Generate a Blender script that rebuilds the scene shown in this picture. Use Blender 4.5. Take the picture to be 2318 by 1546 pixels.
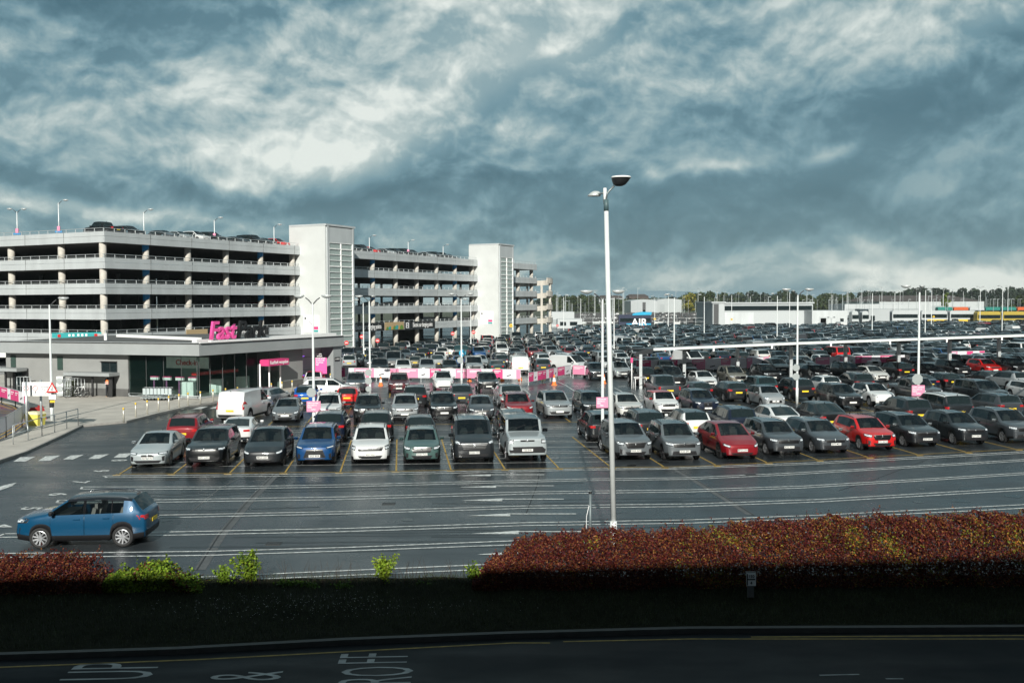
import bpy, bmesh, math, random
import numpy as np
from mathutils import Vector, Matrix
from mathutils.bvhtree import BVHTree
random.seed(11)
for o in list(bpy.data.objects): bpy.data.objects.remove(o)
SC = bpy.context.scene
COL = SC.collection
RAD = math.radians
# ------------------------------------------------------------ camera
CAMZ = 7.8; F = 2200.0
cd = bpy.data.cameras.new('camera'); cam = bpy.data.objects.new('camera', cd); COL.objects.link(cam)
cd.sensor_width = 36; cd.lens = F/2318*36; cd.clip_end = 9000; cd.clip_start = .1
PITCH = math.atan((773-683)/F)
CM = Matrix.Rotation(math.pi/2-PITCH, 4, 'X') @ Matrix.Rotation(-.004, 4, 'Z')
CM.translation = Vector((0, 0, CAMZ))
cam.matrix_world = CM
SC.camera = cam
SC.render.resolution_x = 1024; SC.render.resolution_y = 682
R3 = CM.to_3x3()
def ray(px, py): return R3 @ Vector(((px-1159)/F, -(py-773)/F, -1))
def G(px, py, z=0.0):            # where a pixel's ray meets height z
    d = ray(px, py); t = (z-CAMZ)/d.z
    return Vector((d.x*t, d.y*t, z))
def P(px, py, Y):                # point at depth Y
    d = ray(px, py); t = Y/d.y
    return Vector((d.x*t, Y, CAMZ+d.z*t))
# ------------------------------------------------------------ light
SUN_EL = 27.0; SUN_AZ = 2.0      # sun stands behind the camera, a touch to the left
sd = bpy.data.lights.new('sun', 'SUN'); sd.energy = 5.0; sd.angle = RAD(.5); sd.color = (.99, .97, .885)
sun = bpy.data.objects.new('sun', sd); COL.objects.link(sun)
tosun = Vector((-math.sin(RAD(SUN_AZ))*math.cos(RAD(SUN_EL)), -math.cos(RAD(SUN_AZ))*math.cos(RAD(SUN_EL)), math.sin(RAD(SUN_EL))))
sun.rotation_euler = tosun.to_track_quat('Z', 'Y').to_euler()
sun.location = (0, -30, 60)
W = bpy.data.worlds.new('World'); SC.world = W; W.use_nodes = True
SC.view_settings.view_transform = 'Standard'; SC.view_settings.look = 'None'
SC.view_settings.exposure = .28; SC.view_settings.gamma = 1
def world():
    nt = W.node_tree; N = nt.nodes; Lk = nt.links; N.clear()
    out = N.new('ShaderNodeOutputWorld'); bg = N.new('ShaderNodeBackground'); bg.inputs[1].default_value = 1
    Lk.new(bg.outputs[0], out.inputs[0])
    sky = N.new('ShaderNodeTexSky'); sky.sky_type = 'NISHITA'; sky.sun_disc = False
    sky.sun_elevation = RAD(SUN_EL); sky.sun_rotation = RAD(180+SUN_AZ)
    def math_(op, a, b=None, c=None, clamp=False):
        n = N.new('ShaderNodeMath'); n.operation = op; n.use_clamp = clamp
        for i, v in enumerate((a, b, c)):
            if v is None: continue
            if isinstance(v, (int, float)): n.inputs[i].default_value = v
            else: Lk.new(v, n.inputs[i])
        return n.outputs[0]
    def ramp(v, pts, smooth=True):
        n = N.new('ShaderNodeValToRGB'); n.color_ramp.interpolation = 'EASE' if smooth else 'LINEAR'
        e = n.color_ramp.elements
        while len(e) < len(pts): e.new(.5)
        for k, (p, c) in zip(e, pts): k.position = p; k.color = (*c, 1) if len(c) == 3 else c
        Lk.new(v, n.inputs[0]); return n.outputs[0]
    def mix(f, a, b, typ='MIX'):
        n = N.new('ShaderNodeMix'); n.data_type = 'RGBA'; n.blend_type = typ
        if isinstance(f, (int, float)): n.inputs[0].default_value = f
        else: Lk.new(f, n.inputs[0])
        for i, v in ((6, a), (7, b)):
            if isinstance(v, tuple): n.inputs[i].default_value = (*v, 1)
            else: Lk.new(v, n.inputs[i])
        return n.outputs[2]
    geo = N.new('ShaderNodeTexCoord'); sep = N.new('ShaderNodeSeparateXYZ'); Lk.new(geo.outputs['Generated'], sep.inputs[0])
    X, Y, Z = sep.outputs
    # azimuth (0 ahead, right positive) and elevation, in radians
    az = math_('ARCTAN2', X, Y); el = math_('ARCSINE', Z)
    # layered cloud plane coordinates: dir / (z + k)
    zz = math_('ADD', math_('MAXIMUM', Z, 0.0), .13)
    cx = math_('DIVIDE', X, zz); cy = math_('DIVIDE', Y, zz)
    comb = N.new('ShaderNodeCombineXYZ'); Lk.new(math_('MULTIPLY', cx, 1.0), comb.inputs[0]); Lk.new(math_('MULTIPLY', cy, 1.0), comb.inputs[1])
    def noise(vec, scale, detail, rough=.55, dist=0, off=(0, 0, 0), sc=(1, 1, 1)):
        m = N.new('ShaderNodeMapping'); m.inputs['Location'].default_value = off; m.inputs['Scale'].default_value = sc
        Lk.new(vec, m.inputs[0])
        n = N.new('ShaderNodeTexNoise'); n.inputs['Scale'].default_value = scale; n.inputs['Detail'].default_value = detail
        n.inputs['Roughness'].default_value = rough; n.inputs['Distortion'].default_value = dist
        Lk.new(m.outputs[0], n.inputs[0]); return n.outputs[0]
    v = comb.outputs[0]
    # angular coordinates for cumulus-like billows
    ang = N.new('ShaderNodeCombineXYZ'); Lk.new(az, ang.inputs[0]); Lk.new(math_('MULTIPLY', el, 1.25), ang.inputs[1])
    a = ang.outputs[0]
    # warped angular coordinates give the billows their curl
    w1 = N.new('ShaderNodeTexNoise'); w1.inputs['Scale'].default_value = 7; w1.inputs['Detail'].default_value = 3; Lk.new(a, w1.inputs[0])
    wv = N.new('ShaderNodeVectorMath'); wv.operation = 'MULTIPLY_ADD'; Lk.new(w1.outputs['Color'], wv.inputs[0]); wv.inputs[1].default_value = (.07, .07, 0); Lk.new(a, wv.inputs[2]); aw = wv.outputs[0]
    D1 = dict(scale=4.6, detail=12, rough=.495); D2 = dict(scale=14.0, detail=8, rough=.56)
    n1 = noise(aw, off=(3.3, 1.7, 0), **D1); n2 = noise(aw, off=(7.3, 4.1, 2), **D2)
    up1 = noise(aw, off=(3.3-.006, 1.7+.020, 0), **D1); up2 = noise(aw, off=(7.3-.003, 4.1+.010, 2), **D2)
    n4 = noise(a, 2.2, 4, .5, .0, (9.3, 2.2, 5)); n6 = noise(a, 3.2, 5, .5, .0, (2.3, 6.2, 8), (.55, 2.2, 1))
    blobs = SKYBLOBS
    tot = math_('ADD', math_('MULTIPLY', n1, 1.05), math_('MULTIPLY', n2, .30)); tot = math_('ADD', tot, math_('MULTIPLY', n6, .55)); tot = math_('SUBTRACT', tot, .42)
    rim = math_('ADD', math_('MULTIPLY', math_('SUBTRACT', n1, up1), 3.6), math_('MULTIPLY', math_('SUBTRACT', n2, up2), 1.6))
    tot = math_('ADD', tot, math_('MINIMUM', math_('MAXIMUM', rim, -.20), .34))
    qd = math_('ADD', math_('POWER', math_('DIVIDE', math_('SUBTRACT', az, RAD(19)), RAD(17)), 2), math_('POWER', math_('DIVIDE', math_('SUBTRACT', el, RAD(6)), RAD(5)), 2))
    damp = math_('MULTIPLY', math_('EXPONENT', math_('MULTIPLY', qd, -1)), -.42)       # smooth rain-laden bank low on the right
    tot = math_('ADD', tot, math_('MULTIPLY', math_('SUBTRACT', tot, .40), damp))
    waz = math_('ADD', az, math_('MULTIPLY', math_('SUBTRACT', n4, .5), .30))
    wel = math_('ADD', el, math_('MULTIPLY', math_('SUBTRACT', n1, .5), .16))
    for (ba, be, sa, se, wgt, tilt) in blobs:
        da = math_('SUBTRACT', waz, RAD(ba)); de = math_('SUBTRACT', wel, RAD(be))
        de = math_('SUBTRACT', de, math_('MULTIPLY', da, tilt))
        q = math_('ADD', math_('POWER', math_('DIVIDE', da, RAD(sa)), 2), math_('POWER', math_('DIVIDE', de, RAD(se)), 2))
        g = math_('EXPONENT', math_('MULTIPLY', q, -1))
        tot = math_('ADD', tot, math_('MULTIPLY', g, wgt))
    tot = math_('MULTIPLY_ADD', tot, .88, .065)
    col = ramp(tot, [(.0, (.055, .125, .158)), (.25, (.085, .172, .210)), (.42, (.138, .245, .285)), (.58, (.235, .335, .355)), (.76, (.40, .475, .465)), (1.0, (.66, .70, .655))], False)
    ns = N.new('ShaderNodeVectorMath'); ns.operation = 'SCALE'; ns.inputs['Scale'].default_value = .09
    Lk.new(sky.outputs[0], ns.inputs[0])
    col = mix(.94, ns.outputs[0], col)
    # behind the camera the cover is plain grey cloud, below the horizon dull ground light
    back = math_('MULTIPLY_ADD', Y, 4.0, 1.0, clamp=True)
    col = mix(back, (.07, .09, .11), col)
    dn = math_('MULTIPLY_ADD', Z, 60.0, 1.0, clamp=True)
    col = mix(dn, (.06, .07, .07), col)
    Lk.new(col, bg.inputs[0])
SKYBLOBS = [(-27, 16.5, 8, 2.8, -.40, 0), (-12, 17.6, 6, 1.3, -.28, 0), (-12, 5.9, 24, .95, -.34, .02), (-24, 4.3, 13, .6, .42, -.03), (-20, 11, 8, 2.6, .24, .15), (-12, 9.0, 8, 1.8, .24, .2), (-4, 10.5, 8, 2.4, .26, .05),
            (3, 15, 9, 3.2, .26, .1), (-2, 13.6, 3.4, .9, .26, .1), (25, 10.5, 11, 3.0, -.36, .05), (14, 4.4, 22, 2.0, -.30, .02), (30, 15.5, 5, 2.0, .42, .35), (13, 16, 5, 1.8, -.16, 0),
            (12.3, 7.6, 2.4, .55, .50, .06), (19.5, 8.0, 1.8, .6, .45, .15), (-.5, 6.9, 2.6, .55, .42, .05), (8.7, 7.2, .8, .5, .36, 0), (23, 1.3, 9, 1.1, .62, .02), (20, 3.0, 3, .6, .3, 0), (0, 2, 9, 1.5, -.10, 0)]
world()
# ------------------------------------------------------------ materials
def rgbn(n, i, c): n.inputs[i].default_value = (*c, 1)
MATS = {}
def mat(name, col, rough=.6, metal=0, coat=0, var=0, vscale=3, bump=0, bscale=40, spec=.5, emis=None, rvar=0, stretch=None):
    if name in MATS: return MATS[name]
    m = bpy.data.materials.new(name); m.use_nodes = True; nt = m.node_tree; b = nt.nodes['Principled BSDF']
    rgbn(b, 'Base Color', col); b.inputs['Roughness'].default_value = rough; b.inputs['Metallic'].default_value = metal
    b.inputs['Coat Weight'].default_value = coat; b.inputs['Coat Roughness'].default_value = .04; b.inputs['Specular IOR Level'].default_value = spec
    if emis: rgbn(b, 'Emission Color', emis[0]); b.inputs['Emission Strength'].default_value = emis[1]
    tc = nt.nodes.new('ShaderNodeTexCoord'); mp = nt.nodes.new('ShaderNodeMapping'); nt.links.new(tc.outputs['Object'], mp.inputs[0])
    if stretch: mp.inputs['Scale'].default_value = stretch
    if var or rvar:
        n = nt.nodes.new('ShaderNodeTexNoise'); n.inputs['Scale'].default_value = vscale; n.inputs['Detail'].default_value = 6
        nt.links.new(mp.outputs[0], n.inputs[0])
        if var:
            r = nt.nodes.new('ShaderNodeMapRange'); r.inputs['From Min'].default_value = .3; r.inputs['From Max'].default_value = .7
            r.inputs['To Min'].default_value = 1-var; r.inputs['To Max'].default_value = 1+var*.6
            nt.links.new(n.outputs[0], r.inputs[0])
            v = nt.nodes.new('ShaderNodeVectorMath'); v.operation = 'SCALE'; v.inputs[0].default_value = col
            nt.links.new(r.outputs[0], v.inputs['Scale']); nt.links.new(v.outputs[0], b.inputs['Base Color'])
        if rvar:
            r = nt.nodes.new('ShaderNodeMapRange'); r.inputs['From Min'].default_value = .35; r.inputs['From Max'].default_value = .65
            r.inputs['To Min'].default_value = rough-rvar; r.inputs['To Max'].default_value = rough+rvar
            nt.links.new(n.outputs[0], r.inputs[0]); nt.links.new(r.outputs[0], b.inputs['Roughness'])
    if bump:
        n = nt.nodes.new('ShaderNodeTexNoise'); n.inputs['Scale'].default_value = bscale; n.inputs['Detail'].default_value = 4
        nt.links.new(mp.outputs[0], n.inputs[0]); u = nt.nodes.new('ShaderNodeBump'); u.inputs['Strength'].default_value = bump
        u.inputs['Distance'].default_value = .02
        nt.links.new(n.outputs[0], u.inputs['Height']); nt.links.new(u.outputs[0], b.inputs['Normal'])
    MATS[name] = m; return m
def paint_mat():                 # car paint, coloured by the object's own colour
    m = bpy.data.materials.new('car_paint'); m.use_nodes = True; nt = m.node_tree; b = nt.nodes['Principled BSDF']
    oi = nt.nodes.new('ShaderNodeObjectInfo'); nt.links.new(oi.outputs['Color'], b.inputs['Base Color'])
    b.inputs['Metallic'].default_value = .12; b.inputs['Specular IOR Level'].default_value = .25; b.inputs['Coat Weight'].default_value = 1; b.inputs['Coat Roughness'].default_value = .03
    tc = nt.nodes.new('ShaderNodeTexCoord'); n = nt.nodes.new('ShaderNodeTexNoise'); n.inputs['Scale'].default_value = 60
    nt.links.new(tc.outputs['Object'], n.inputs[0])
    r = nt.nodes.new('ShaderNodeMapRange'); r.inputs['To Min'].default_value = .26; r.inputs['To Max'].default_value = .5
    nt.links.new(n.outputs[0], r.inputs[0]); nt.links.new(r.outputs[0], b.inputs['Roughness'])
    u = nt.nodes.new('ShaderNodeBump'); u.inputs['Strength'].default_value = .08; u.inputs['Distance'].default_value = .004
    v = nt.nodes.new('ShaderNodeTexVoronoi'); v.inputs['Scale'].default_value = 45; nt.links.new(tc.outputs['Object'], v.inputs[0])
    nt.links.new(v.outputs[0], u.inputs['Height']); nt.links.new(u.outputs[0], b.inputs['Coat Normal'])
    MATS['paint'] = m; return m
paint_mat()
def glass_mat(name, tint, transp=.5, rough=.02, col=(.012, .02, .022), ior=1.45):
    m = bpy.data.materials.new(name); m.use_nodes = True; nt = m.node_tree; b = nt.nodes['Principled BSDF']
    rgbn(b, 'Base Color', col); b.inputs['Roughness'].default_value = rough; b.inputs['Specular IOR Level'].default_value = .55
    out = nt.nodes['Material Output']; t = nt.nodes.new('ShaderNodeBsdfTransparent'); rgbn(t, 0, tint)
    mx = nt.nodes.new('ShaderNodeMixShader'); b.inputs['IOR'].default_value = ior
    ge = nt.nodes.new('ShaderNodeNewGeometry'); dt = nt.nodes.new('ShaderNodeVectorMath'); dt.operation = 'DOT_PRODUCT'; nt.links.new(ge.outputs['Normal'], dt.inputs[0]); nt.links.new(ge.outputs['Incoming'], dt.inputs[1])
    def mt(op, x, y, z=None):
        n = nt.nodes.new('ShaderNodeMath'); n.operation = op; n.use_clamp = True
        for k, v in enumerate((x, y, z)):
            if v is None: continue
            if isinstance(v, float): n.inputs[k].default_value = v
            else: nt.links.new(v, n.inputs[k])
        return n.outputs[0]
    f0 = ((ior-1)/(ior+1))**2; ab = mt('ABSOLUTE', dt.outputs['Value'], None); sch = mt('MULTIPLY_ADD', mt('POWER', mt('SUBTRACT', 1.0, ab), 5.0), 1-f0, f0)
    nt.links.new(mt('MULTIPLY', mt('SUBTRACT', 1.0, sch), transp), mx.inputs[0])
    nt.links.new(b.outputs[0], mx.inputs[1]); nt.links.new(t.outputs[0], mx.inputs[2]); nt.links.new(mx.outputs[0], out.inputs[0])
    MATS[name] = m; return m
glass_mat('glass', (.50, .58, .58), .42, col=(.006, .010, .013))
glass_mat('clear_glass', (.80, .86, .85), .78, col=(.01, .015, .018))
glass_mat('dark_glass', (.3, .3, .3), .10)
glass_mat('shop_glass', (.90, .97, .95), .97, .01, (.012, .035, .032), 1.8)
glass_mat('tower_glass', (.85, .93, .92), .45, .15, (.50, .58, .56))
mat('black_plastic', (.014, .014, .016), .5, spec=.3)
mat('gloss_black', (.006, .006, .007), .08, coat=.5)
mat('under', (.008, .008, .009), .9)
mat('tyre', (.014, .014, .015), .75)
mat('rim', (.36, .37, .39), .35, .6)
mat('rim_dark', (.05, .05, .055), .3, .7)
mat('chrome', (.7, .72, .74), .14, 1)
mat('trim', (.38, .39, .40), .3, .8)
mat('lamp_clear', (.74, .78, .82), .15, .25, 1)
mat('lamp_dark', (.03, .033, .037), .12, .2, 1)
mat('lamp_red', (.42, .012, .014), .2, 0, 1)
mat('grille', (.006, .006, .007), .30, .1)
mat('plate_white', (.68, .68, .66), .5)
mat('plate_yellow', (.80, .56, .03), .4)
mat('ink', (.01, .01, .012), .5)
mat('seat_dark', (.03, .032, .034), .8)
mat('seat_light', (.22, .21, .20), .8)
mat('white_paint', (.78, .79, .78), .5, var=.12, vscale=2)
mat('galv', (.50, .53, .54), .42, .55, var=.12, vscale=4)
mat('pole_white', (.70, .73, .73), .45, .15, var=.10, vscale=3)
mat('panel_grey', (.50, .53, .54), .5, .15, var=.12, vscale=.6, bump=.1, bscale=1.2, stretch=(1, 1, .25))
mat('tower_panel', (.66, .68, .67), .4, .2, var=.06, vscale=.5)
mat('concrete', (.50, .47, .42), .8, var=.14, vscale=2.5)
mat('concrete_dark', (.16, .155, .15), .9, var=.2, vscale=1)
mat('blue_paint', (.01, .22, .50), .5)
mat('cement_wall', (.25, .255, .25), .7, var=.12, vscale=.6, bump=.1, bscale=8)
mat('fascia', (.32, .34, .345), .55, .1, var=.08, vscale=.7)
mat('pink', (.62, .05, .19), .5)
mat('pink_bright', (.80, .09, .34), .5)
mat('pink_pale', (.70, .24, .38), .55)
mat('banner_white', (.72, .70, .74), .6)
mat('white', (.80, .80, .80), .5)
mat('black', (.012, .012, .013), .45)
mat('dark_grey', (.05, .053, .056), .5)
mat('yellow', (.72, .47, .03), .5)
mat('orange', (.85, .20, .04), .6)
mat('red', (.55, .02, .02), .4)
mat('cyan', (.01, .33, .55), .4)
mat('skin', (.50, .32, .24), .6)
mat('hair', (.03, .02, .015), .8)
mat('teal', (.04, .32, .33), .5)
# ------------------------------------------------------------ mesh builder
class MB:
    def __init__(s): s.v = []; s.f = []; s.m = []; s.mats = []
    def mi(s, m):
        if m not in s.mats: s.mats.append(m)
        return s.mats.index(m)
    def add(s, vs, fs, m):
        o = len(s.v); s.v += [tuple(v) for v in vs]; k = s.mi(m)
        for f in fs: s.f.append(tuple(o+i for i in f)); s.m.append(k)
    def box(s, c, size, m, rz=0, rx=0, ry=0, taper=1):
        hx, hy, hz = (a/2 for a in size)
        M = Matrix.Rotation(rz, 3, 'Z') @ Matrix.Rotation(ry, 3, 'Y') @ Matrix.Rotation(rx, 3, 'X')
        vs = []
        for z in (-1, 1):
            t = taper if z > 0 else 1
            for (x, y) in ((-1, -1), (1, -1), (1, 1), (-1, 1)): vs.append(M @ Vector((x*hx*t, y*hy*t, z*hz))+Vector(c))
        s.add(vs, [(3, 2, 1, 0), (4, 5, 6, 7), (0, 1, 5, 4), (1, 2, 6, 5), (2, 3, 7, 6), (3, 0, 4, 7)], m); return s
    def beam(s, a, b, w, h, m, up=(0, 0, 1)):      # box from a to b, width w (horizontal), height h
        a = Vector(a); b = Vector(b); d = (b-a); L = d.length
        if L < 1e-6: return s
        d.normalize(); U = Vector(up)
        if abs(d.dot(U)) > .99: U = Vector((0, 1, 0))
        sx = d.cross(U).normalized(); U = sx.cross(d).normalized()
        vs = []
        for p in (a, b):
            for (i, j) in ((-1, -1), (1, -1), (1, 1), (-1, 1)): vs.append(p+sx*i*w/2+U*j*h/2)
        s.add(vs, [(0, 1, 2, 3), (7, 6, 5, 4), (1, 0, 4, 5), (2, 1, 5, 6), (3, 2, 6, 7), (0, 3, 7, 4)], m); return s
    def tube(s, pts, r, m, n=8, cap=True):
        pts = [Vector(p) for p in pts]; rs = r if isinstance(r, (list, tuple)) else [r]*len(pts); vs = []; ref = None
        for i, p in enumerate(pts):
            d = (pts[min(i+1, len(pts)-1)]-pts[max(i-1, 0)]).normalized()
            if ref is None: ref = Vector((0, 0, 1)) if abs(d.z) < .9 else Vector((1, 0, 0))
            a = d.cross(ref).normalized(); b = d.cross(a).normalized(); ref = b.cross(d) if False else ref
            for k in range(n):
                t = 2*math.pi*k/n; vs.append(p+(a*math.cos(t)+b*math.sin(t))*rs[i])
        fs = [(i*n+k, i*n+(k+1) % n, (i+1)*n+(k+1) % n, (i+1)*n+k) for i in range(len(pts)-1) for k in range(n)]
        if cap: fs += [tuple(range(n-1, -1, -1)), tuple((len(pts)-1)*n+k for k in range(n))]
        s.add(vs, fs, m); return s
    def prism(s, poly, z0, z1, m, mtop=None):
        n = len(poly); vs = [(p[0], p[1], z0) for p in poly]+[(p[0], p[1], z1) for p in poly]
        s.add(vs, [(i, (i+1) % n, n+(i+1) % n, n+i) for i in range(n)], m)
        o = len(s.v)-2*n
        s.f.append(tuple(o+i for i in range(n-1, -1, -1))); s.m.append(s.mi(m))
        s.f.append(tuple(o+n+i for i in range(n))); s.m.append(s.mi(mtop or m)); return s
    def quad(s, a, b, c, d, m): s.add([a, b, c, d], [(0, 1, 2, 3)], m); return s
    def lathe(s, c, prof, m, n=12, axis='Z'):
        vs = []
        for (r, z) in prof:
            for k in range(n):
                t = 2*math.pi*k/n; x, y = r*math.cos(t), r*math.sin(t)
                vs.append(Vector(c)+(Vector((x, y, z)) if axis == 'Z' else Vector((z, x, y)) if axis == 'X' else Vector((x, z, y))))
        L = len(prof)
        s.add(vs, [(i*n+k, i*n+(k+1) % n, (i+1)*n+(k+1) % n, (i+1)*n+k) for i in range(L-1) for k in range(n)]+[tuple(range(n-1, -1, -1)), tuple((L-1)*n+k for k in range(n))], m); return s
    def mesh(s, name, smooth=False):
        me = bpy.data.meshes.new(name); me.from_pydata(s.v, [], s.f)
        for m in s.mats: me.materials.append(MATS[m] if isinstance(m, str) else m)
        me.polygons.foreach_set('material_index', s.m)
        if smooth: me.polygons.foreach_set('use_smooth', [True]*len(s.f))
        me.update(); return me
    def build(s, name, parent=None, smooth=False, loc=None):
        return link(name, s.mesh(name, smooth), parent, loc)
def link(name, data, parent=None, loc=None, rz=0):
    o = bpy.data.objects.new(name, data); COL.objects.link(o); o.parent = parent
    if loc is not None: o.location = loc
    if rz: o.rotation_euler = (0, 0, rz)
    return o
def tag(o, label=None, cat=None, group=None, kind=None):
    if label: o['label'] = label
    if cat: o['category'] = cat
    if group: o['group'] = group
    if kind: o['kind'] = kind
    return o
def thing(name, label, cat, loc=(0, 0, 0), rz=0, group=None):
    o = bpy.data.objects.new(name, None); COL.objects.link(o); o.location = loc; o.rotation_euler = (0, 0, rz); o.empty_display_size = .2
    return tag(o, label, cat, group)
FONTCACHE = {}
def text_mesh(txt, size, m, extrude=.004, shear=0, bold=0, align='CENTER', line=1.0):
    cu = bpy.data.curves.new('text', 'FONT'); cu.body = txt; cu.size = size; cu.extrude = extrude; cu.shear = shear; cu.offset = bold
    cu.align_x = align; cu.align_y = 'CENTER'; cu.space_line = line; cu.resolution_u = 3
    ob = bpy.data.objects.new('text', cu); COL.objects.link(ob)
    dg = bpy.context.evaluated_depsgraph_get(); me = bpy.data.meshes.new_from_object(ob.evaluated_get(dg))
    bpy.data.objects.remove(ob); bpy.data.curves.remove(cu); me.materials.clear(); me.materials.append(MATS[m]); return me
def place_text(name, me, parent, origin, right, up, sx=1, sy=1):
    """origin/right/up in the parent's space"""
    r = Vector(right).normalized(); u = Vector(up).normalized(); n = r.cross(u)
    o = link(name, me, parent)
    M = Matrix(((r.x*sx, u.x*sy, n.x, origin[0]), (r.y*sx, u.y*sy, n.y, origin[1]), (r.z*sx, u.z*sy, n.z, origin[2]), (0, 0, 0, 1)))
    o.matrix_basis = M; return o
# ============================================================ cars
BODY = {
 # L W H fo wb R nose hood cowl(s,z) sr se (sb,zb) tailz belt0 belt1 roofw clad windows doors
 'suv':    dict(L=4.50, W=1.86, H=1.66, fo=.90, wb=2.67, R=.345, nose=.93, cowl=(1.20, 1.13), sr=1.92, se=4.05, sb=(4.39, 1.16), tail=1.08, belt=(1.05, 1.13), rw=.60, clad=1, win=[(1.50, 2.40), (2.47, 3.35), (3.43, 3.85)], door=[(1.40, 2.43), (2.45, 3.40)], gc=.23, sill=.30),
 'csuv':   dict(L=4.25, W=1.80, H=1.57, fo=.86, wb=2.60, R=.335, nose=.88, cowl=(1.10, 1.08), sr=1.80, se=3.74, sb=(4.12, 1.12), tail=1.00, belt=(1.01, 1.10), rw=.58, clad=1, win=[(1.40, 2.27), (2.34, 3.20), (3.27, 3.55)], door=[(1.30, 2.30), (2.32, 3.22)], gc=.2, sill=.27),
 'large':  dict(L=4.90, W=2.00, H=1.78, fo=.86, wb=2.92, R=.385, nose=.98, cowl=(1.24, 1.20), sr=1.92, se=4.45, sb=(4.76, 1.22), tail=1.12, belt=(1.12, 1.17), rw=.65, clad=0, win=[(1.50, 2.52), (2.59, 3.62), (3.69, 4.35)], door=[(1.42, 2.55), (2.57, 3.62)], gc=.25, sill=.34),
 'velar':  dict(L=4.80, W=1.94, H=1.66, fo=.88, wb=2.87, R=.375, nose=.93, cowl=(1.26, 1.15), sr=2.05, se=4.15, sb=(4.62, 1.16), tail=1.08, belt=(1.08, 1.16), rw=.61, clad=0, win=[(1.55, 2.55), (2.62, 3.60), (3.67, 4.05)], door=[(1.45, 2.58), (2.60, 3.62)], gc=.22, sill=.30),
 'hatch':  dict(L=4.15, W=1.77, H=1.46, fo=.84, wb=2.58, R=.315, nose=.75, cowl=(1.12, 1.01), sr=1.92, se=3.55, sb=(4.00, 1.02), tail=.94, belt=(.93, 1.01), rw=.56, clad=0, win=[(1.40, 2.30), (2.37, 3.20), (3.27, 3.50)], door=[(1.30, 2.33), (2.35, 3.25)], gc=.16, sill=.22),
 'saloon': dict(L=4.76, W=1.85, H=1.43, fo=.84, wb=2.85, R=.335, nose=.73, cowl=(1.38, .99), sr=2.22, se=3.35, sb=(4.28, 1.06), tail=1.00, belt=(.92, 1.00), rw=.56, clad=0, win=[(1.70, 2.62), (2.69, 3.60)], door=[(1.55, 2.65), (2.67, 3.60)], gc=.15, sill=.21),
 'fastback': dict(L=4.75, W=1.92, H=1.61, fo=.87, wb=2.89, R=.36, nose=.78, cowl=(1.10, 1.08), sr=2.02, se=3.45, sb=(4.45, 1.15), tail=1.05, belt=(1.02, 1.11), rw=.58, clad=1, win=[(1.45, 2.48), (2.55, 3.55), (3.60, 3.95)], door=[(1.35, 2.51), (2.53, 3.55)], gc=.18, sill=.25),
 'estate': dict(L=4.75, W=1.83, H=1.47, fo=.88, wb=2.78, R=.33, nose=.76, cowl=(1.30, 1.00), sr=2.10, se=4.25, sb=(4.58, 1.04), tail=.98, belt=(.92, 1.00), rw=.57, clad=0, win=[(1.60, 2.55), (2.62, 3.50), (3.57, 4.20)], door=[(1.50, 2.58), (2.60, 3.52)], gc=.16, sill=.22),
 'small':  dict(L=3.85, W=1.74, H=1.50, fo=.75, wb=2.50, R=.31, nose=.80, cowl=(1.02, 1.03), sr=1.50, se=3.30, sb=(3.72, 1.02), tail=.96, belt=(.94, .99), rw=.60, clad=1, win=[(1.25, 2.20), (2.27, 3.05), (3.10, 3.35)], door=[(1.15, 2.23), (2.25, 3.08)], gc=.16, sill=.22),
 'offroader': dict(L=4.70, W=1.99, H=1.95, fo=.86, wb=3.02, R=.40, nose=1.16, cowl=(1.48, 1.33), sr=1.80, se=4.60, sb=(4.66, 1.32), tail=1.22, belt=(1.26, 1.29), rw=.80, clad=1, win=[(1.70, 2.45), (2.52, 3.45), (3.60, 4.40)], door=[(1.48, 2.48), (2.50, 3.45)], gc=.3, sill=.42),
 'van':    dict(L=5.05, W=2.02, H=1.98, fo=.98, wb=3.10, R=.36, nose=.98, cowl=(.92, 1.22), sr=1.82, se=4.93, sb=(5.02, 1.30), tail=1.20, belt=(1.12, 1.22), rw=.76, clad=1, win=[(1.20, 2.15)], door=[(1.15, 2.20)], gc=.22, sill=.30),
 'mpv':    dict(L=5.05, W=2.02, H=1.98, fo=.98, wb=3.10, R=.36, nose=1.05, cowl=(.98, 1.32), sr=1.82, se=4.80, sb=(4.98, 1.28), tail=1.18, belt=(1.18, 1.26), rw=.72, clad=1, win=[(1.20, 2.15), (2.25, 3.55), (3.65, 4.70)], door=[(1.15, 2.20), (2.22, 3.55)], gc=.22, sill=.30),
 'pickup': dict(L=5.30, W=1.90, H=1.80, fo=.95, wb=3.25, R=.39, nose=1.00, cowl=(1.40, 1.20), sr=1.98, se=3.30, sb=(3.62, 1.16), tail=1.13, belt=(1.10, 1.15), rw=.66, clad=1, win=[(1.65, 2.45), (2.52, 3.35)], door=[(1.55, 2.48), (2.50, 3.50)], gc=.28, sill=.38),
 'crossover': dict(L=4.11, W=1.78, H=1.58, fo=.83, wb=2.55, R=.335, nose=.93, cowl=(1.02, 1.11), sr=1.66, se=3.66, sb=(4.01, 1.14), tail=1.06, belt=(1.03, 1.10), rw=.60, clad=1, win=[(1.26, 2.16), (2.24, 3.02), (3.06, 3.40)], door=[(1.16, 2.19), (2.21, 3.10)], gc=.21, sill=.30),
}
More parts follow.
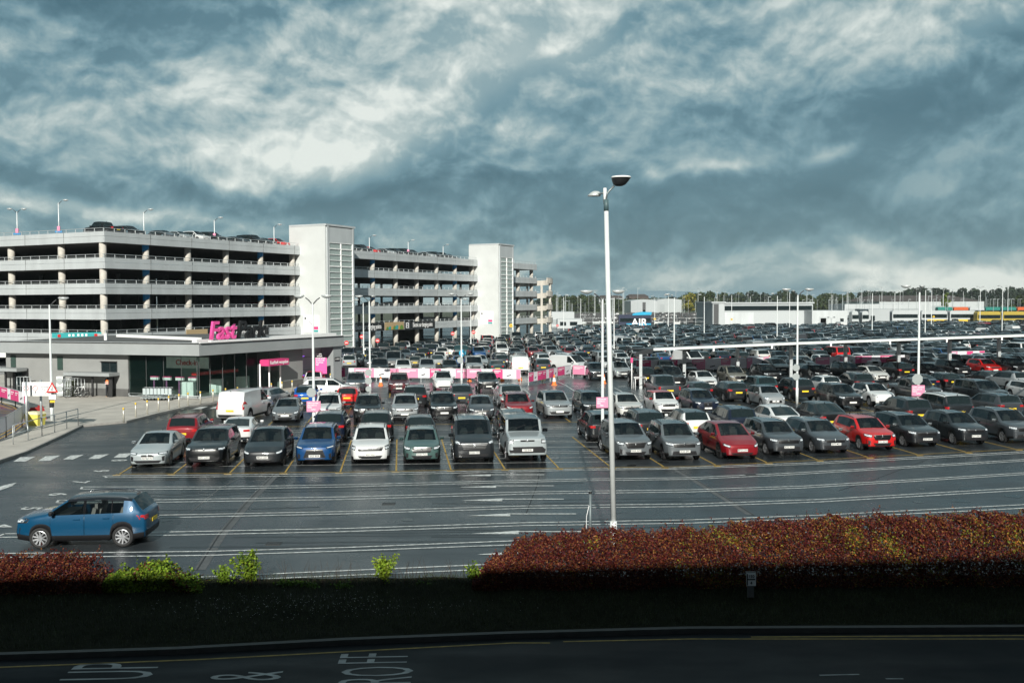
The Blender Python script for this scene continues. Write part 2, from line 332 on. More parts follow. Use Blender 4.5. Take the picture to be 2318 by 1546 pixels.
# face: hl = headlight quad corners (x as fraction of half width, z), inner top, outer top, outer bottom, inner bottom
def q4(x0, x1, z0, z1, dx=0, dz=0): return [(x0, z1-dz), (x1, z1), (x1-dx, z0), (x0, z0)]
FACE = {
 'hex':   dict(hl=[(.58, .82), (.95, .89), (.95, .73), (.62, .68)], gr=[(-.58, .82), (.58, .82), (.44, .56), (-.44, .56)], it=[(-.56, .44), (.56, .44), (.44, .28), (-.44, .28)], fog=1, bar=0),
 'slim':  dict(hl=[(.57, .83), (.95, .88), (.95, .76), (.60, .72)], gr=[(-.56, .82), (.56, .82), (.50, .66), (-.50, .66)], it=[(-.66, .48), (.66, .48), (.54, .28), (-.54, .28)], fog=0, bar=1),
 'wide':  dict(hl=[(.60, .84), (.95, .89), (.95, .73), (.64, .69)], gr=[(-.60, .84), (.60, .84), (.56, .62), (-.56, .62)], it=[(-.60, .50), (.60, .50), (.66, .32), (-.66, .32)], fog=0, bar=1),
 'spindle': dict(hl=[(.56, .80), (.94, .88), (.94, .80), (.60, .75)], gr=[(-.34, .84), (.34, .84), (.56, .38), (-.56, .38)], it=[(-.50, .33), (.50, .33), (.48, .28), (-.48, .28)], fog=1, bar=0),
 'tusk':  dict(hl=[(.72, .84), (.92, .88), (.96, .70), (.76, .66)], gr=[(-.68, .80), (.68, .80), (.58, .62), (-.58, .62)], it=[(-.62, .44), (.62, .44), (.50, .30), (-.50, .30)], fog=0, bar=1),
 'kidney': dict(hl=[(.50, .70), (.93, .74), (.93, .64), (.54, .62)], gr=[(-.33, .70), (.33, .70), (.28, .42), (-.28, .42)], it=[(-.72, .38), (.72, .38), (.55, .26), (-.55, .26)], fog=1, bar=0),
 'plain': dict(hl=[(.60, .76), (.92, .88), (.94, .76), (.66, .66)], gr=None, it=[(-.60, .40), (.60, .40), (.50, .30), (-.50, .30)], fog=0, bar=0),
 'box':   dict(hl=[(.66, 1.06), (.95, 1.06), (.95, .88), (.66, .88)], gr=[(-.34, 1.04), (.34, 1.04), (.34, .96), (-.34, .96)], it=[(-.95, .72), (.95, .72), (.84, .46), (-.84, .46)], fog=0, bar=0),
 'van':   dict(hl=[(.66, .98), (.93, 1.10), (.95, .92), (.70, .86)], gr=[(-.64, .92), (.64, .92), (.50, .62), (-.50, .62)], it=[(-.70, .46), (.70, .46), (.62, .34), (-.62, .34)], fog=0, bar=2),
 'range': dict(hl=[(.62, .94), (.95, .96), (.95, .84), (.66, .83)], gr=[(-.58, .93), (.58, .93), (.54, .80), (-.54, .80)], it=[(-.74, .52), (.74, .52), (.62, .36), (-.62, .36)], fog=0, bar=0),
 'round': dict(hl=[(.58, .86), (.90, .86), (.90, .64), (.60, .66)], gr=[(-.52, .62), (.52, .62), (.56, .42), (-.56, .42)], it=[(-.5, .34), (.5, .34), (.46, .28), (-.46, .28)], fog=0, bar=0),
}
def smoothfn(pts, wd=.10):
    xs = np.array([p[0] for p in pts], float); zs = np.array([p[1] for p in pts], float)
    offs = np.linspace(-wd, wd, 9); wt = 1-np.abs(offs)/wd*.9
    def f(s): return float(np.sum(np.interp(s+offs, xs, zs)*wt)/wt.sum())
    return f
def body_geometry(B, lod=0):
    L, Wd, H, R = B['L'], B['W'], B['H'], B['R']; hw = Wd/2
    sc, zc = B['cowl']; sr, se = B['sr'], B['se']; sb, zb_ = B['sb']
    box = B is BODY['offroader']; vanlike = B in (BODY['van'], BODY['mpv'])
    top = smoothfn([(-.3, B['nose']-.06), (0, B['nose']-.02), (.16, B['nose']+.05), (.45, B['nose']+(zc-B['nose'])*.48), (sc, zc), (sr, H-.035), ((sr+se)/2, H), (se, H-.05 if not box else H-.02), (sb, zb_), (L, B['tail']), (L+.3, B['tail'])], .07 if not lod else .05)
    b0, b1 = B['belt']
    def belt(s): return b0+(b1-b0)*min(1, max(0, (s-sc)/(L-sc)))
    fa = B['fo']; ra = B['fo']+B['wb']; Ra = R*1.13; zw = R
    def wid(s):
        k = 1.0
        lf = .75; lr = .70
        nz = (.15 if not (box or vanlike) else .07)
        if s < lf: k -= nz*((1-s/lf)**2.2)
        if s > L-lr: k -= (.10 if not (box or vanlike) else .04)*((1-(L-s)/lr)**2.2)
        return hw*k
    def sill(s):
        z = B['gc']+.02
        e = min(s, L-s)
        if e < .55: z += .06*(1-e/.55)
        for a in (fa, ra):
            d = abs(s-a)
            if d < Ra: z = max(z, zw+math.sqrt(Ra*Ra-d*d)-.02)
        return z
    bowf = .17 if not (box or vanlike) else .07; bowr = .10 if not (box or vanlike) else .03
    def ypos(s, x, z):
        y = s-L/2; r = (x/hw)**2
        ff = max(0, 1-s/.9)**1.3; fr = max(0, 1-(L-s)/.8)**1.3
        y += bowf*r*r*ff; y -= bowr*r*r*fr
        lf = max(0, 1-s/.45)
        zn = B['nose']
        a = max(0, z-.55)/max(.2, zn-.55); b = max(0, .45-z)/.25
        y += lf*((.07 if not box else .02)*a*a+.05*min(b, 1.2)**2)
        lr = max(0, 1-(L-s)/.4); b = max(0, .5-z)/.25; a = max(0, z-.7)/.5
        y -= lr*(.06*min(b, 1.2)**2+.05*a*a)
        return y
    def side(z): return 1-.030*((z-.64)/.36)**2-(.012 if z < .30 else 0)
    # stations
    keys = {0, .025, .07, .14, .24, L, L-.025, L-.07, L-.15, sc, sr, se, sb}
    na = 8 if not lod else 4
    for a in (fa, ra):
        for k in range(na+1): keys.add(round(a-Ra*math.cos(math.pi*k/na), 4))
        keys.add(a-Ra-.02); keys.add(a+Ra+.02)
    hard = {sc, sr, se, sb}
    for w in B['win']: keys.update(w); hard.update(w)
    if not lod:
        for d in B['door']: keys.update(d); hard.update(d)
        for k in (.25, .5, .75): keys.add(sc+(sr-sc)*k); keys.add(se+(sb-se)*k)
    st = sorted(keys); out = [st[0]]
    for s in st[1:]:
        if s-out[-1] < (.022 if not lod else .09):
            if s in hard and out[-1] not in hard: out[-1] = s
            elif s in hard: out.append(s)
            continue
        out.append(s)
    if out[-1] < L-.001: out.append(L)
    st = out; out = [st[0]]
    for s in st[1:]:
        g = s-out[-1]; mx = .22 if not lod else .6
        if g > mx:
            n = int(g/mx)+1; o0 = out[-1]
            for k in range(1, n): out.append(o0+g*k/n)
        out.append(s)
    st = out
    def section(s):
        w = wid(s); zt = top(s); bl = belt(s); c = min(1, max(0, (zt-bl-.02)/(H-bl-.05)))
        zb = min(bl, zt-.10); roofw = hw*(B['rw']+.16) if not vanlike else hw*(.86)
        if box: roofw = hw*.86
        wt = (w*.90)*(1-c)+min(roofw, w*.92)*c
        crown = .035+.02*c; zs = min(sill(s), zb-.14)
        x5 = w*side(zb)*.985
        z3 = zt-crown; z4 = z3-(.045 if c > .3 else .02); z4 = max(z4, zb+.02)
        x4 = wt+(x5-wt)*((z3-z4)/max(.03, z3-zb))*.9
        span = zb-zs
        rows = [(0, zt), (.5*wt, zt-crown*.18), (.87*wt, zt-crown*.58), (wt, z3), (x4+.012, z4), (x5, zb)]
        for z in (zb-.2*span, zb-.52*span, zs+min(.18 if B is BODY['crossover'] else .14 if B['clad'] else .09, .34*span), zs): rows.append((w*side(z), z))
        rows += [(w*.72, zs), (0, zs)]
        return rows
    secs = [section(s) for s in st]
    nr = 12; V = []; idx = {}
    def vid(p):
        V.append(p); return len(V)-1
    grid = {}
    for i, (s, rows) in enumerate(zip(st, secs)):
        for j, (x, z) in enumerate(rows):
            grid[i, j, 1] = vid((x, ypos(s, x, z), z))
            grid[i, j, -1] = grid[i, j, 1] if x == 0 else vid((-x, ypos(s, x, z), z))
    Fc = []    # (face, kind, info)
    def kind(i, j):
        m = (st[i]+st[i+1])/2
        if j in (0, 1):
            if sc <= m <= sr: return 'windscreen'
            if se <= m <= sb: return 'rear_window' if not (B is BODY['van']) else 'body'
            if sr <= m <= se: return 'roof'
            return 'body'
        if j in (2, 3):
            return 'roof' if sr <= m <= se else 'body'
        if j == 4:
            for k, (a, b) in enumerate(B['win']):
                if a <= m <= b: return 'side_window%d' % k
            return 'pillar' if B['win'][0][0]-.12 < m < B['win'][-1][1] else 'body'
        if j in (5, 6, 7):
            for k, (a, b) in enumerate(B['door']):
                if a <= m <= b: return 'door%d' % k
        if j == 8: return 'clad' if B['clad'] else 'body'
        if j > 8: return 'under'
        return 'body'
    for i in range(len(st)-1):
        for j in range(nr-1):
            k = kind(i, j)
            for sd_ in (1, -1):
                a, b, c, d = grid[i, j, sd_], grid[i+1, j, sd_], grid[i+1, j+1, sd_], grid[i, j+1, sd_]
                f = (a, b, c, d) if sd_ > 0 else (d, c, b, a)
                f2 = [];
                for t in f:
                    if t not in f2: f2.append(t)
                if len(f2) > 2: Fc.append((tuple(f2), k, sd_))
    for (i, s, flip) in ((0, 0, 1), (len(st)-1, L, -1)):
        rows = secs[i]; loop = [(x, z) for x, z in rows]+[(-x, z) for x, z in rows[-2:0:-1]]
        ids = [grid[i, j, 1] for j in range(nr)]+[grid[i, j, -1] for j in range(nr-2, 0, -1)]
        zc_ = (rows[0][1]+rows[-1][1])/2; prev = ids; n = len(ids)
        for k in (.82, .55, .25):
            cur = [vid((x*k, ypos(s, x*k, zc_+(z-zc_)*k), zc_+(z-zc_)*k)) for x, z in loop]
            for a in range(n):
                b = (a+1) % n; f = (prev[a], prev[b], cur[b], cur[a])
                Fc.append((f if flip > 0 else f[::-1], 'body', 0))
            prev = cur
        Fc.append((tuple(prev) if flip > 0 else tuple(prev[::-1]), 'body', 0))
    return V, Fc, dict(top=top, belt=belt, st=st)
def submesh(name, V, faces, matname, shrink=None, flipn=True):
    used = {}; vs = []; fs = []
    for f in faces:
        g = []
        for i in f:
            if i not in used: used[i] = len(vs); vs.append(list(V[i]))
            g.append(used[i])
        fs.append(tuple(g[::-1]))
    if shrink:
        ys = [v[1] for v in vs]; y0, y1 = min(ys), max(ys)
        for v in vs:
            if abs(v[1]-y0) < 1e-4: v[1] += shrink
            if abs(v[1]-y1) < 1e-4: v[1] -= shrink
    mb = MB(); mb.add(vs, fs, matname); return mb
MESHC = {}
WHEELS = {}
def wheel_meshes(R, style):
    key = (R, style)
    if key in WHEELS: return WHEELS[key]
    w = .22; t = MB(); rr = R*.70
    t.lathe((0, 0, 0), [(rr, -w/2), (R*.93, -w/2), (R, -w/2+.035), (R, w/2-.035), (R*.93, w/2), (rr, w/2), (rr*.98, w/2-.03), (rr*.95, 0)], 'tyre', 28, 'X')
    tm = t.mesh('tyre', True)
    m = MB(); mm = 'rim' if style != 'dark' else 'rim_dark'
    m.lathe((0, 0, 0), [(rr*1.0, w/2-.005), (rr*.93, w/2-.004), (rr*.92, w/2-.05), (rr*.2, w/2-.09)], mm, 28, 'X') if False else None
    n = 28; vs = []
    for (r, x) in ((rr*1.01, w/2-.01), (rr*.92, w/2-.002), (rr*.90, w/2-.06)):
        for k in range(n): a = 2*math.pi*k/n; vs.append((x, r*math.cos(a), r*math.sin(a)))
    m.add(vs, [(i*n+k, i*n+(k+1) % n, (i+1)*n+(k+1) % n, (i+1)*n+k) for i in range(2) for k in range(n)], mm)
    ns = 5
    for k in range(ns):
        a = 2*math.pi*k/ns
        for da in ((-.16, .16) if style != 'turbine' else (-.20, .20)):
            c, s_ = math.cos(a+da*.5), math.sin(a+da*.5); c2, s2 = math.cos(a+da*1.7), math.sin(a+da*1.7)
            wd = .022 if style != 'turbine' else .024
            p0 = Vector((w/2-.03, .05*c, .05*s_)); p1 = Vector((w/2-.012, rr*.93*c2, rr*.93*s2))
            m.beam(p0, p1, wd*2, .03, mm, up=(1, 0, 0))
    m.lathe((0, 0, 0), [(.075, w/2-.05), (.07, w/2-.012), (.0, w/2-.010)], mm, 12, 'X')
    rm = m.mesh('rim')
    d = MB(); d.lathe((0, 0, 0), [(rr*.93, -.02), (rr*.93, w/2-.085), (.0, w/2-.085)], 'under', 20, 'X'); dm = d.mesh('brake_disc')
    WHEELS[key] = (tm, rm, dm); return WHEELS[key]
def patch(bvh, B, corners, rear, mname, nx=6, nz=3, off=.012, sgn=1):
    hw = B['W']/2; tl, tr, br, bl = [(c[0]*hw*sgn, c[1]) for c in corners]; vs = []; L = B['L']; last = None
    for j in range(nz+1):
        v = j/nz
        for i in range(nx+1):
            u = i/nx
            x = (tl[0]*(1-u)+tr[0]*u)*(1-v)+(bl[0]*(1-u)+br[0]*u)*v; z = (tl[1]*(1-u)+tr[1]*u)*(1-v)+(bl[1]*(1-u)+br[1]*u)*v
            o = Vector((x, (L if rear else -L), z)); d = Vector((0, -1 if rear else 1, 0))
            h = bvh.ray_cast(o, d)
            if h[0] is None or abs(h[0].y) < L*.28: y = last if last is not None else (L/2 if rear else -L/2)
            else: y = h[0].y; last = y
            vs.append((x, y+(off if rear else -off), z))
    k = (1 if rear else -1)
    bk = [(x*.99, y-k*(off+.03), z) for x, y, z in vs]; n = len(vs); fs = []
    for j in range(nz):
        for i in range(nx):
            a = j*(nx+1)+i; f = (a, a+1, a+nx+2, a+nx+1); fs.append(f)
    rim = [i for i in range(nx+1)]+[j*(nx+1)+nx for j in range(1, nz+1)]+[nz*(nx+1)+i for i in range(nx-1, -1, -1)]+[j*(nx+1) for j in range(nz-1, 0, -1)]
    for a, b in zip(rim, rim[1:]+rim[:1]): fs.append((a, b, n+b, n+a))
    mb = MB(); mb.add(vs+bk, fs, mname); return mb
TAIL = {'suv': q4(.58, .93, .86, 1.0, .0, .01), 'saloon': q4(.50, .93, .80, .92), 'hatch': q4(.62, .92, .78, .95), 'van': [(.84, 1.30), (.95, 1.30), (.95, .82), (.86, .82)], 'tall': [(.76, 1.06), (.93, 1.06), (.93, .78), (.78, .78)]}
def car_kit(btype, face, lod=0):
    """list of (name, mesh, colour mode, subparts)"""
    key = (btype, face, lod)
    if key in MESHC: return MESHC[key]
    B = BODY[btype]; V, Fc, info = body_geometry(B, lod); L, H = B['L'], B['H']; hw = B['W']/2
    groups = {}
    for f, k, sd_ in Fc:
        kk = k if not (k.startswith('side') or k.startswith('door')) else k+('R' if sd_ > 0 else 'L')
        groups.setdefault(kk, []).append(f)
    bvh = BVHTree.FromPolygons(V, [f for f, k, s in Fc])
    kit = []; body = MB()
    def addf(faces, m, mb):
        s = submesh('x', V, faces, m); mb.add(s.v, s.f, m)
    addf(groups['body'], 'paint', body); 
    if lod and 'roof' in groups: addf(groups['roof'], 'paint', body)
    if 'pillar' in groups: addf(groups['pillar'], 'gloss_black', body)
    if 'clad' in groups: addf(groups['clad'], 'black_plastic', body)
    addf(groups['under'], 'under', body)
    me = body.mesh('body', True)
    bm = bmesh.new(); bm.from_mesh(me); bmesh.ops.remove_doubles(bm, verts=bm.verts, dist=.0004); bm.to_mesh(me); bm.free()
    me.polygons.foreach_set('use_smooth', [True]*len(me.polygons))
    kit.append(('body', me, 'c', []))
    if not lod: kit.append(('roof', submesh('roof', V, groups['roof'], 'paint').mesh('roof', True), 'r', []))
    kit.append(('windscreen', submesh('w', V, groups['windscreen'], 'glass').mesh('windscreen', True), 0, []))
    if 'rear_window' in groups: kit.append(('rear_window', submesh('w', V, groups['rear_window'], 'dark_glass').mesh('rear_window', True), 0, []))
    for k in sorted(groups):
        if k.startswith('side_window'):
            if lod: continue
            kit.append(('side_window', submesh('w', V, groups[k], 'clear_glass' if btype == 'crossover' else 'glass' if '0' in k else 'dark_glass').mesh('side_window', True), 0, []))
        if k.startswith('door'):
            d = submesh('door', V, groups[k], 'paint', shrink=.007).mesh('door', True)
            sg = 1 if k.endswith('R') else -1; a, b = B['door'][int(k[4])]
            hs = b-.22; hz = info['belt'](hs)-.14; h = MB()
            h.box((sg*(hw*.985+.012), hs-L/2, hz), (.035, .2, .03), 'paint')
            if not lod: kit.append(('door', d, 'c', [('door_handle', h.mesh('door_handle'), 'c')]))
    if lod:
        for sfx in 'LR':
            mb = MB()
            for k in sorted(groups):
                if k.startswith('side_window') and k.endswith(sfx): addf(groups[k], 'dark_glass', mb)
            kit.append(('side_glass', mb.mesh('side_glass', True), 0, []))
    fc = FACE[face]; dz = B['nose']-.84
    if face in ('box', 'van'): dz = B['nose']-(1.10 if face == 'box' else .98)
    if face == 'range': dz = B['nose']-.92
    if face == 'kidney': dz = B['nose']-.70
    sh = lambda c: [(x, z+dz*.9 if z > .55 else z+dz*.35) for x, z in c]
    nx, nz = (6, 3) if not lod else (2, 1)
    lampm = 'lamp_dark' if face not in ('round', 'box') else 'chrome'
    for sg in (1, -1):
        hl = patch(bvh, B, sh(fc['hl']), 0, lampm, nx, nz, .012, sg)
        sub = []
        if not lod:
            h = sh(fc['hl']); cx = sum(p[0] for p in h)/4; cz = sum(p[1] for p in h)/4
            inner = [(cx+(x-cx)*.80, cz+(z-cz)*.58+.004) for x, z in h]
            sub = [('lamp_lens', patch(bvh, B, inner, 0, 'lamp_clear', 4, 2, .018, sg).mesh('lamp_lens', True), 0)]
        kit.append(('headlight', hl.mesh('headlight', False), 0, sub))
    if fc['gr']:
        g = sh(fc['gr']); sub = []
        if not lod:
            if fc['bar'] >= 0:
                t = .011
                top = [g[0], g[1], (g[1][0], g[1][1]-t), (g[0][0], g[0][1]-t)]
                mb = patch(bvh, B, top, 0, 'trim', 8, 1, .018)
                if fc['bar']:
                    for q in range(1, 4 if fc['bar'] == 2 else 2):
                        v = q*.25; l = [g[0][0]*(1-v)+g[3][0]*v, g[0][1]*(1-v)+g[3][1]*v]; r = [-l[0], l[1]]
                        p2 = patch(bvh, B, [(l[0], l[1]), (r[0], l[1]), (r[0], l[1]-.009), (l[0], l[1]-.009)], 0, 'trim', 8, 1, .016); mb.add(p2.v, p2.f, 'trim')
                sub.append(('grille_trim', mb.mesh('grille_trim'), 0))
            if face == 'kidney':
                p2 = patch(bvh, B, [(-.03, g[0][1]), (.03, g[0][1]), (.03, g[3][1]), (-.03, g[3][1])], 0, 'paint', 1, 4, .03); sub.append(('grille_divider', p2.mesh('grille_divider'), 'c'))
            cz = g[0][1]-(g[0][1]-g[3][1])*.30; h = bvh.ray_cast(Vector((0, -L, cz)), Vector((0, 1, 0)))
            if h[0] is not None:
                e = MB(); e.lathe((0, h[0].y-.035, cz), [(.055, 0), (.05, -.01), (.028, -.004)] if face != 'van' else [(.085, 0), (.08, -.01), (.05, -.004)], 'chrome', 16, 'Y')
                sub.append(('emblem', e.mesh('emblem', True), 0))
        kit.append(('grille', patch(bvh, B, g, 0, 'grille', nx+2, nz, .010).mesh('grille'), 0, sub))
    kit.append(('air_intake', patch(bvh, B, sh(fc['it']), 0, 'black_plastic', nx+2, 2, .008).mesh('air_intake'), 0, []))
    if fc['fog'] and not lod:
        for sg in (1, -1):
            kit.append(('side_vent', patch(bvh, B, sh([(.70, .54), (.90, .58), (.88, .36), (.72, .34)]), 0, 'black_plastic', 3, 3, .010, sg).mesh('side_vent'), 0, []))
    tq = TAIL['van'] if btype in ('van', 'mpv') else TAIL['tall'] if btype in ('offroader', 'pickup', 'large') else TAIL['saloon'] if btype in ('saloon', 'fastback') else TAIL['hatch'] if btype in ('hatch', 'small') else TAIL['suv']
    for sg in (1, -1): kit.append(('tail_light', patch(bvh, B, tq, 1, 'lamp_red', nx, nz, .012, sg).mesh('tail_light'), 0, []))
    # bumper insert behind
    kit.append(('rear_bumper', patch(bvh, B, [(-.86, .50), (.86, .50), (.80, .33), (-.80, .33)], 1, 'black_plastic', 8, 2, .010).mesh('rear_bumper'), 0, []))
    # plates
    pz = .52 if face not in ('kidney', 'spindle') else .50
    if face == 'van': pz = .56
    if face == 'box': pz = .62
    if face in ('plain',): pz = .50
    h = bvh.ray_cast(Vector((0, -L, pz)), Vector((0, 1, 0))); fy = (h[0].y if h[0] is not None else -L/2)
    m = MB(); m.box((0, fy-.022, pz), (.52, .014, .115), 'plate_white'); kit.append(('number_plate', m.mesh('number_plate'), 'pf', [('plate_text', None, (0, fy-.030, pz))]))
    pz2 = .74 if btype not in ('saloon', 'fastback', 'small') else .62
    h = bvh.ray_cast(Vector((0, L, pz2)), Vector((0, -1, 0))); ry = (h[0].y if h[0] is not None else L/2)
    m = MB(); m.box((0, ry+.022, pz2), (.52, .014, .115), 'plate_yellow'); kit.append(('number_plate', m.mesh('number_plate'), 0, []))
    # mirrors
    ms = B['win'][0][0]-.02; mz = info['belt'](ms)+.09
    for sg in (1, -1):
        m = MB(); r = []
        big = 1.25 if btype in ('van', 'mpv', 'offroader', 'large', 'pickup') else 1
        for k, (t, ww) in enumerate(((-.5, .55), (-.25, .95), (.1, 1), (.4, .75), (.5, .4))):
            for (a, b) in ((-1, -1), (0, -1.12), (1, -1), (1.1, 0), (1, 1), (0, 1.1), (-1, 1), (-1.05, 0)):
                r.append((sg*(hw+.09)+a*.095*ww*big, ms-L/2+t*.13, mz+b*.065*ww*big))
        m.add(r, [(i*8+k, i*8+(k+1) % 8, (i+1)*8+(k+1) % 8, (i+1)*8+k) for i in range(4) for k in range(8)]+[tuple(range(8)), tuple(range(32, 40))], 'paint')
        m.beam((sg*(hw*.78), ms-L/2, mz-.06), (sg*(hw+.03), ms-L/2, mz-.02), .07, .03, 'black_plastic')
        kit.append(('mirror', m.mesh('mirror', True), 'm', []))
    if btype in ('suv', 'large', 'estate', 'csuv', 'crossover', 'mpv') and not lod:
        for sg in (1, -1):
            m = MB(); pts = []
            rw = None
            for k in range(9):
                s = B['sr']+.15+(B['se']-B['sr']-.3)*k/8; z = info['top'](s)
                h = bvh.ray_cast(Vector((sg*hw*.70, s-L/2, H+1)), Vector((0, 0, -1))); z = h[0].z if h[0] is not None else z
                pts.append((sg*hw*.70, s-L/2, z+(.045 if 0 < k < 8 else .0)))
            m.tube(pts, .018, 'chrome' if btype in ('estate', 'crossover') else 'black_plastic', 6); kit.append(('roof_rail', m.mesh('roof_rail'), 0, []))
    if not lod:
        m = MB(); s = B['se']-.12; z = info['top'](s)
        m.add([(-.012, s-L/2, z-.01), (.012, s-L/2, z-.01), (.008, s-L/2+.15, z-.01), (-.008, s-L/2+.15, z-.01), (0, s-L/2+.13, z+.06), (0, s-L/2+.16, z+.05)], [(0, 1, 4), (1, 2, 5, 4), (3, 0, 4, 5), (2, 3, 5)], 'black_plastic')
        kit.append(('aerial', m.mesh('aerial'), 0, []))
        # interior: floor, dash, seats, steering wheel
        m = MB(); z0 = info['belt'](B['sr'])-.06; f0 = B['cowl'][0]+.1; f1 = min(B['sb'][0]-.15, B['se']+.3) if btype != 'pickup' else 3.3
        m.box((0, (f0+f1)/2-L/2, .55), (hw*1.66, f1-f0, .04), 'under')
        m.box((0, f0+.30-L/2, z0-.10), (hw*1.6, .45, .22), 'seat_dark')
        for sy in (1.05, 1.95):
            for sx in (-.42, .42):
                yy = B['cowl'][0]+sy+.15-L/2
                if yy > f1-L/2-.1: continue
                m.box((sx*hw*.95, yy-.18, .66), (.46, .5, .2), 'seat_light'); m.box((sx*hw*.95, yy+.12, z0-.10), (.44, .13, .62), 'seat_light', rx=-.25, taper=.85)
                m.box((sx*hw*.95, yy+.23, z0+.24), (.24, .09, .16), 'seat_light')
        cx = .42*hw*.95; n = 14; pts = [(cx+.18*math.cos(2*math.pi*k/n), f0+.62-L/2+.18*math.sin(2*math.pi*k/n)*.35, z0+.02+.18*math.sin(2*math.pi*k/n)*.94) for k in range(n+1)]
        pts = [(-p[0], p[1], p[2]) for p in pts]; m.tube(pts, .015, 'black', 6); kit.append(('interior', m.mesh('interior'), 0, []))
        m = MB();
        for sx in (-.35, .30):
            p0 = None; pts = []
            for k in range(6):
                x = hw*(sx+.55*k/5-.1); s = B['cowl'][0]+.05+.10*k/5; h = bvh.ray_cast(Vector((x, s-L/2, H+1)), Vector((0, 0, -1)))
                if h[0] is not None: pts.append((x, s-L/2, h[0].z+.014))
            if len(pts) > 2: m.tube(pts, .010, 'black', 5)
        kit.append(('wiper', m.mesh('wiper'), 0, []))
    MESHC[key] = kit; return kit
def car_wheels(parent, btype, style='rim', lod=0):
    B = BODY[btype]; tm, rm, dm = wheel_meshes(B['R'], style)
    for sg in (1, -1):
        for s in (B['fo'], B['fo']+B['wb']):
            w = link('wheel', tm, parent, (sg*(B['W']/2-.125), s-B['L']/2, B['R'])); w.rotation_euler = (0, 0, 0 if sg > 0 else math.pi)
            link('rim', rm, w)
            if not lod: link('brake_disc', dm, w)
PLATE_TXT = {}
VR = random.Random(77)
def make_car(btype, face, colour, label, loc, rz, name='parked_car', cat='car', group='cars parked in the rows', roof=None, mirror=None, lod=0, style='rim', plate=None, box=False):
    t = thing(name, label, cat, loc, rz+VR.uniform(-.022, .022), group); t.scale = (VR.uniform(.98, 1.02), VR.uniform(.97, 1.03), VR.uniform(.96, 1.05))
    if len(label.split()) > 16: print('LONG', label)
    for nm, me, cm, subs in car_kit(btype, face, lod):
        o = link(nm, me, t); c = colour
        if cm == 'r' and roof: c = roof; o['label'] = 'contrasting roof panel'
        if cm == 'm' and mirror: c = mirror
        o.color = (*c, 1)
        for sn, sm, scm in subs:
            if sn == 'plate_text':
                if plate:
                    if plate not in PLATE_TXT: PLATE_TXT[plate] = text_mesh(plate, .105, 'ink', .001, bold=.002)
                    place_text('plate_text', PLATE_TXT[plate], o, scm, (1, 0, 0), (0, 0, 1))
                continue
            q = link(sn, sm, o); q.color = (*colour, 1)
    car_wheels(t, btype, style, lod)
    return t
# ============================================================ ground
def asphalt_mat(name, base, rough, wet=1.0):
    m = bpy.data.materials.new(name); m.use_nodes = True; nt = m.node_tree; b = nt.nodes['Principled BSDF']; N = nt.nodes; Lk = nt.links
    tc = N.new('ShaderNodeTexCoord')
    def noise(scale, detail=6, sc=(1, 1, 1), rz=0):
        mp = N.new('ShaderNodeMapping'); mp.inputs['Scale'].default_value = sc; mp.inputs['Rotation'].default_value = (0, 0, rz); Lk.new(tc.outputs['Object'], mp.inputs[0])
        n = N.new('ShaderNodeTexNoise'); n.inputs['Scale'].default_value = scale; n.inputs['Detail'].default_value = detail; Lk.new(mp.outputs[0], n.inputs[0]); return n.outputs[0]
    def mr(v, a, b_, c, d):
        r = N.new('ShaderNodeMapRange'); r.inputs[1].default_value = a; r.inputs[2].default_value = b_; r.inputs[3].default_value = c; r.inputs[4].default_value = d; Lk.new(v, r.inputs[0]); return r.outputs[0]
    def mul(a, b_):
        r = N.new('ShaderNodeMath'); r.operation = 'MULTIPLY'; Lk.new(a, r.inputs[0]); Lk.new(b_, r.inputs[1]); return r.outputs[0]
    big = noise(.12, 5); mid = noise(.9, 6, (.35, 1, 1), .05); fine = noise(60, 3); streak = noise(1.3, 5, (1, .06, 1), .1)
    f = mul(mr(big, .3, .7, .78, 1.2), mr(mid, .3, .7, .86, 1.15)); f = mul(f, mr(fine, .3, .7, .70, 1.3)); f = mul(f, mr(streak, .35, .65, .92, 1.08))
    v = N.new('ShaderNodeVectorMath'); v.operation = 'SCALE'; v.inputs[0].default_value = base; Lk.new(f, v.inputs['Scale']); Lk.new(v.outputs[0], b.inputs['Base Color'])
    r = mul(mr(big, .38, .62, rough-.10*wet, rough+.12), mr(mid, .35, .65, .78, 1.15)); Lk.new(r, b.inputs['Roughness'])
    u = N.new('ShaderNodeBump'); u.inputs['Strength'].default_value = .35; u.inputs['Distance'].default_value = .01; Lk.new(fine, u.inputs['Height']); Lk.new(u.outputs[0], b.inputs['Normal'])
    MATS[name] = m; return m
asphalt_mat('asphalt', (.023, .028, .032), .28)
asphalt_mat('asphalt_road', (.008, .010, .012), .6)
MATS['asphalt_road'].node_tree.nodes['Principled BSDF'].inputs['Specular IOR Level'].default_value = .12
mat('line_white', (.56, .58, .57), .55, var=.5, vscale=6)
mat('line_yellow', (.42, .27, .05), .55, var=.35, vscale=5)
mat('line_faded', (.26, .27, .27), .6, var=.5, vscale=3)
mat('paving', (.46, .43, .385), .75, var=.18, vscale=.8, bump=.2, bscale=14)
mat('kerb_stone', (.05, .05, .048), .75, var=.2, vscale=4)
mat('patch', (.085, .088, .09), .6, var=.3, vscale=2)
mat('crack', (.012, .012, .013), .6)
mat('land', (.055, .065, .035), .9, var=.4, vscale=.02)
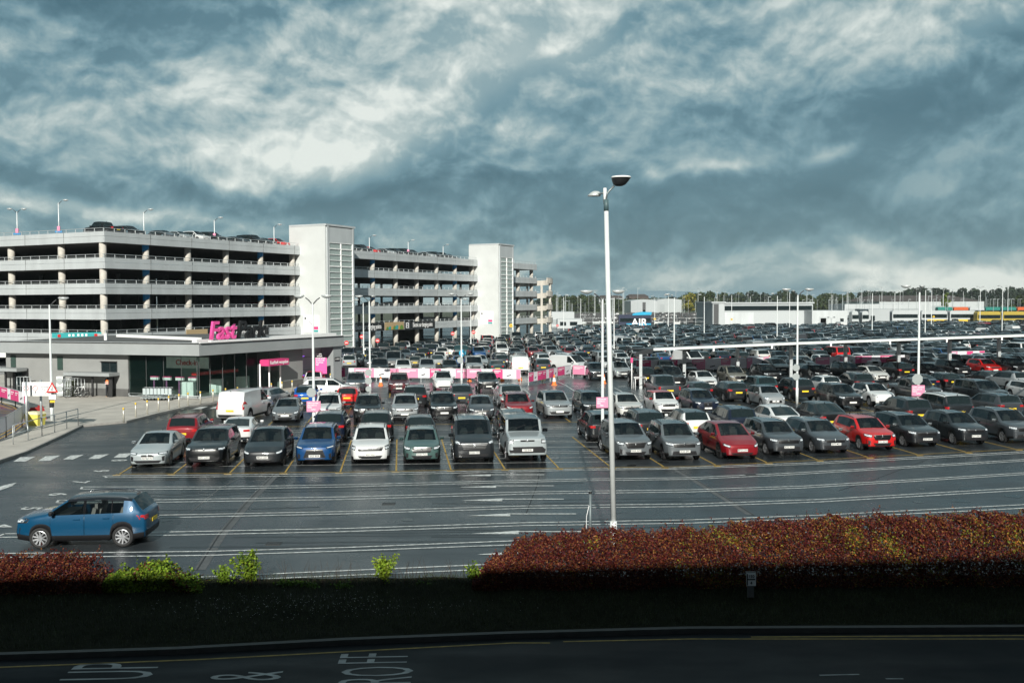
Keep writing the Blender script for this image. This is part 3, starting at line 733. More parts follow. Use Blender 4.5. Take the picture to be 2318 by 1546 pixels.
def sheet(name, poly, z, m, thick=0, kind='structure', base=0):
    mb = MB()
    if thick: mb.prism([(p[0], p[1]) for p in poly], z-thick, z, m)
    else:
        n = len(poly); mb.add([(p[0], p[1], z) for p in poly], [tuple(range(n))], m)
    me = mb.mesh(name); 
    bm = bmesh.new(); bm.from_mesh(me); bmesh.ops.triangulate(bm, faces=[f for f in bm.faces if len(f.verts) > 4]); bmesh.ops.recalc_face_normals(bm, faces=bm.faces); 
    if not thick:
        for f in bm.faces:
            if f.normal.z < 0: f.normal_flip()
    bm.to_mesh(me); bm.free()
    return tag(link(name, me), kind=kind)
sheet('ground', [(-2600, -150), (2600, -150), (2600, 2450), (-2600, 2450)], -.02, 'land')
sheet('car_park_surface', [(-170, 24.2), (420, 24.2), (420, 330), (-170, 330)], 0, 'asphalt')
# near road, kerb and verge, in the shade of the terminal
kerb_px = [(-400, 1508), (0, 1494), (400, 1481), (780, 1460), (1160, 1445), (1560, 1434), (2318, 1430), (2900, 1430)]
K = [G(x, y) for x, y in kerb_px]
road = [(-60, -1), (60, -1)]+[(p.x, p.y) for p in K[::-1]]
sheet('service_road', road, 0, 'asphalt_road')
mb = MB()
for a, b in zip(K, K[1:]): mb.beam(Vector((a.x, a.y+.08, .06)), Vector((b.x, b.y+.08, .06)), .16, .13, 'kerb_stone')
tag(mb.build('road_kerb'), kind='structure')
back_px = [(2900, 1345), (2318, 1345), (1500, 1352), (1000, 1362), (700, 1368), (0, 1395), (-400, 1410)]
Kb = [G(x, 1366) for x in (2900, 2318, 1560, 1160, 780, 400, 0, -400)]
def verge_z(x, y): return .10+.05*math.sin(x*.9)*math.sin(y*2.1)+.02*math.sin(x*3.1+y)
mb = MB(); NX = 120
def lerp_poly(pts, x):
    pts = sorted(pts, key=lambda p: p.x); return float(np.interp(x, [p.x for p in pts], [p.y for p in pts]))
rows = []
for j in range(12):
    for i in range(NX+1):
        x = -22+48*i/NX; y0 = lerp_poly(K, x)+.16; y1 = 27.4; y = y0+(y1-y0)*j/11
        z = (verge_z(x, y) if 0 < j < 11 else .118 if j == 0 else -.05); rows.append((x, y, z))
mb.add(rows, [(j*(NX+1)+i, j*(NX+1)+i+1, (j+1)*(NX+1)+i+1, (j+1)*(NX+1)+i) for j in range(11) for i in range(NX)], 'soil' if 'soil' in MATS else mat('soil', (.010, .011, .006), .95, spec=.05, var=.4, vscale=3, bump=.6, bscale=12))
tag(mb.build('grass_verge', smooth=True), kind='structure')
# ---- painted lines
def strip(mb, pts, w, m, z=.008):
    pts = [Vector((p[0], p[1], 0)) for p in pts]; L = []; 
    for i, p in enumerate(pts):
        d = (pts[min(i+1, len(pts)-1)]-pts[max(0, i-1)]).normalized(); n = Vector((-d.y, d.x, 0))
        L.append((p+n*w/2, p-n*w/2))
    for (a, b), (c, d) in zip(L, L[1:]): mb.add([(a.x, a.y, z), (b.x, b.y, z), (d.x, d.y, z), (c.x, c.y, z)], [(0, 1, 2, 3)], m)
def pxstrip(mb, pts, w, m, z=.008, sub=4):
    q = []
    for a, b in zip(pts, pts[1:]):
        for k in range(sub): q.append(G(a[0]+(b[0]-a[0])*k/sub, a[1]+(b[1]-a[1])*k/sub))
    q.append(G(*pts[-1])); strip(mb, q, w, m, z)
LN = MB(); w = .10
lines = [
 [(234, 1077), (780, 1072), (1320, 1061), (1515, 1059), (1840, 1047), (2318, 1022), (2700, 1000)], [(242, 1081), (780, 1076.5), (1320, 1064), (1515, 1062), (1840, 1050.5), (2318, 1025.5), (2700, 1004)],
 [(187, 1102), (480, 1102), (780, 1097), (1150, 1088), (1320, 1084), (1560, 1081), (1780, 1071), (2012, 1058), (2318, 1040), (2700, 1017)], [(183, 1107), (480, 1107), (780, 1102), (1150, 1092), (1320, 1088), (1560, 1085), (1780, 1075), (2012, 1061.5), (2318, 1043.5), (2700, 1021)],
 [(133, 1132), (333, 1131.5), (780, 1124.5), (1200, 1113), (1560, 1108.5), (1818, 1100), (2100, 1083.5), (2318, 1070), (2700, 1045)], [(128, 1138), (333, 1137), (780, 1130.5), (1200, 1118), (1560, 1113.5), (1818, 1104.5), (2100, 1087.5), (2318, 1074), (2700, 1049)],
 [(60, 1168), (350, 1166), (780, 1157.5), (1184, 1145), (1560, 1140.5), (1853, 1130.5), (2318, 1104), (2700, 1080)], [(52, 1174), (350, 1172), (780, 1163), (1184, 1150.5), (1560, 1146.5), (1853, 1136), (2318, 1109.5), (2700, 1085)],
 [(10, 1208), (350, 1204.5), (780, 1196), (1184, 1183), (1560, 1176.5), (1853, 1166), (2318, 1142), (2700, 1118)], [(-10, 1216), (350, 1212), (780, 1203), (1184, 1189.5), (1560, 1184), (1853, 1173), (2318, 1150), (2700, 1126)],
 [(-60, 1253), (230, 1250.5), (480, 1247.5), (780, 1239), (1184, 1223), (1560, 1213), (1853, 1203), (2318, 1178)], [(-80, 1262), (230, 1259.5), (480, 1256.5), (780, 1247), (1184, 1232), (1560, 1221), (1853, 1211), (2318, 1186)],
 [(-100, 1316), (452, 1306), (800, 1290.5), (1066, 1279), (1300, 1268)], [(-100, 1327), (452, 1316), (800, 1301.5), (1066, 1290), (1300, 1279)]]
for l in lines: pxstrip(LN, l, w, 'line_white')
for a, b in ((lines[0], lines[1]), (lines[2], lines[3]), (lines[4], lines[5]), (lines[6], lines[7]), (lines[8], lines[9])): pxstrip(LN, [a[0], b[0]], w, 'line_white', sub=1)
# single and paired lines that run on through the bays behind
for (y0, x0, x1) in ((967, 600, 1400), (970.5, 600, 1400), (983, 640, 1380), (986.5, 640, 1380), (998, 560, 1370), (1001.5, 560, 1370), (1012, 520, 1372), (1022, 500, 1374), (1026, 500, 1374), (1036, 300, 1376), (1046, 300, 1380)):
    pxstrip(LN, [(x0, y0+(1280-x0)*.012), (1280, y0), (x1, y0-1)], .07, 'line_white')
for (y0, x0, x1) in ((955, 1450, 1900), (936, 1900, 2400), (945, 1850, 2400), (905, 1850, 2400), (893, 1560, 1960)):
    pxstrip(LN, [(x0, y0), (x1, y0-.035*(x1-x0))], .08, 'line_white')
# arrows between the lanes
for (tx, ty, bx, by0, by1, ex, ey) in ((1039, 1103, 1123, 1099, 1104, 1253, 1099.5), (1044, 1133, 1137, 1128, 1134.5, 1276, 1129.5), (1056, 1167.5, 1155, 1162, 1168.5, 1304, 1163), (1066, 1208, 1174, 1201, 1209, 1330, 1203), (1080, 1255, 1176, 1247.5, 1257, 1350, 1249), (1031, 1077, 1111, 1073.5, 1077.5, 1232, 1074.5)):
    a, b, c = G(tx, ty), G(bx, by0), G(bx, by1); LN.add([(p.x, p.y, .009) for p in (a, c, b)], [(0, 1, 2)], 'line_white'); pxstrip(LN, [(bx, ey), (ex, ey)], .13, 'line_white')
# zebra bars and the big arrow on the entry road
for k, q in enumerate([[(30, 1045), (46, 1035), (80, 1034), (57, 1045)], [(86, 1043.5), (103, 1033), (137, 1031), (113, 1043)], [(143, 1040), (160, 1031), (190, 1029.5), (165, 1040)], [(199, 1039), (215, 1030), (247, 1028), (224, 1038.5)], [(257, 1036), (270, 1027), (300, 1026), (284, 1036)], [(0, 1110), (-40, 1118), (0, 1101), (38, 1092), (28, 1100)],
    [(395, 927), (410, 922), (430, 921), (413, 927)], [(436, 926), (452, 921), (472, 920), (455, 926)], [(474, 925), (488, 920), (505, 920), (492, 925)]]):
    pts = [G(*p) for p in q]; LN.add([(p.x, p.y, .010) for p in pts], [tuple(range(len(pts)))], 'line_white')
# bay dividers, yellow
DV = (G(905, 684.5)-G(905, 1100)).normalized(); DV = Vector((ray(905, 683.2).x, ray(905, 683.2).y, 0)).normalized()
HEAD = math.atan2(-DV.x, DV.y)            # rotation of a car whose nose is towards the camera
YL = [(262, 1073), (780, 1068.5), (1300, 1059), (1560, 1056), (1800, 1044), (2000, 1033), (2318, 1016), (2700, 996)]
pxstrip(LN, YL, .07, 'line_yellow')
def yrow(px): return float(np.interp(px, [p[0] for p in YL], [p[1] for p in YL]))
for px in (270, 393, 520, 645, 770, 897, 1021, 1143, 1265, 1384, 1503, 1621, 1737, 1852, 1965, 2077, 2187, 2300, 2410):
    a = G(px, yrow(px)); b = a+DV*10.4; strip(LN, [a, b], .075, 'line_yellow')
    LN.box((a.x+.0, a.y-.28, .006), (.35, .12, .008), 'line_yellow')
YC = [(595, 966.5), (820, 963.5), (1320, 955), (1620, 950), (1905, 934), (2197, 925), (2400, 915)]
pxstrip(LN, YC, .09, 'line_yellow')
for px in range(604, 2400, 86):
    a = G(px, float(np.interp(px, [p[0] for p in YC], [p[1] for p in YC]))); strip(LN, [a, a+DV*10.4], .08, 'line_yellow')
YE = [(680, 905), (1180, 893), (1420, 888)]
pxstrip(LN, YE, .08, 'line_yellow')
for px in range(690, 1200, 64): a = G(px, 905-(px-680)*.024); strip(LN, [a, a+DV*4.8], .08, 'line_yellow')
# curved and dashed lines in the middle lane
pxstrip(LN, [(1183, 905), (1196, 900), (1200, 893), (1190, 884), (1175, 879)], .10, 'line_white')
pxstrip(LN, [(1262, 864), (1280, 872), (1300, 885), (1312, 893)], .11, 'line_white'); pxstrip(LN, [(1391, 878), (1412, 889)], .11, 'line_white')
for x in (1244, 1262, 1293, 1321, 1400, 1430): pxstrip(LN, [(x, 875), (x+16, 874.6)], .25, 'line_white')
pxstrip(LN, [(600, 905), (660, 880), (740, 872)], .1, 'line_yellow'); pxstrip(LN, [(620, 913), (700, 880)], .1, 'line_yellow')
tag(LN.build('painted_lines'), kind='structure')
# trench patches and cracks
PT = MB()
pxstrip(PT, [(452, 1290), (500, 1212), (560, 1140), (626, 1073)], .34, 'patch', .005); pxstrip(PT, [(446, 1290), (495, 1212), (556, 1140), (622, 1073)], .05, 'crack', .0065)
pxstrip(PT, [(1700, 1166), (1640, 1128), (1570, 1086), (1520, 1058)], .30, 'patch', .005); pxstrip(PT, [(1706, 1166), (1645, 1128), (1575, 1086), (1524, 1058)], .05, 'crack', .0065)
pxstrip(PT, [(1190, 1165), (1215, 1100), (1222, 1066)], .04, 'crack', .005); pxstrip(PT, [(1900, 1110), (1980, 1085), (2100, 1040)], .04, 'crack', .005)
pxstrip(PT, [(430, 1160), (500, 1103), (560, 1073)], .06, 'patch', .005)
rt_ = random.Random(4); mat('tyre_mark', (.014, .017, .019), .35, var=.5, vscale=1.5); mat('stain', (.012, .014, .015), .25, var=.4, vscale=3); mat('drain', (.03, .03, .03), .5)
for k in range(16):
    y = 1085+k*11+rt_.uniform(-3, 3); x0 = rt_.uniform(100, 1500); x1 = x0+rt_.uniform(200, 700); b_ = rt_.uniform(-4, 4)
    for dy in (0, 5+k*.6): pxstrip(PT, [(x0, y+dy), ((x0+x1)/2, y+dy+b_), (x1, y+dy-6)], .16, 'tyre_mark', .0045+.00005*k)
for k in range(30):
    px, py = rt_.uniform(250, 2300), rt_.uniform(985, 1180); g = G(px, py); n = 9; r = rt_.uniform(.12, .4); PT.add([(g.x+r*rt_.uniform(.6, 1.1)*math.cos(2*math.pi*i/n), g.y+r*rt_.uniform(.6, 1.1)*math.sin(2*math.pi*i/n), .0052+k*.00003) for i in range(n)], [tuple(range(n))], 'stain')
tag(PT.build('asphalt_patches'), kind='structure')
for (px, py) in ((390, 1085), (880, 1140), (620, 1230), (1700, 1075), (1330, 905)):
    g = G(px, py); o_ = MB(); o_.box((0, 0, 0), (.5, .4, .016), 'drain')
    for i in range(6): o_.box((-.2+.08*i, 0, .009), (.03, .34, .004), 'crack')
    tag(o_.build('drain_cover', None, False, (g.x, g.y, .004)), kind='structure')
# digits at the lane ends
for i, (d, x, y) in enumerate((('8', 268, 1042), ('9', 226, 1066), ('7', 178, 1091), ('6', 130, 1119), ('5', 68, 1151), ('4', 4, 1191))):
    me = text_mesh(d, 1.05, 'line_white', 0, bold=.02); o = link('lane_number', me); p = G(x, y); o.location = (p.x, p.y, .010); o.rotation_euler = (0, 0, -math.pi/2); tag(o, kind='structure')
# words on the near road (drivers come from the right)
for txt, x, y, sx, sy in (('UP', 265, 1519, .72, 4.4), ('&', 565, 1530, .75, 3.6), ('FF', 855, 1490, .62, 3.6), ('RO', 862, 1528, .62, 3.6)):
    me = text_mesh(txt, 1.0, 'line_faded', 0, bold=-.008); o = link('road_lettering', me); p = G(x, y); o.location = (p.x, p.y, .006)
    o.rotation_euler = (0, 0, math.pi/2+.04); o.scale = (sx*1.15, sy*.62, 1); tag(o, kind='structure')
mat('shaded_yellow', (.22, .15, .03), .7, var=.5, vscale=4); mb = MB()  # darker copy of the line yellow, the near road's shade put into the colour
pxstrip(mb, [(-100, 1514), (0, 1510), (460, 1492), (780, 1475), (1160, 1455), (1245, 1455)], .07, 'shaded_yellow', .006); pxstrip(mb, [(1275, 1452), (1560, 1446), (2318, 1446), (2600, 1446)], .07, 'shaded_yellow', .006)
pxstrip(mb, [(1700, 1441.5), (2318, 1438), (2600, 1438)], .07, 'shaded_yellow', .006)
pxstrip(mb, [(1855, 1528), (1945, 1526)], .05, 'line_faded', .006); pxstrip(mb, [(2005, 1536), (2045, 1536)], .05, 'line_faded', .006)
tag(mb.build('road_edge_lines'), kind='structure')
# pavement in front of the reception building
PV = [(-500, 1180), (-200, 1110), (0, 1046), (60, 1026), (150, 984), (186, 966), (285, 957), (360, 938), (430, 922), (560, 902), (665, 889), (757, 868), (762, 852), (600, 850), (-500, 850)]
pv = [G(x, y) for x, y in PV]
sheet('pavement', [(p.x, p.y) for p in pv], .12, 'paving', .14)
mat('pale_kerb', (.30, .29, .27), .75, var=.2, vscale=4); mb = MB()
for a, b in zip(pv[:12], pv[1:12]): mb.beam((a.x, a.y-.05, .055), (b.x, b.y-.05, .055), .14, .145, 'pale_kerb')
tag(mb.build('pavement_kerb'), kind='structure')
s2 = [G(x, y) for x, y in ((-500, 1075), (0, 1003), (35, 985), (62, 968), (72, 952), (60, 935), (30, 920), (-60, 905), (-500, 900))]
sheet('drop_off_lane', [(p.x, p.y) for p in s2], .126, 'asphalt')
mb = MB()
for l in ([(-80, 1040), (0, 998), (36, 978), (56, 962), (64, 950)], [(-60, 1008), (0, 990), (30, 974), (50, 960)], [(-60, 905), (0, 913), (30, 925), (48, 938)], [(-60, 912), (0, 921), (30, 931)], [(0, 938), (40, 941)], [(-40, 928), (24, 936)]):
    q = [G(*p) for p in l]; strip(mb, q, .10, 'line_yellow', .131)
tag(mb.build('drop_off_lines'), kind='structure')
# ============================================================ multi-storey car park
C0 = Vector((-48.3, 115.7, 0)); U = Vector((.4446, .8957, 0)); V_ = Vector((-.8957, .4446, 0)); NO = -V_
def GP(s, t=0, z=0): return C0+U*s+V_*t+Vector((0, 0, z))    # s along long side, t into the building
TOPS = [4.15, 7.15, 10.2, 13.25, 16.35]; SLABH = 1.30
mat('joint', (.16, .17, .175), .8)
gar = thing('multi_storey_car_park', 'long five deck grey multi-storey car park with two white stair towers', 'car park building', C0)
def gb(mb, name, smooth=False, parent=None):
    for i, v in enumerate(mb.v): mb.v[i] = (v[0]-C0.x, v[1]-C0.y, v[2])
    return mb.build(name, parent or gar, smooth)
S_END = 121.7; S_BREAK = 100
for z in TOPS:
    mb = MB()
    # spandrels: long side, left side, far end
    for (a, b) in ((GP(0, 0), GP(S_END, 0)), (GP(0, .15), GP(0, 60))):
        d = (b-a).normalized()
        for (h0, h1, off) in ((z-SLABH, z-SLABH*.42-.015, 0), (z-SLABH*.42+.015, z-.0, .03)):
            n = NO if abs(d.dot(U)) > .9 else -U
            mb.beam(a-n*.14+n*off*-1+Vector((0, 0, (h0+h1)/2)), b-n*.14-n*off+Vector((0, 0, (h0+h1)/2)), .28, h1-h0, 'panel_grey')
    for s in range(7, 120, 7): mb.beam(GP(s, -.008, z-SLABH+.02), GP(s+.05, -.008, z-.02+0) if 0 else GP(s, -.008, z-.02), .04, .05, 'joint')
    for s in range(7, 58, 7): mb.beam(GP(-.008, s, z-SLABH+.02), GP(-.008, s, z-.02), .04, .05, 'joint')
    mb.beam(GP(S_END+.14, .2, z-SLABH/2), GP(S_END+.14, 34, z-SLABH/2), .28, SLABH, 'panel_grey')
    gb(mb, 'spandrel')
    mb = MB(); zz = z-SLABH+.25
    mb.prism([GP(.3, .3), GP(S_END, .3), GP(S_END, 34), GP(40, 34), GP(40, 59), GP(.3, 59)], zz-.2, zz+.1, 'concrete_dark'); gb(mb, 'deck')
    mb = MB()                      # railing: top rail, lower rail, posts
    for (a, b, n) in ((GP(.1, .25), GP(S_END-.2, .25), 76), (GP(.25, .3), GP(.25, 59), 36)):
        for h in (.42, .14): mb.beam(a+Vector((0, 0, z+h)), b+Vector((0, 0, z+h)), .05, .06 if h > .2 else .035, 'galv')
        for k in range(n+1): p = a.lerp(b, k/n); mb.beam(p+Vector((0, 0, z-.05)), p+Vector((0, 0, z+.42)), .06, .06, 'galv')
    gb(mb, 'railing')
Zb = [0]+[z-.5 for z in TOPS[:-1]]
cols = [(k*7.1 if k else .55) for k in range(18)]
for k, s in enumerate(cols):
    for li, z in enumerate(TOPS):
        z0 = TOPS[li-1]-.02 if li else 0; z0 -= 0 if li else 0
        if li == 0 and s < 40: continue
        mb = MB(); c = GP(s, .95); zt = z-SLABH
        mb.lathe((c.x, c.y, 0), [(.42, z0-1.0 if li else 0), (.42, zt+.05)], 'concrete', 16)
        o = gb(mb, 'column', True)
        if k in (1, 4, 8, 12) and li:
            mb = MB(); n = 16; vs = []; ztop = zt+.02; hb = (zt-z0)*.52
            for i in range(n+1):
                t = 2*math.pi*i/n; x, y = .428*math.cos(t), .428*math.sin(t); low = hb*(.45+.55*max(0, math.sin(t*.5)))
                vs += [(c.x+x, c.y+y, ztop), (c.x+x, c.y+y, ztop-low)]
            mb.add(vs, [(2*i, 2*i+1, 2*i+3, 2*i+2) for i in range(n)], 'blue_paint'); gb(mb, 'level_marker', True, o)
def lt(px): r = ray(px, 600); return (C0.x*r.y-C0.y*r.x)/(V_.y*r.x-V_.x*r.y)
for tk in (lt(125), lt(11), lt(-105), lt(-225)):
    for li, z in enumerate(TOPS):
        if not li: continue
        mb = MB(); c = GP(.95, tk); mb.lathe((c.x, c.y, 0), [(.42, TOPS[li-1]-1.0), (.42, z-SLABH+.05)], 'concrete', 16); gb(mb, 'column', True)
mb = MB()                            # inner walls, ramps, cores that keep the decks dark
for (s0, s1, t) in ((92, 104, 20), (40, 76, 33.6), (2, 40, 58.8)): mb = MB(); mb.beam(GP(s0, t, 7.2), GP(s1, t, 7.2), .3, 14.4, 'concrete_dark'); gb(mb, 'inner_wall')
mb = MB()
mb.beam(GP(40, 34, 7.2), GP(40, 59, 7.2), .3, 14.4, 'concrete_dark'); gb(mb, 'inner_wall')
for t in (17, 33):
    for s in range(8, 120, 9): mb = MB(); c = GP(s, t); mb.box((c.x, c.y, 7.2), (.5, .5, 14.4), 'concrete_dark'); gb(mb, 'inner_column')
mb = MB(); mb.beam(GP(.15, .12, 1.9), GP(.15, 60, 1.9), .2, 1.9, 'white_paint'); mb.beam(GP(.1, .1, 1.5), GP(36, .1, 1.5), .25, 3.0, 'cement_wall'); gb(mb, 'ground_wall')
# round ramp end, warm concrete
mb = MB()
for z in (3.2, 6.2, 9.2, 12.2):
    for k in range(-8, 9):
        a0 = math.radians(k*11.25); a1 = math.radians((k+1)*11.25); c = GP(S_END+.3, 1.5)
        def rp(a, r=8.2): return c+U*(r*math.cos(a)*.72)-V_*(r*.55*math.sin(a))
        mb.beam(rp(a0)+Vector((0, 0, z+k*.05)), rp(a1)+Vector((0, 0, z+(k+1)*.05)), .25, 1.2, 'concrete'); mb.beam(rp(a0)+Vector((0, 0, z+.95+k*.05)), rp(a1)+Vector((0, 0, z+.95+(k+1)*.05)), .06, .06, 'galv')
for k in (-4, 0, 4, 7):
    a = math.radians(k*11.25); p = rp(a, 7.7); mb.beam(p, p+Vector((0, 0, 12.6)), .5, .5, 'concrete')
gb(mb, 'ramp')
# stair towers
def tower(s, ht, wl, sign):
    a = GP(s, 2, 0); A = GP(s, -4.75, 0); Bq = A+U*wl; Cq = GP(s+wl, 2, 0)
    t0 = MB(); 
    t0.beam((a+A)/2*1.0-(a-A)/2+Vector((0, 0, ht/2)), a+Vector((0, 0, ht/2)), .3, ht, 'tower_panel')       # broad white wall facing the viewer
    t0.beam(Cq+Vector((0, 0, ht/2)), Bq+Vector((0, 0, ht/2)), .3, ht, 'tower_panel')
    t0.beam(a+Vector((0, 0, ht/2)), Cq+Vector((0, 0, ht/2)), .3, ht, 'tower_panel')
    e = .45
    t0.beam(A+U*.16+Vector((0, 0, ht/2)), A+U*(e+.16)+Vector((0, 0, ht/2)), .34, ht-.02, 'panel_grey'); t0.beam(Bq-U*.16+Vector((0, 0, ht/2)), Bq-U*e+Vector((0, 0, ht/2)), .34, ht-.02, 'panel_grey')
    t0.beam(A+U*(e+.2)+Vector((0, 0, ht-1.3)), Bq-U*(e+.04)+Vector((0, 0, ht-1.3)), .25, 2.3, 'panel_grey')
    t0.prism([A-U*.2+NO*.2, Bq+U*.2+NO*.2, Cq+U*.2, a-U*.2], ht, ht+.28, 'panel_grey')
    body = gb(t0, 'stair_tower')
    gl = MB(); gl.beam(A+U*(e+.2)+Vector((0, 0, (ht-2.5)/2)), Bq-U*(e+.04)+Vector((0, 0, (ht-2.5)/2)), .03, ht-2.5, 'tower_glass'); gb(gl, 'glazing', False, body)
    fr = MB(); w0, w1 = A+U*(e+.2)+NO*.08, Bq-U*(e+.04)+NO*.08
    for k in (0, .5, 1): p = w0.lerp(w1, k); fr.beam(p, p+Vector((0, 0, ht-2.5)), .16, .14, 'white_paint')
    n = 19
    for k in range(n+1): z = (ht-2.5)*k/n; fr.beam(w0+Vector((0, 0, z)), w1+Vector((0, 0, z)), .10, .10 if k % 3 else .2, 'white_paint')
    gb(fr, 'mullions', False, body)
    fl = MB(); levels = [0]+[z for z in TOPS]
    for z0, z1 in zip(levels, levels[1:]):
        zm = (z0+z1)/2
        for (ta, tb, za, zb2, dt) in ((.12, .52, z0, zm, 1.2), (.52, .12, zm, z1, 2.7)):
            p = (A+U*(wl*ta+.3)-NO*dt)+Vector((0, 0, za)); q = (A+U*(wl*tb+.3)-NO*dt)+Vector((0, 0, zb2)); fl.beam(p, q, 1.3, .22, 'concrete')
            fl.beam(p+NO*.6+Vector((0, 0, 1)), q+NO*.6+Vector((0, 0, 1)), .05, .06, 'white_paint'); fl.beam(p+NO*.6+Vector((0, 0, .5)), q+NO*.6+Vector((0, 0, .5)), .05, .04, 'white_paint')
        fl.beam(A+U*(wl*.62)-NO*1.9+Vector((0, 0, zm)), A+U*(wl-.5)-NO*1.9+Vector((0, 0, zm)), 3, .22, 'concrete'); fl.beam(A+U*.5-NO*1.9+Vector((0, 0, z1)), A+U*(wl*.2)-NO*1.9+Vector((0, 0, z1)), 3, .22, 'concrete')
        fl.beam(A+U*(wl*.56)-NO*.5+Vector((0, 0, zm+.1)), A+U*(wl-.5)-NO*.5+Vector((0, 0, z1+.5)), .3, .2, 'white_paint')
    gb(fl, 'stairs', False, body)
    # map panel with pink and green strips on the white wall, low down
    d = (A-a).normalized(); nrm = -U
    pc = a+(A-a)*.60+nrm*.20
    m2 = MB(); m2.beam(pc-d*1.45+Vector((0, 0, 4.55)), pc+d*1.45+Vector((0, 0, 4.55)), .06, 2.6, 'white')
    m2.beam(pc+d*.35+nrm*.05+Vector((0, 0, 3.95)), pc+d*1.3+nrm*.05+Vector((0, 0, 3.95)), .03, .42, 'pink'); m2.beam(pc+d*.35+nrm*.05+Vector((0, 0, 3.5)), pc+d*1.3+nrm*.05+Vector((0, 0, 3.5)), .03, .3, 'teal')
    m2.beam(pc-d*1.25+nrm*.05+Vector((0, 0, 5.4)), pc-d*.95+nrm*.05+Vector((0, 0, 5.4)), .03, .3, 'dark_grey'); m2.beam(pc-d*.5+nrm*.05+Vector((0, 0, 5)), pc+d*.35+nrm*.05+Vector((0, 0, 4.3)), .03, .05, 'dark_grey')
    m2.beam(pc+d*.35+nrm*.05+Vector((0, 0, 4.3)), pc+d*.35+nrm*.05+Vector((0, 0, 3.5)), .03, .05, 'dark_grey')
    gb(m2, 'map_board', False, body)
tower(36.4, 19.3, 7.1, 1); tower(93.2, 19.3, 6.6, 1)
# sign band on the lowest spandrel
def fac(px): r = (px-1159)/2200; return (48.3+115.7*r)/(.4446-.8957*r)
def banner_sign(name, label, px0, px1, m, txt=None):
    s0, s1 = fac(px0), fac(px1); c = GP((s0+s1)/2, -.12, TOPS[0]-.52); Ls = s1-s0
    t = thing(name, label, 'sign', c, 0)
    mb = MB(); mb.beam(-U*Ls/2, U*Ls/2, .06, 1.35, m); mb.build('sign_board', t)
    if txt:
        me = text_mesh(txt, 1.15, 'white', .01, bold=.012); o = place_text('lettering', me, t, NO*.05+U*.9, U, (0, 0, 1)); wd = o.dimensions.x
        bb = [v.co.x for v in me.vertices]; ww = max(bb)-min(bb); k = (Ls-3.6)/ww; o.scale = (k, 1, 1)
        ic = MB(); ic.beam(-U*(Ls/2-.35)+NO*.05, -U*(Ls/2-1.35)+NO*.05, .02, 1.0, 'white'); ic.beam(-U*(Ls/2-.6)+NO*.07, -U*(Ls/2-1.0)+NO*.07, .02, .7, 'ink'); ic.beam(-U*(Ls/2-.7)+NO*.085, -U*(Ls/2-.9)+NO*.085, .02, .22, 'white'); ic.build('charger_icon', t)
    return t
banner_sign('wall_sign', 'black electric car charging points sign partly behind the first stair tower', 781, 868, 'black', 'Electric car charging points')
banner_sign('wall_sign', 'black electric car charging points sign at mid facade, right of picture panel', 915, 983, 'black', 'Electric car charging points')
banner_sign('wall_sign', 'black electric charging sign behind the rooftop lettering of the reception', 470, 606, 'black', 'Electric car charging points')
def picture_panel(px0, px1, label):
    s0, s1 = fac(px0), fac(px1); c = GP((s0+s1)/2, -.12, TOPS[0]-.52); Ls = s1-s0; t = thing('picture_panel', label, 'sign', c)
    mb = MB(); mb.beam(-U*Ls/2, U*Ls/2, .06, 1.35, mat('tan', (.45, .33, .18), .6)); mb.build('sign_board', t)
    mb = MB(); rr = random.Random(px0)
    for k in range(7):
        r = rr.uniform(.35, .6); p = -U*(Ls/2-.8)+U*(Ls-1.6)*k/6+NO*.045; n = 14; vs = []
        for i in range(n): a = math.pi*i/(n-1); vs.append(p+U*(r*math.cos(a))+Vector((0, 0, r*math.sin(a)*1.3-.62))+NO*(.002*k))
        mb.add(vs, [tuple(range(n))], ['leafg', 'teal', 'tan2'][k % 3] if 0 else [mat('leafg', (.12, .25, .04), .6), MATS['teal'], mat('tan2', (.55, .30, .08), .6)][k % 3])
    mb.build('printed_shapes', t)
picture_panel(870, 913, 'green and tan picture panel between the two black charging signs'); picture_panel(420, 468, 'colourful picture panel left of the pink rooftop letters')
p0 = P(118, 754, 118.5); t = thing('wall_banner', 'turquoise banner on the car park wall above the reception roof', 'banner', p0)
mb = MB(); dd = (P(230, 752, 116.3)-p0); mb.beam(Vector((0, 0, -.3)), dd+Vector((0, 0, -.3)), .08, .62, 'teal'); mb.build('panel', t)
mb = MB(); 
for k in (.12, .86): mb.beam(dd*k+Vector((0, -.08, -.35)), dd*(k+.06)+Vector((0, -.08, -.35)), .03, .35, 'red')
for k in (.34, .42, .52, .6, .68): mb.beam(dd*k+Vector((0, -.08, -.3)), dd*(k+.04)+Vector((0, -.08, -.3)), .03, .28, 'white')
mb.build('printed_shapes', t)
# ============================================================ reception building
A_ = G(16, 889, .12); A_.z = 0; C_ = G(450, 903, .12); C_.z = 0; R_ = G(757, 868); R_.z = 0
fu = (C_-A_).normalized(); fn = Vector((fu.y, -fu.x, 0)); ru = (R_-C_).normalized(); rn = Vector((ru.y, -ru.x, 0))
HT = 4.62; FB = 3.62; LA = (C_-A_).length; LR = (R_-C_).length
rec = thing('reception_building', 'low grey reception building with glass corner and deep roof fascia', 'building', C_)
def rb(mb, name, parent=None, smooth=False):
    for i, v in enumerate(mb.v): mb.v[i] = (v[0]-C_.x, v[1]-C_.y, v[2])
    return mb.build(name, parent or rec, smooth)
def fpx(px):      # distance from A along the front, for a column of pixels
    r = ray(px, 890); r = Vector((r.x, r.y)); return (A_.x*r.y-A_.y*r.x)/(fu.y*r.x-fu.x*r.y)
def rpx(px):
    r = ray(px, 880); r = Vector((r.x, r.y)); return (C_.x*r.y-C_.y*r.x)/(ru.y*r.x-ru.x*r.y)
OV = .85
back1 = R_+Vector((-13, 9, 0)); back2 = A_+Vector((3, 14, 0))
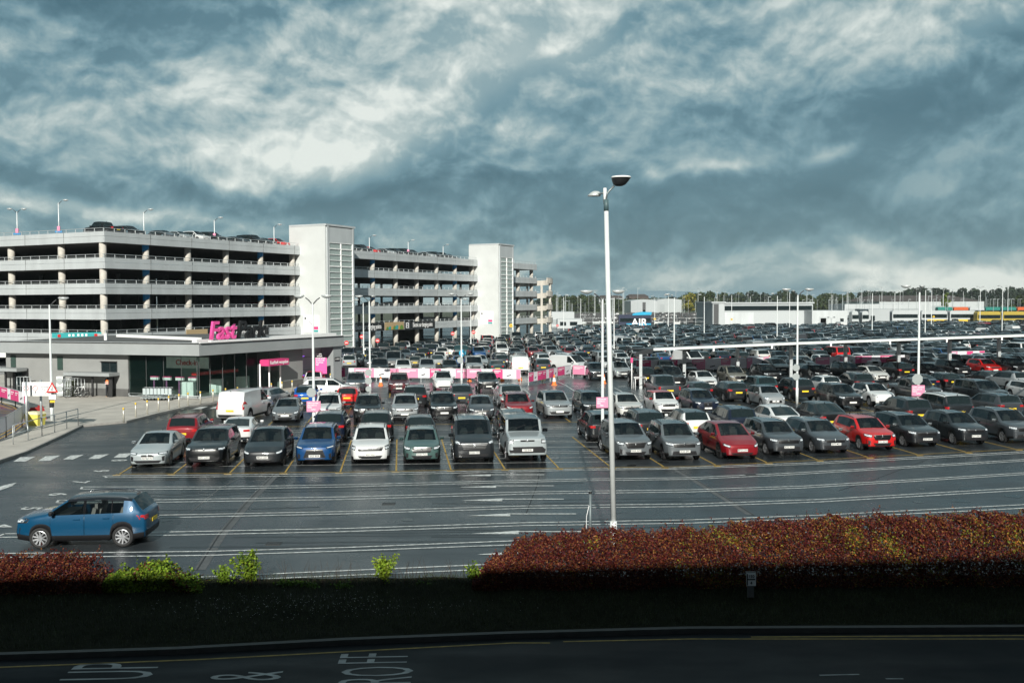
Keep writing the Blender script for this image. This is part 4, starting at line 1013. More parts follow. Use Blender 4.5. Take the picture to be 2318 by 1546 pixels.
# roof edge corner
den = fn.x*rn.y-fn.y*rn.x
def corner(o):
    k = Vector(((o*rn.y-o*fn.y)/den, (fn.x*o-rn.x*o)/den, 0)); return C_+k
CO = corner(OV); AO = A_+fn*OV-fu*.1; RO = R_+rn*OV+ru*.4
mat('roof_felt', (.09, .09, .088), .8, var=.2, vscale=.5); mb = MB(); inn = corner(-.3)
mb.prism([AO, CO, RO, back1, back2], HT-.12, HT-.05, 'cement_wall', 'roof_felt'); mb.prism([A_, C_, R_, back1, back2], FB+.05, FB+.15, 'white_paint'); rb(mb, 'roof')
mb = MB()
mb.beam(AO-fn*.1+Vector((0, 0, (HT+FB)/2)), CO-fn*.1+fu*.0+Vector((0, 0, (HT+FB)/2)), .2, HT-FB, 'fascia'); mb.beam(CO-rn*.1+ru*.06+Vector((0, 0, (HT+FB)/2)), RO-rn*.1+Vector((0, 0, (HT+FB)/2)), .2, HT-FB-.004, 'fascia')
mb.prism([AO-fn*.2, CO-fn*.2-fu*.1, CO-rn*.2+ru*.1, RO-rn*.2, R_-rn*.1, C_-(fn+rn)*.06, A_-fn*.1], FB+.0, FB+.05, 'dark_grey'); rb(mb, 'fascia')
mb = MB(); mb.beam(AO+Vector((0, 0, HT+.02)), CO+Vector((0, 0, HT+.02)), .3, .05, 'galv'); mb.beam(CO+Vector((0, 0, HT+.021)), RO+Vector((0, 0, HT+.021)), .3, .05, 'white')
mb.beam(CO-rn*1.1+ru*.6+Vector((0, 0, HT+.12)), RO-rn*1.1+Vector((0, 0, HT+.12)), .5, .22, 'white'); mb.beam(back2+Vector((3, -5, HT+.1)), CO+Vector((-2, 6.5, HT+.1)), .3, .25, 'white')
p = A_+fu*9+Vector((0, 3, HT)); mb.beam(p, p+Vector((0, 0, .6)), .22, .22, 'white'); rb(mb, 'roof_edge')
g0 = fpx(291); 
def wall(a, b, z0, z1, m, th=.25, n=fn): mbx = MB(); mbx.beam(a-n*th/2+Vector((0, 0, (z0+z1)/2)), b-n*th/2+Vector((0, 0, (z0+z1)/2)), th, z1-z0, m); return mbx
# left solid wall with a window, vents and doors set in it
wl = wall(A_, A_+fu*g0, .75, FB, 'cement_wall'); wl.beam(A_-fn*.10+Vector((0, 0, .44)), A_+fu*g0-fn*.10+Vector((0, 0, .44)), .3, .62, mat('plinth', (.10, .10, .098), .8, var=.2, vscale=1))
wo = rb(wl, 'wall')
wl = MB(); wl.beam(A_-fn*.1+Vector((0, 0, FB/2)), back2+Vector((0, 0, FB/2)), .25, FB, 'cement_wall'); wl.beam(back2+Vector((0, 0, FB/2)), back1+Vector((0, 0, FB/2)), .25, FB, 'cement_wall'); wl.beam(back1+Vector((0, 0, FB/2)), R_-ru*.3-rn*3+Vector((0, 0, FB/2)), .25, FB, 'cement_wall'); rb(wl, 'wall')
for px0, px1, z0, z1 in ((27, 38, 2.35, 3.38), (132, 144, 2.2, 3.35)):
    v = MB(); a, b = A_+fu*fpx(px0)+fn*.02, A_+fu*fpx(px1)+fn*.02; v.beam(a+Vector((0, 0, (z0+z1)/2)), b+Vector((0, 0, (z0+z1)/2)), .05, z1-z0, mat('vent_green', (.03, .07, .055), .5))
    for k in range(9): z = z0+(z1-z0)*(k+.5)/9; v.beam(a+fn*.03+Vector((0, 0, z)), b+fn*.03+Vector((0, 0, z)), .03, .03, 'dark_grey')
    rb(v, 'vent')
a, b = A_+fu*fpx(231), A_+fu*fpx(267); z0, z1 = 1.98, 2.98
v = MB(); v.beam(a+fn*.015+Vector((0, 0, (z0+z1)/2)), b+fn*.015+Vector((0, 0, (z0+z1)/2)), .03, z1-z0, 'dark_grey'); v.beam(a+fn*.10+Vector((0, 0, z1)), b+fn*.10+Vector((0, 0, z1)), .2, .06, 'black'); win = rb(v, 'window')
v = MB()
for k0, k1 in ((.04, .53), (.57, .97)): v.beam(a.lerp(b, k0)+fn*.04+Vector((0, 0, (z0+z1)/2)), a.lerp(b, k1)+fn*.04+Vector((0, 0, (z0+z1)/2)), .02, z1-z0-.12, 'dark_glass')
rb(v, 'pane', win)
for (px0, px1, zc, dep) in ((169, 272, 1.98, 1.25), (0, 64, 2.2, 1.2)):
    v = MB(); a, b = A_+fu*fpx(px0)+fn*dep/2, A_+fu*fpx(px1)+fn*dep/2; v.beam(a+Vector((0, 0, zc)), b+Vector((0, 0, zc)), dep, .26, 'fascia'); v.beam(a+Vector((0, 0, zc-.16)), b+Vector((0, 0, zc-.16)), dep-.1, .06, 'black')
    for k in (.54, .93) if px0 else (.45,): q = a.lerp(b, k)+fn*.1; v.beam(q+Vector((0, 0, .12)), q+Vector((0, 0, zc-.1)), .14 if k < .9 else .3, .14, 'black')
    rb(v, 'canopy')
v = MB(); a, b = A_+fu*fpx(31), A_+fu*fpx(66); v.beam(a+fn*.04+Vector((0, 0, 1.2)), b+fn*.04+Vector((0, 0, 1.2)), .08, 2.1, 'black'); v.beam(a.lerp(b, .2)+fn*.10+Vector((0, 0, 1.1)), a.lerp(b, .6)+fn*.10+Vector((0, 0, 1.1)), .03, 1.6, 'dark_glass'); rb(v, 'door')
# glazing, front and long side
ge = rpx(636)
GZ = [(A_+fu*g0, C_, fn, 4), (C_, C_+ru*ge, rn, 7)]
for a, b, n, k in GZ:
    v = MB(); v.beam(a-n*.15+Vector((0, 0, (FB+.2)/2)), b-n*.15+Vector((0, 0, (FB+.2)/2)), .03, FB-.15, 'shop_glass'); gz = rb(v, 'glazing')
    v = MB()
    for i in range(k+1): q = a.lerp(b, i/k)-n*.12; v.beam(q+Vector((0, 0, .15)), q+Vector((0, 0, FB)), .035 if n is fn else .05, .05, 'dark_grey')
    v.beam(a-n*.1+Vector((0, 0, .2)), b-n*.1+Vector((0, 0, .2)), .1, .12, 'galv'); rb(v, 'frame', gz)
v = MB(); e0 = C_+ru*ge; e1 = C_+ru*rpx(688); e2 = C_+ru*rpx(744)
v.beam(e0-rn*.25+Vector((0, 0, FB/2+.04)), e1-rn*.25+Vector((0, 0, FB/2+.04)), .3, FB-.08, 'cement_wall'); v.beam(e1-ru*.2-rn*.4+Vector((0, 0, FB/2+.04)), e1-ru*.2-rn*5+Vector((0, 0, FB/2+.04)), .3, FB-.08, 'cement_wall')
v.beam(e0-rn*.08+Vector((0, 0, .45)), e1-rn*.08+Vector((0, 0, .45)), .1, .62, 'plinth'); rb(v, 'wall')
v = MB(); v.beam(e2-rn*.1+Vector((0, 0, FB/2+.04)), R_+ru*.35-rn*.1+Vector((0, 0, FB/2+.04)), 1.4, FB-.08, 'fascia'); rb(v, 'end_pillar')
v = MB(); pf = e1+ru*.4-rn*3.2; v.beam(pf+Vector((0, 0, FB/2)), e2-rn*.85+ru*1+Vector((0, 0, FB/2)), .2, FB-.1, 'tower_panel')
for z in (1.4, 2.6): v.beam(pf+Vector((0, -.13, z)), e2-rn*.85+ru*1+Vector((0, -.13, z)), .03, .03, 'dark_grey')
rb(v, 'recess_wall')
# inside: floor, back wall, kiosks and desk
v = MB(); v.prism([A_+fu*(g0+.1)-fn*.3, C_-(fn+rn)*.2, C_+ru*ge-rn*.4, C_+ru*ge-rn*7, A_+fu*(g0+.1)-fn*7], .12, .16, mat('lobby_floor', (.25, .26, .24), .3)); v.beam(A_+fu*g0-fn*7+Vector((0, 0, 1.8)), C_+ru*(ge-5)-rn*5+Vector((0, 0, 1.8)), .2, 3.5, mat('lobby_wall', (.34, .40, .38), .7)); rb(v, 'lobby')
v = MB(); b0 = A_+fu*(g0+1)-fn*3.6; b1 = A_+fu*(g0+5.2)-fn*3.6; v.beam(b0+Vector((0, 0, 2.75)), b1+Vector((0, 0, 2.75)), .1, .95, 'white_paint'); rb(v, 'lobby_sign')
me = text_mesh('Check-in', .62, 'red', .01, bold=.01); place_text('lettering', me, rec, ((b0+b1)/2-C_)+fn*.08+Vector((0, 0, 2.75)), fu, (0, 0, 1))
for k in range(4):
    q = A_+fu*(g0+.8+k*1.25)-fn*2.2; v = MB(); v.beam(q+Vector((0, 0, .16)), q+Vector((0, 0, 1.5)), .12, .10, mat('kiosk_violet', (.20, .06, .16), .5)); v.beam(q-fu*.3+Vector((0, 0, 1.48)), q+fu*.45+Vector((0, 0, 1.48)), .2, .22, 'white'); v.beam(q-fu*.3+Vector((0, 0, 1.63)), q+fu*.45+Vector((0, 0, 1.63)), .22, .08, 'pink')
    rb(v, 'kiosk')
v = MB()
for k in range(3): q = C_+ru*(1.2+3.2*k)-rn*2.3; v.box((q.x, q.y, .75), (1.0, .7, 1.15), 'white_paint'); 
q = C_+ru*2-rn*2.5; v.beam(q+Vector((0, 0, 1.9)), q+ru*5+Vector((0, 0, 1.9)), .5, .25, 'red'); rb(v, 'reception_desk')
# door lobby with the pink sign
d0, d1 = rpx(586), rpx(632)
v = MB(); q0, q1 = C_+ru*d0+rn*.15, C_+ru*d1+rn*.15
for q in (q0, q1, q0.lerp(q1, .45)): v.beam(q+Vector((0, 0, .12)), q+Vector((0, 0, 2.5)), .12, .10, 'white_paint')
rb(v, 'door')
ps = thing('reception_sign', 'pink reception sign with white italic lettering above the glass doors', 'sign', (q0+q1)/2+rn*.5+Vector((0, 0, 2.62)))
v = MB(); h = (q1-q0)/2; v.beam(-h, h, 1.0, .55, 'pink'); v.build('sign_box', ps)
me = text_mesh('FastPark reception', .42, 'white', .01, shear=.15, bold=0); ww = max(v.co.x for v in me.vertices)-min(v.co.x for v in me.vertices); place_text('lettering', me, ps, rn*.52, ru, (0, 0, 1), sx=(h.length*2-.3)/ww)
# pink notice on the recess wall and small door number plate
ps = thing('wall_notice', 'pink notice with white text on the pale recess wall', 'sign', P(727, 829, 0) if 0 else Vector((0, 0, 0)))
pa = P(714, 846, (pf.y+e2.y)/2-1.0); pb = P(740, 846, (pf.y+e2.y)/2-1.0)
ps.location = (pa+pb)/2+Vector((0, 0, .75)); v = MB(); v.box((0, 0, 0), ((pb-pa).x, .06, 1.5), 'pink_bright'); v.build('board', ps)
me = text_mesh('Have your\nreservation\nbarcode to hand\nat check-in and\ndrop off your\nkeys!', .21, 'white', .002, bold=.004, align='LEFT', line=.95); place_text('lettering', me, ps, (-(pb-pa).x/2+.06, -.036, .62), (1, 0, 0), (0, 0, 1), sx=.62)
ps = thing('pillar_sign', 'small black sign with white symbols on the end pillar of reception', 'sign', e2.lerp(R_, .6)+rn*.64+Vector((0, 0, 2.4))); v = MB(); v.beam(-ru*.35, ru*.35, .05, .36, 'black'); v.build('board', ps)
v = MB(); 
for k in (-.22, 0, .22): v.beam(ru*(k-.05)+rn*.03, ru*(k+.05)+rn*.03, .02, .12, 'white')
v.build('symbols', ps)
v = MB()
for z in (.95, 2.75): q = e1-rn*.5+ru*.15+Vector((0, 0, z)); v.beam(q, q+ru*1.8-rn*1, .04, .05, mat('violet_light', (.3, .1, .8), .4, emis=((.35, .1, 1), 1.2)))
rb(v, 'light_strip')
# rooftop letters
L0 = CO+ru*.9-rn*.35; L1 = CO+ru*rpx(600)*1.0-rn*.35
ft = thing('rooftop_letters', 'large pink and black italic letters standing on the reception roof edge', 'sign', CO+ru*1-rn*.4+Vector((0, 0, HT+.1)))
def big(txt, m, off, wid, name):
    me = text_mesh(txt, 2.05, m, .11, shear=.22, bold=.035, align='LEFT'); xs = [v.co.x for v in me.vertices]; w0 = min(xs)
    for v in me.vertices: v.co.x -= w0
    k = wid/(max(xs)-w0); ys = [v.co.y for v in me.vertices]; y0 = min(ys)
    for v in me.vertices: v.co.y -= y0
    place_text(name, me, ft, ru*off+Vector((0, 0, .10)), ru, (0, 0, 1), sx=k)
def rl(px):       # distance of a pixel column along the letter line
    r = ray(px, 740); o = ft.location; return (o.x*r.y-o.y*r.x)/(ru.y*r.x-ru.x*r.y)
big('Fast', 'pink_bright', rl(475), rl(535)-rl(475), 'pink_letters'); big('Park', 'black', rl(537), rl(603)-rl(537), 'black_letters')
v = MB(); v.beam(ru*rl(474), ru*rl(604), .3, .10, 'white'); v.build('base_rail', ft)
# ============================================================ parked cars
CC = dict(black=(.003, .0035, .0045), dgrey=(.012, .0145, .0175), grey=(.040, .046, .053), sgrey=(.105, .118, .128), silver=(.26, .28, .29), white=(.66, .67, .67), pale=(.33, .37, .385),
          red=(.20, .006, .012), bred=(.50, .010, .010), dred=(.070, .004, .008), blue=(.001, .045, .15), vblue=(.001, .075, .32), dblue=(.004, .009, .024), green=(.055, .105, .098), offwhite=(.54, .54, .52), tan=(.16, .15, .12), gold=(.15, .12, .08), teal=(.012, .04, .045))
CWORD = dict(black='black', dgrey='dark grey', grey='grey', sgrey='mid grey', silver='silver', white='white', pale='pale grey', red='red', bred='bright red', dred='dark red', blue='blue', vblue='vivid blue', dblue='dark blue', green='grey green', offwhite='off white', tan='tan', gold='bronze', teal='dark teal')
def put(px, py, t, face, c, f, label, yaw=0, **kw):
    p = G(px, py); L = BODY[t]['L']; D = Vector((-math.sin(HEAD+RAD(yaw)), math.cos(HEAD+RAD(yaw)), 0))
    ctr = p+D*(L/2); rz = HEAD+RAD(yaw)+(0 if f else math.pi)
    PLACED.append((ctr.x, ctr.y, L)); kw.setdefault('name', 'parked_van' if t in ('van', 'mpv') else 'pickup_truck' if t == 'pickup' else 'parked_car')
    return make_car(t, face, CC[c], label, (ctr.x, ctr.y, 0), rz, cat='van' if t in ('van', 'mpv') else 'pickup' if t == 'pickup' else 'car', roof=CC[kw.pop('rf')] if 'rf' in kw else None, mirror=CC[kw.pop('mr')] if 'mr' in kw else None, **kw)
PLACED = []
NEAR = [
 (332, 1062, 'saloon', 'kidney', 'pale', 1, 'pale grey four door coupe with tall twin grille, leftmost of the front row', dict(mr='pale', plate='SD72 XVU')),
 (464, 1061, 'velar', 'range', 'black', 1, 'black luxury SUV parked between pale coupe and dark grey electric car', dict(plate='EA71 LWC', mr='black')),
 (596, 1060, 'fastback', 'plain', 'dgrey', 1, 'dark grey grille-less electric crossover, third in the front row', dict(plate='MK23 ZZY', style='dark')),
 (714, 1057, 'suv', 'spindle', 'blue', 1, 'blue SUV with large spindle grille in the front row', dict(plate='SA23 BXR', mr='blue')),
 (838, 1054, 'suv', 'tusk', 'white', 1, 'white SUV with angular boomerang lamps beside the blue SUV', dict(mr='black', plate='SG71 KLJ', style='dark')),
 (957, 1052, 'csuv', 'hex', 'green', 1, 'grey green compact SUV in the front row beside the black van', dict(plate='SG23 TCU', mr='green')),
 (1076, 1051, 'mpv', 'van', 'dgrey', 1, 'tall dark grey van with wide chrome grille in the front row', dict(plate='WX24 YWT')),
 (1195, 1049, 'offroader', 'box', 'pale', 1, 'boxy silver off-roader with black roof and square lamps', dict(rf='dgrey', mr='black', plate='Y25 ENR')),
 (1437, 1045, 'suv', 'hex', 'sgrey', 1, 'grey SUV with oval grille just right of the tall lamp post', dict(plate='OX25 XOD')),
 (1553, 1047, 'suv', 'wide', 'sgrey', 1, 'grey sporty SUV between another grey SUV and the red electric car', dict(plate='SC25 ZPX', style='dark')),
 (1681, 1043, 'fastback', 'plain', 'red', 1, 'deep red grille-less electric car with huge windscreen', dict(mr='red', plate='MY23 LXW', style='dark')),
 (1785, 1034, 'suv', 'wide', 'grey', 1, 'blue grey SUV with slatted grille right of the red electric car', dict(plate='SC23 XXX')),
 (1890, 1029, 'estate', 'slim', 'grey', 1, 'low grey estate car with silver roof rails in the front row', dict(mr='silver', plate='SD73 MZO')),
 (1998, 1023, 'csuv', 'hex', 'bred', 1, 'bright red small SUV with diamond badge and silver lower bumper', dict(plate='FY71 WCW')),
 (2097, 1015, 'suv', 'wide', 'dgrey', 1, 'dark grey SUV with V shaped grille next to bright red SUV', dict(mr='silver', plate='SJ73 HWD')),
 (2210, 1010, 'csuv', 'slim', 'dgrey', 1, 'charcoal small SUV second from the right end of the front row', dict(plate='SL17 OWX')),
 (2328, 1006, 'suv', 'wide', 'grey', 1, 'silver grey SUV cut by the right edge of the photo', dict(mr='silver')),
 (2440, 1001, 'csuv', 'wide', 'black', 1, 'black small SUV just beyond the right edge in the front row', {}),
 (2550, 995, 'hatch', 'slim', 'silver', 1, 'silver hatchback beyond the right edge in the front row', {}),
 (2290, 950, 'suv', 'wide', 'grey', 0, 'grey SUV seen from behind, right end of the second row', {}),
 (2400, 944, 'hatch', 'wide', 'black', 0, 'black hatchback beyond the right edge in the second row', {}),
 (2375, 912, 'csuv', 'hex', 'white', 1, 'white small SUV beyond the right edge in the third row', {}),
 # row behind, tails towards the camera
 (412, 1012, 'suv', 'wide', 'red', 0, 'red SUV seen from behind, leftmost of the second row', dict(mr='red')),
 (532, 1010, 'saloon', 'slim', 'white', 0, 'white saloon seen from behind between the black SUV and grey car', dict(mr='white')),
 (746, 1004, 'suv', 'wide', 'dblue', 0, 'dark navy SUV seen from behind, behind the blue SUV', {}),
 (852, 1003, 'suv', 'wide', 'dgrey', 0, 'charcoal SUV seen from behind, behind the white SUV', {}),
 (952, 1002, 'hatch', 'slim', 'black', 0, 'black hatchback with red tail lamps behind the green SUV', {}),
 (1166, 1000, 'suv', 'wide', 'black', 0, 'black car with lit red lamp hidden behind the boxy off-roader', {}),
 (1372, 1003, 'suv', 'wide', 'dgrey', 0, 'dark SUV seen from behind at the left end of the right block', {}),
 (1476, 1001, 'suv', 'wide', 'dgrey', 0, 'dark grey SUV with red lamps seen from behind over a grey bonnet', {}),
 (1580, 999, 'csuv', 'wide', 'white', 0, 'white SUV with red light strip seen from behind', {}),
 (1685, 992, 'suv', 'wide', 'dblue', 0, 'dark blue SUV with yellow plate behind the red electric car', {}),
 (1785, 986, 'fastback', 'plain', 'white', 0, 'white fastback car with long black rear window', {}),
 (1888, 979, 'fastback', 'plain', 'black', 0, 'black fastback seen from behind, behind the grey estate', {}),
 (2085, 968, 'suv', 'wide', 'dgrey', 0, 'dark grey family SUV seen from behind beside the second pink post sign', {}),
 (2175, 960, 'large', 'range', 'dgrey', 0, 'large SUV with white roof seen from behind at right', dict(rf='white')),
 # third row, noses to the camera
 (644, 959, 'hatch', 'hex', 'sgrey', 1, 'grey hatchback with chrome edged grille, next to the white van', dict(rf='dgrey')),
 (740, 957, 'suv', 'wide', 'white', 1, 'white SUV partly hidden by the pink post sign', {}),
 (831, 959, 'suv', 'hex', 'black', 1, 'black SUV third from left in the third row', {}),
 (918, 955, 'suv', 'wide', 'silver', 1, 'silver SUV with V grille in the third row', dict(mr='silver')),
 (1005, 953, 'suv', 'hex', 'black', 1, 'glossy black SUV with star badge in the third row', dict(mr='black')),
 (1093, 953, 'hatch', 'slim', 'grey', 1, 'grey hatchback between the black SUV and the red car', {}),
 (1178, 951, 'suv', 'plain', 'red', 1, 'red electric crossover behind the boxy off-roader', dict(rf='red')),
 (1266, 950, 'velar', 'range', 'silver', 1, 'silver luxury SUV standing alone with free bay at its left', dict(style='dark')),
 (1350, 946, 'suv', 'hex', 'dgrey', 1, 'dark grey SUV half hidden by the thin lamp post and pink sign', {}),
 (1430, 948, 'csuv', 'wide', 'offwhite', 1, 'off white compact SUV right of the tall lamp post', dict(mr='offwhite')),
 (1514, 942, 'small', 'slim', 'white', 1, 'small white car with red roof and red mirrors', dict(rf='bred', mr='bred')),
 (1603, 940, 'suv', 'kidney', 'dblue', 1, 'dark blue SUV with tall twin grille beside the red roofed car', {}),
 (1755, 925, 'small', 'round', 'silver', 1, 'small silver car with round lamps in the third row', dict(rf='dgrey')),
 (1930, 928, 'suv', 'hex', 'black', 1, 'black SUV with four ring badge facing the camera', {}),
 (2006, 921, 'csuv', 'plain', 'white', 1, 'white electric crossover with black lower bumper', dict(mr='white')),
 (2112, 912, 'pickup', 'wide', 'grey', 1, 'grey pickup truck with chrome grille behind the pink post sign', {}),
 (2263, 919, 'large', 'range', 'dgrey', 1, 'big dark grey luxury SUV near the right edge', {}),
 # fourth row
 (521, 957, 'van', 'van', 'white', 0, 'white panel van seen from behind near the pavement', dict(yaw=-15)),
 (583, 925, 'estate', 'wide', 'silver', 0, 'silver estate car with dark rear window ahead of white van', dict(yaw=-15)),
 (690, 925, 'csuv', 'wide', 'vblue', 0, 'vivid blue hatchback seen from behind below the sideways white car', dict(rf='dgrey')),
 (786, 924, 'hatch', 'wide', 'bred', 0, 'bright red hatchback seen from behind', dict(mr='black')),
 (941, 925, 'suv', 'wide', 'dgrey', 0, 'dark grey car with yellow sticker hidden behind silver SUV', {}),
 (1046, 924, 'suv', 'wide', 'grey', 0, 'grey SUV with wide yellow plate seen from behind', {}),
 (1158, 923, 'velar', 'range', 'silver', 0, 'silver luxury SUV with black rear window, right end of its row', dict(rf='dgrey')),
 (1518, 906, 'pickup', 'wide', 'grey', 0, 'dark grey pickup truck with its load bed towards the camera', {}),
 (1594, 908, 'hatch', 'wide', 'dgrey', 0, 'dark hatchback with yellow round sticker seen from behind', {}),
 (1673, 911, 'estate', 'wide', 'dgrey', 0, 'charcoal estate with red lamps and yellow plate seen from behind', {}),
 (1738, 902, 'suv', 'wide', 'teal', 0, 'dark teal SUV seen from behind, behind the small silver car', {}),
 (1822, 908, 'suv', 'wide', 'dgrey', 0, 'dark SUV seen from behind next to the white signed lamp post', {}),
 (1887, 893, 'hatch', 'slim', 'white', 0, 'white hatchback with black roof bar seen from behind', {}),
 (1960, 890, 'suv', 'wide', 'dgrey', 0, 'charcoal SUV hidden behind the white electric crossover', {}),
 (2108, 886, 'saloon', 'slim', 'dblue', 0, 'navy saloon with yellow plate seen from behind', {}),
 (2160, 884, 'hatch', 'slim', 'black', 0, 'black hatchback with one red lamp showing behind large SUV', {}),
 (2268, 878, 'saloon', 'slim', 'black', 0, 'black saloon with yellow plate right of the big SUV roof', {}),
 (2318, 886, 'suv', 'wide', 'silver', 0, 'silver SUV tail with red lamp at the right edge', dict(rf='dgrey')),
 # fifth row
 (707, 880, 'small', 'slim', 'white', 1, 'white small SUV with red roof beside the reception pillar', dict(rf='bred', mr='bred')),
 (804, 889, 'suv', 'wide', 'grey', 1, 'blue grey SUV left of the dark red SUV', {}),
 (903, 892, 'suv', 'kidney', 'dred', 1, 'dark red SUV with bright lamps in front of the pink banner', dict(mr='dred')),
 (1005, 885, 'csuv', 'plain', 'white', 1, 'white SUV standing in front of the pink banner', dict(mr='white')),
 (1107, 888, 'suv', 'hex', 'black', 1, 'black SUV with slanted badge at the end of the banner', dict(mr='black')),
 (1357, 862, 'suv', 'slim', 'dgrey', 1, 'dark green grey SUV left of the tall lamp post beside barrier', {}),
 (1412, 858, 'fastback', 'slim', 'silver', 1, 'silver electric car with black roof box on top', {}),
 (1465, 874, 'suv', 'wide', 'black', 0, 'black car with yellow plate beside the canopy end post', {}),
 (1532, 879, 'large', 'range', 'black', 1, 'black luxury SUV with bright silver grille under the canopy', {}),
 (1606, 881, 'hatch', 'slim', 'white', 1, 'white hatchback parked under the canopy beside black SUV', dict(mr='white')),
 (1676, 874, 'suv', 'hex', 'tan', 1, 'tan grey SUV under the canopy', {}),
 (1752, 867, 'suv', 'hex', 'black', 1, 'black SUV with chrome grille under the canopy', {}),
 (1868, 861, 'saloon', 'slim', 'black', 1, 'low black car facing the camera behind white lamp post signs', {}),
 (1940, 863, 'suv', 'wide', 'black', 1, 'tall black SUV behind the black four ring SUV', {}),
 (1997, 866, 'hatch', 'hex', 'offwhite', 1, 'cream white hatchback facing the camera at right', dict(mr='offwhite')),
 (2052, 858, 'suv', 'wide', 'black', 0, 'black SUV with round sticker in its rear window', {}),
 (2126, 858, 'saloon', 'wide', 'black', 1, 'black saloon right of the tall pink signed lamp post', {}),
 (2184, 853, 'suv', 'wide', 'black', 1, 'black SUV with chrome grille left of the bright red people carrier', {}),
 (2254, 849, 'csuv', 'slim', 'bred', 1, 'bright red people carrier on the far right', dict(mr='bred')),
 (2318, 852, 'large', 'range', 'black', 1, 'large black SUV at right edge behind bright red people carrier', {}),
]
RR = random.Random(9)
for i, (px, py, t, face, c, f, lab, kw) in enumerate(NEAR):
    kw = dict(kw)
    if 'rf' not in kw and c in ('grey', 'sgrey', 'white', 'silver') and RR.random() < .3 and 'roof' not in lab: kw['rf'] = 'dgrey'
    put(px, py, t, face, c, f, lab, **kw)
# the sideways white car with its driver, driving lane to the right
p = G(742, 904); t = make_car('velar', 'range', CC['white'], 'white luxury SUV seen side on, crossing the lane to the right', (p.x, p.y+1, 0), RAD(96), name='car', group='cars moving in the lanes'); PLACED.append((p.x, p.y, 4.8))
# blue car close to the hedge, nose to the left
a, b = G(40, 1222), G(340, 1246); c0 = G(182, 1240)
blue = make_car('crossover', 'hex', (.001, .052, .12), 'blue compact SUV with black roof passing the hedge', (c0.x-.06, c0.y+.85, 0), RAD(-86.5), name='car', group='cars moving in the lanes', roof=(.006, .008, .012), mirror=(.01, .01, .012), style='turbine')
blue.scale = (1.01, 1.01, 1.02); blue.rotation_euler = (0, 0, RAD(-86.5))
# boxes and pods on roofs
def roof_box(px, py, z, label, m):
    p = G(px, py); t = MB(); vs = []
    for k, (y, w, h) in enumerate(((-1, .5, .3), (-.8, .8, .8), (-.3, 1, 1), (.5, 1, 1), (.9, .85, .8), (1.0, .5, .4))):
        for j in range(10): a = 2*math.pi*j/10; vs.append((.38*w*math.cos(a), y, .19+.17*h*math.sin(a)*(1 if math.sin(a) > 0 else .5)))
    t.add(vs, [(i*10+k, i*10+(k+1) % 10, (i+1)*10+(k+1) % 10, (i+1)*10+k) for i in range(5) for k in range(10)]+[tuple(range(10)), tuple(range(50, 60))], m)
    o = t.build('roof_box', None, True, (p.x+DV.x*2.6, p.y+DV.y*2.6, z)); o.rotation_euler = (0, 0, HEAD); tag(o, label, 'roof box')
roof_box(1412, 858, 1.58, 'glossy black roof box on top of the silver electric car', 'black_plastic')
# roof car park
random.seed(5)
def roofcar(s, t_, typ, c, lab, nose=0):
    p = GP(s, t_, TOPS[4]-.42); ang = math.atan2(-NO.x, NO.y)+(math.pi if nose else 0)+math.pi
    make_car(typ, 'wide', CC[c], lab, p, ang, lod=1, group='cars on the roof deck')
    return p
p = GP(2.6, 3.2, TOPS[4]-.35); make_car('pickup', 'wide', CC['black'], 'black pickup truck at the corner of the roof deck', p, math.atan2(-V_.x, V_.y)+math.pi, name='pickup_truck', cat='pickup', group='cars on the roof deck')
RC = [(6.2, 'suv', 'black'), (12, 'hatch', 'grey'), (14.8, 'hatch', 'silver'), (17.6, 'csuv', 'white'), (20.4, 'large', 'black'), (26, 'hatch', 'dgrey'), (28.8, 'large', 'black'), (31.6, 'hatch', 'black'), (34.4, 'csuv', 'bred'), (45, 'suv', 'dgrey'), (47.6, 'hatch', 'white'), (50.4, 'suv', 'silver'), (53.2, 'suv', 'black'), (56, 'large', 'dgrey'), (58.8, 'csuv', 'bred'), (64, 'hatch', 'silver'), (66.8, 'suv', 'dgrey'), (69.6, 'large', 'black'), (72.4, 'suv', 'dgrey'), (78, 'hatch', 'silver'), (80.8, 'suv', 'black'), (83.6, 'suv', 'dgrey'), (86.4, 'hatch', 'black'), (104, 'hatch', 'silver'), (110, 'hatch', 'grey')]
ORD = ['first', 'second', 'third', 'fourth', 'fifth', 'sixth', 'seventh', 'eighth', 'ninth', 'tenth', 'eleventh', 'twelfth', 'thirteenth', 'fourteenth', 'fifteenth', 'sixteenth', 'seventeenth', 'eighteenth', 'nineteenth', 'twentieth']
cnt = {}
for s, typ, c in RC:
    seg = 'left of the first stair tower' if s < 40 else 'between the two stair towers' if s < 95 else 'beyond the second stair tower'
    k = (c, seg); cnt[k] = cnt.get(k, 0)+1; n = sum(1 for q in RC if q[2] == c and (q[0] < 40) == (s < 40) and (q[0] > 95) == (s > 95))
    lab = ('%s ' % ORD[cnt[k]-1] if n > 1 else '')+CWORD[c]+' car on roof deck '+seg+(', from left' if n > 1 else '')
    roofcar(s, 3.0, typ, c, lab)
for lvl, s, c in ((2, 17.5, 'white'), (2, 23.5, 'white'), (2, 29, 'white'), (1, 14, 'white'), (1, 30.5, 'bred'), (1, 50, 'bred'), (2, 70, 'silver'), (1, 60, 'white'), (1, 66, 'silver'), (0, 50, 'bred')):
    if lvl == 0: continue
    p = GP(s, 4.2, TOPS[lvl]-.95); make_car('suv', 'wide', CC[c], '%s car inside the multi-storey on the %s deck, bay %d from the corner' % (CWORD[c], ORD[lvl], int(s/7.15)+1), p, math.atan2(-NO.x, NO.y), lod=1, group='cars inside the multi-storey')
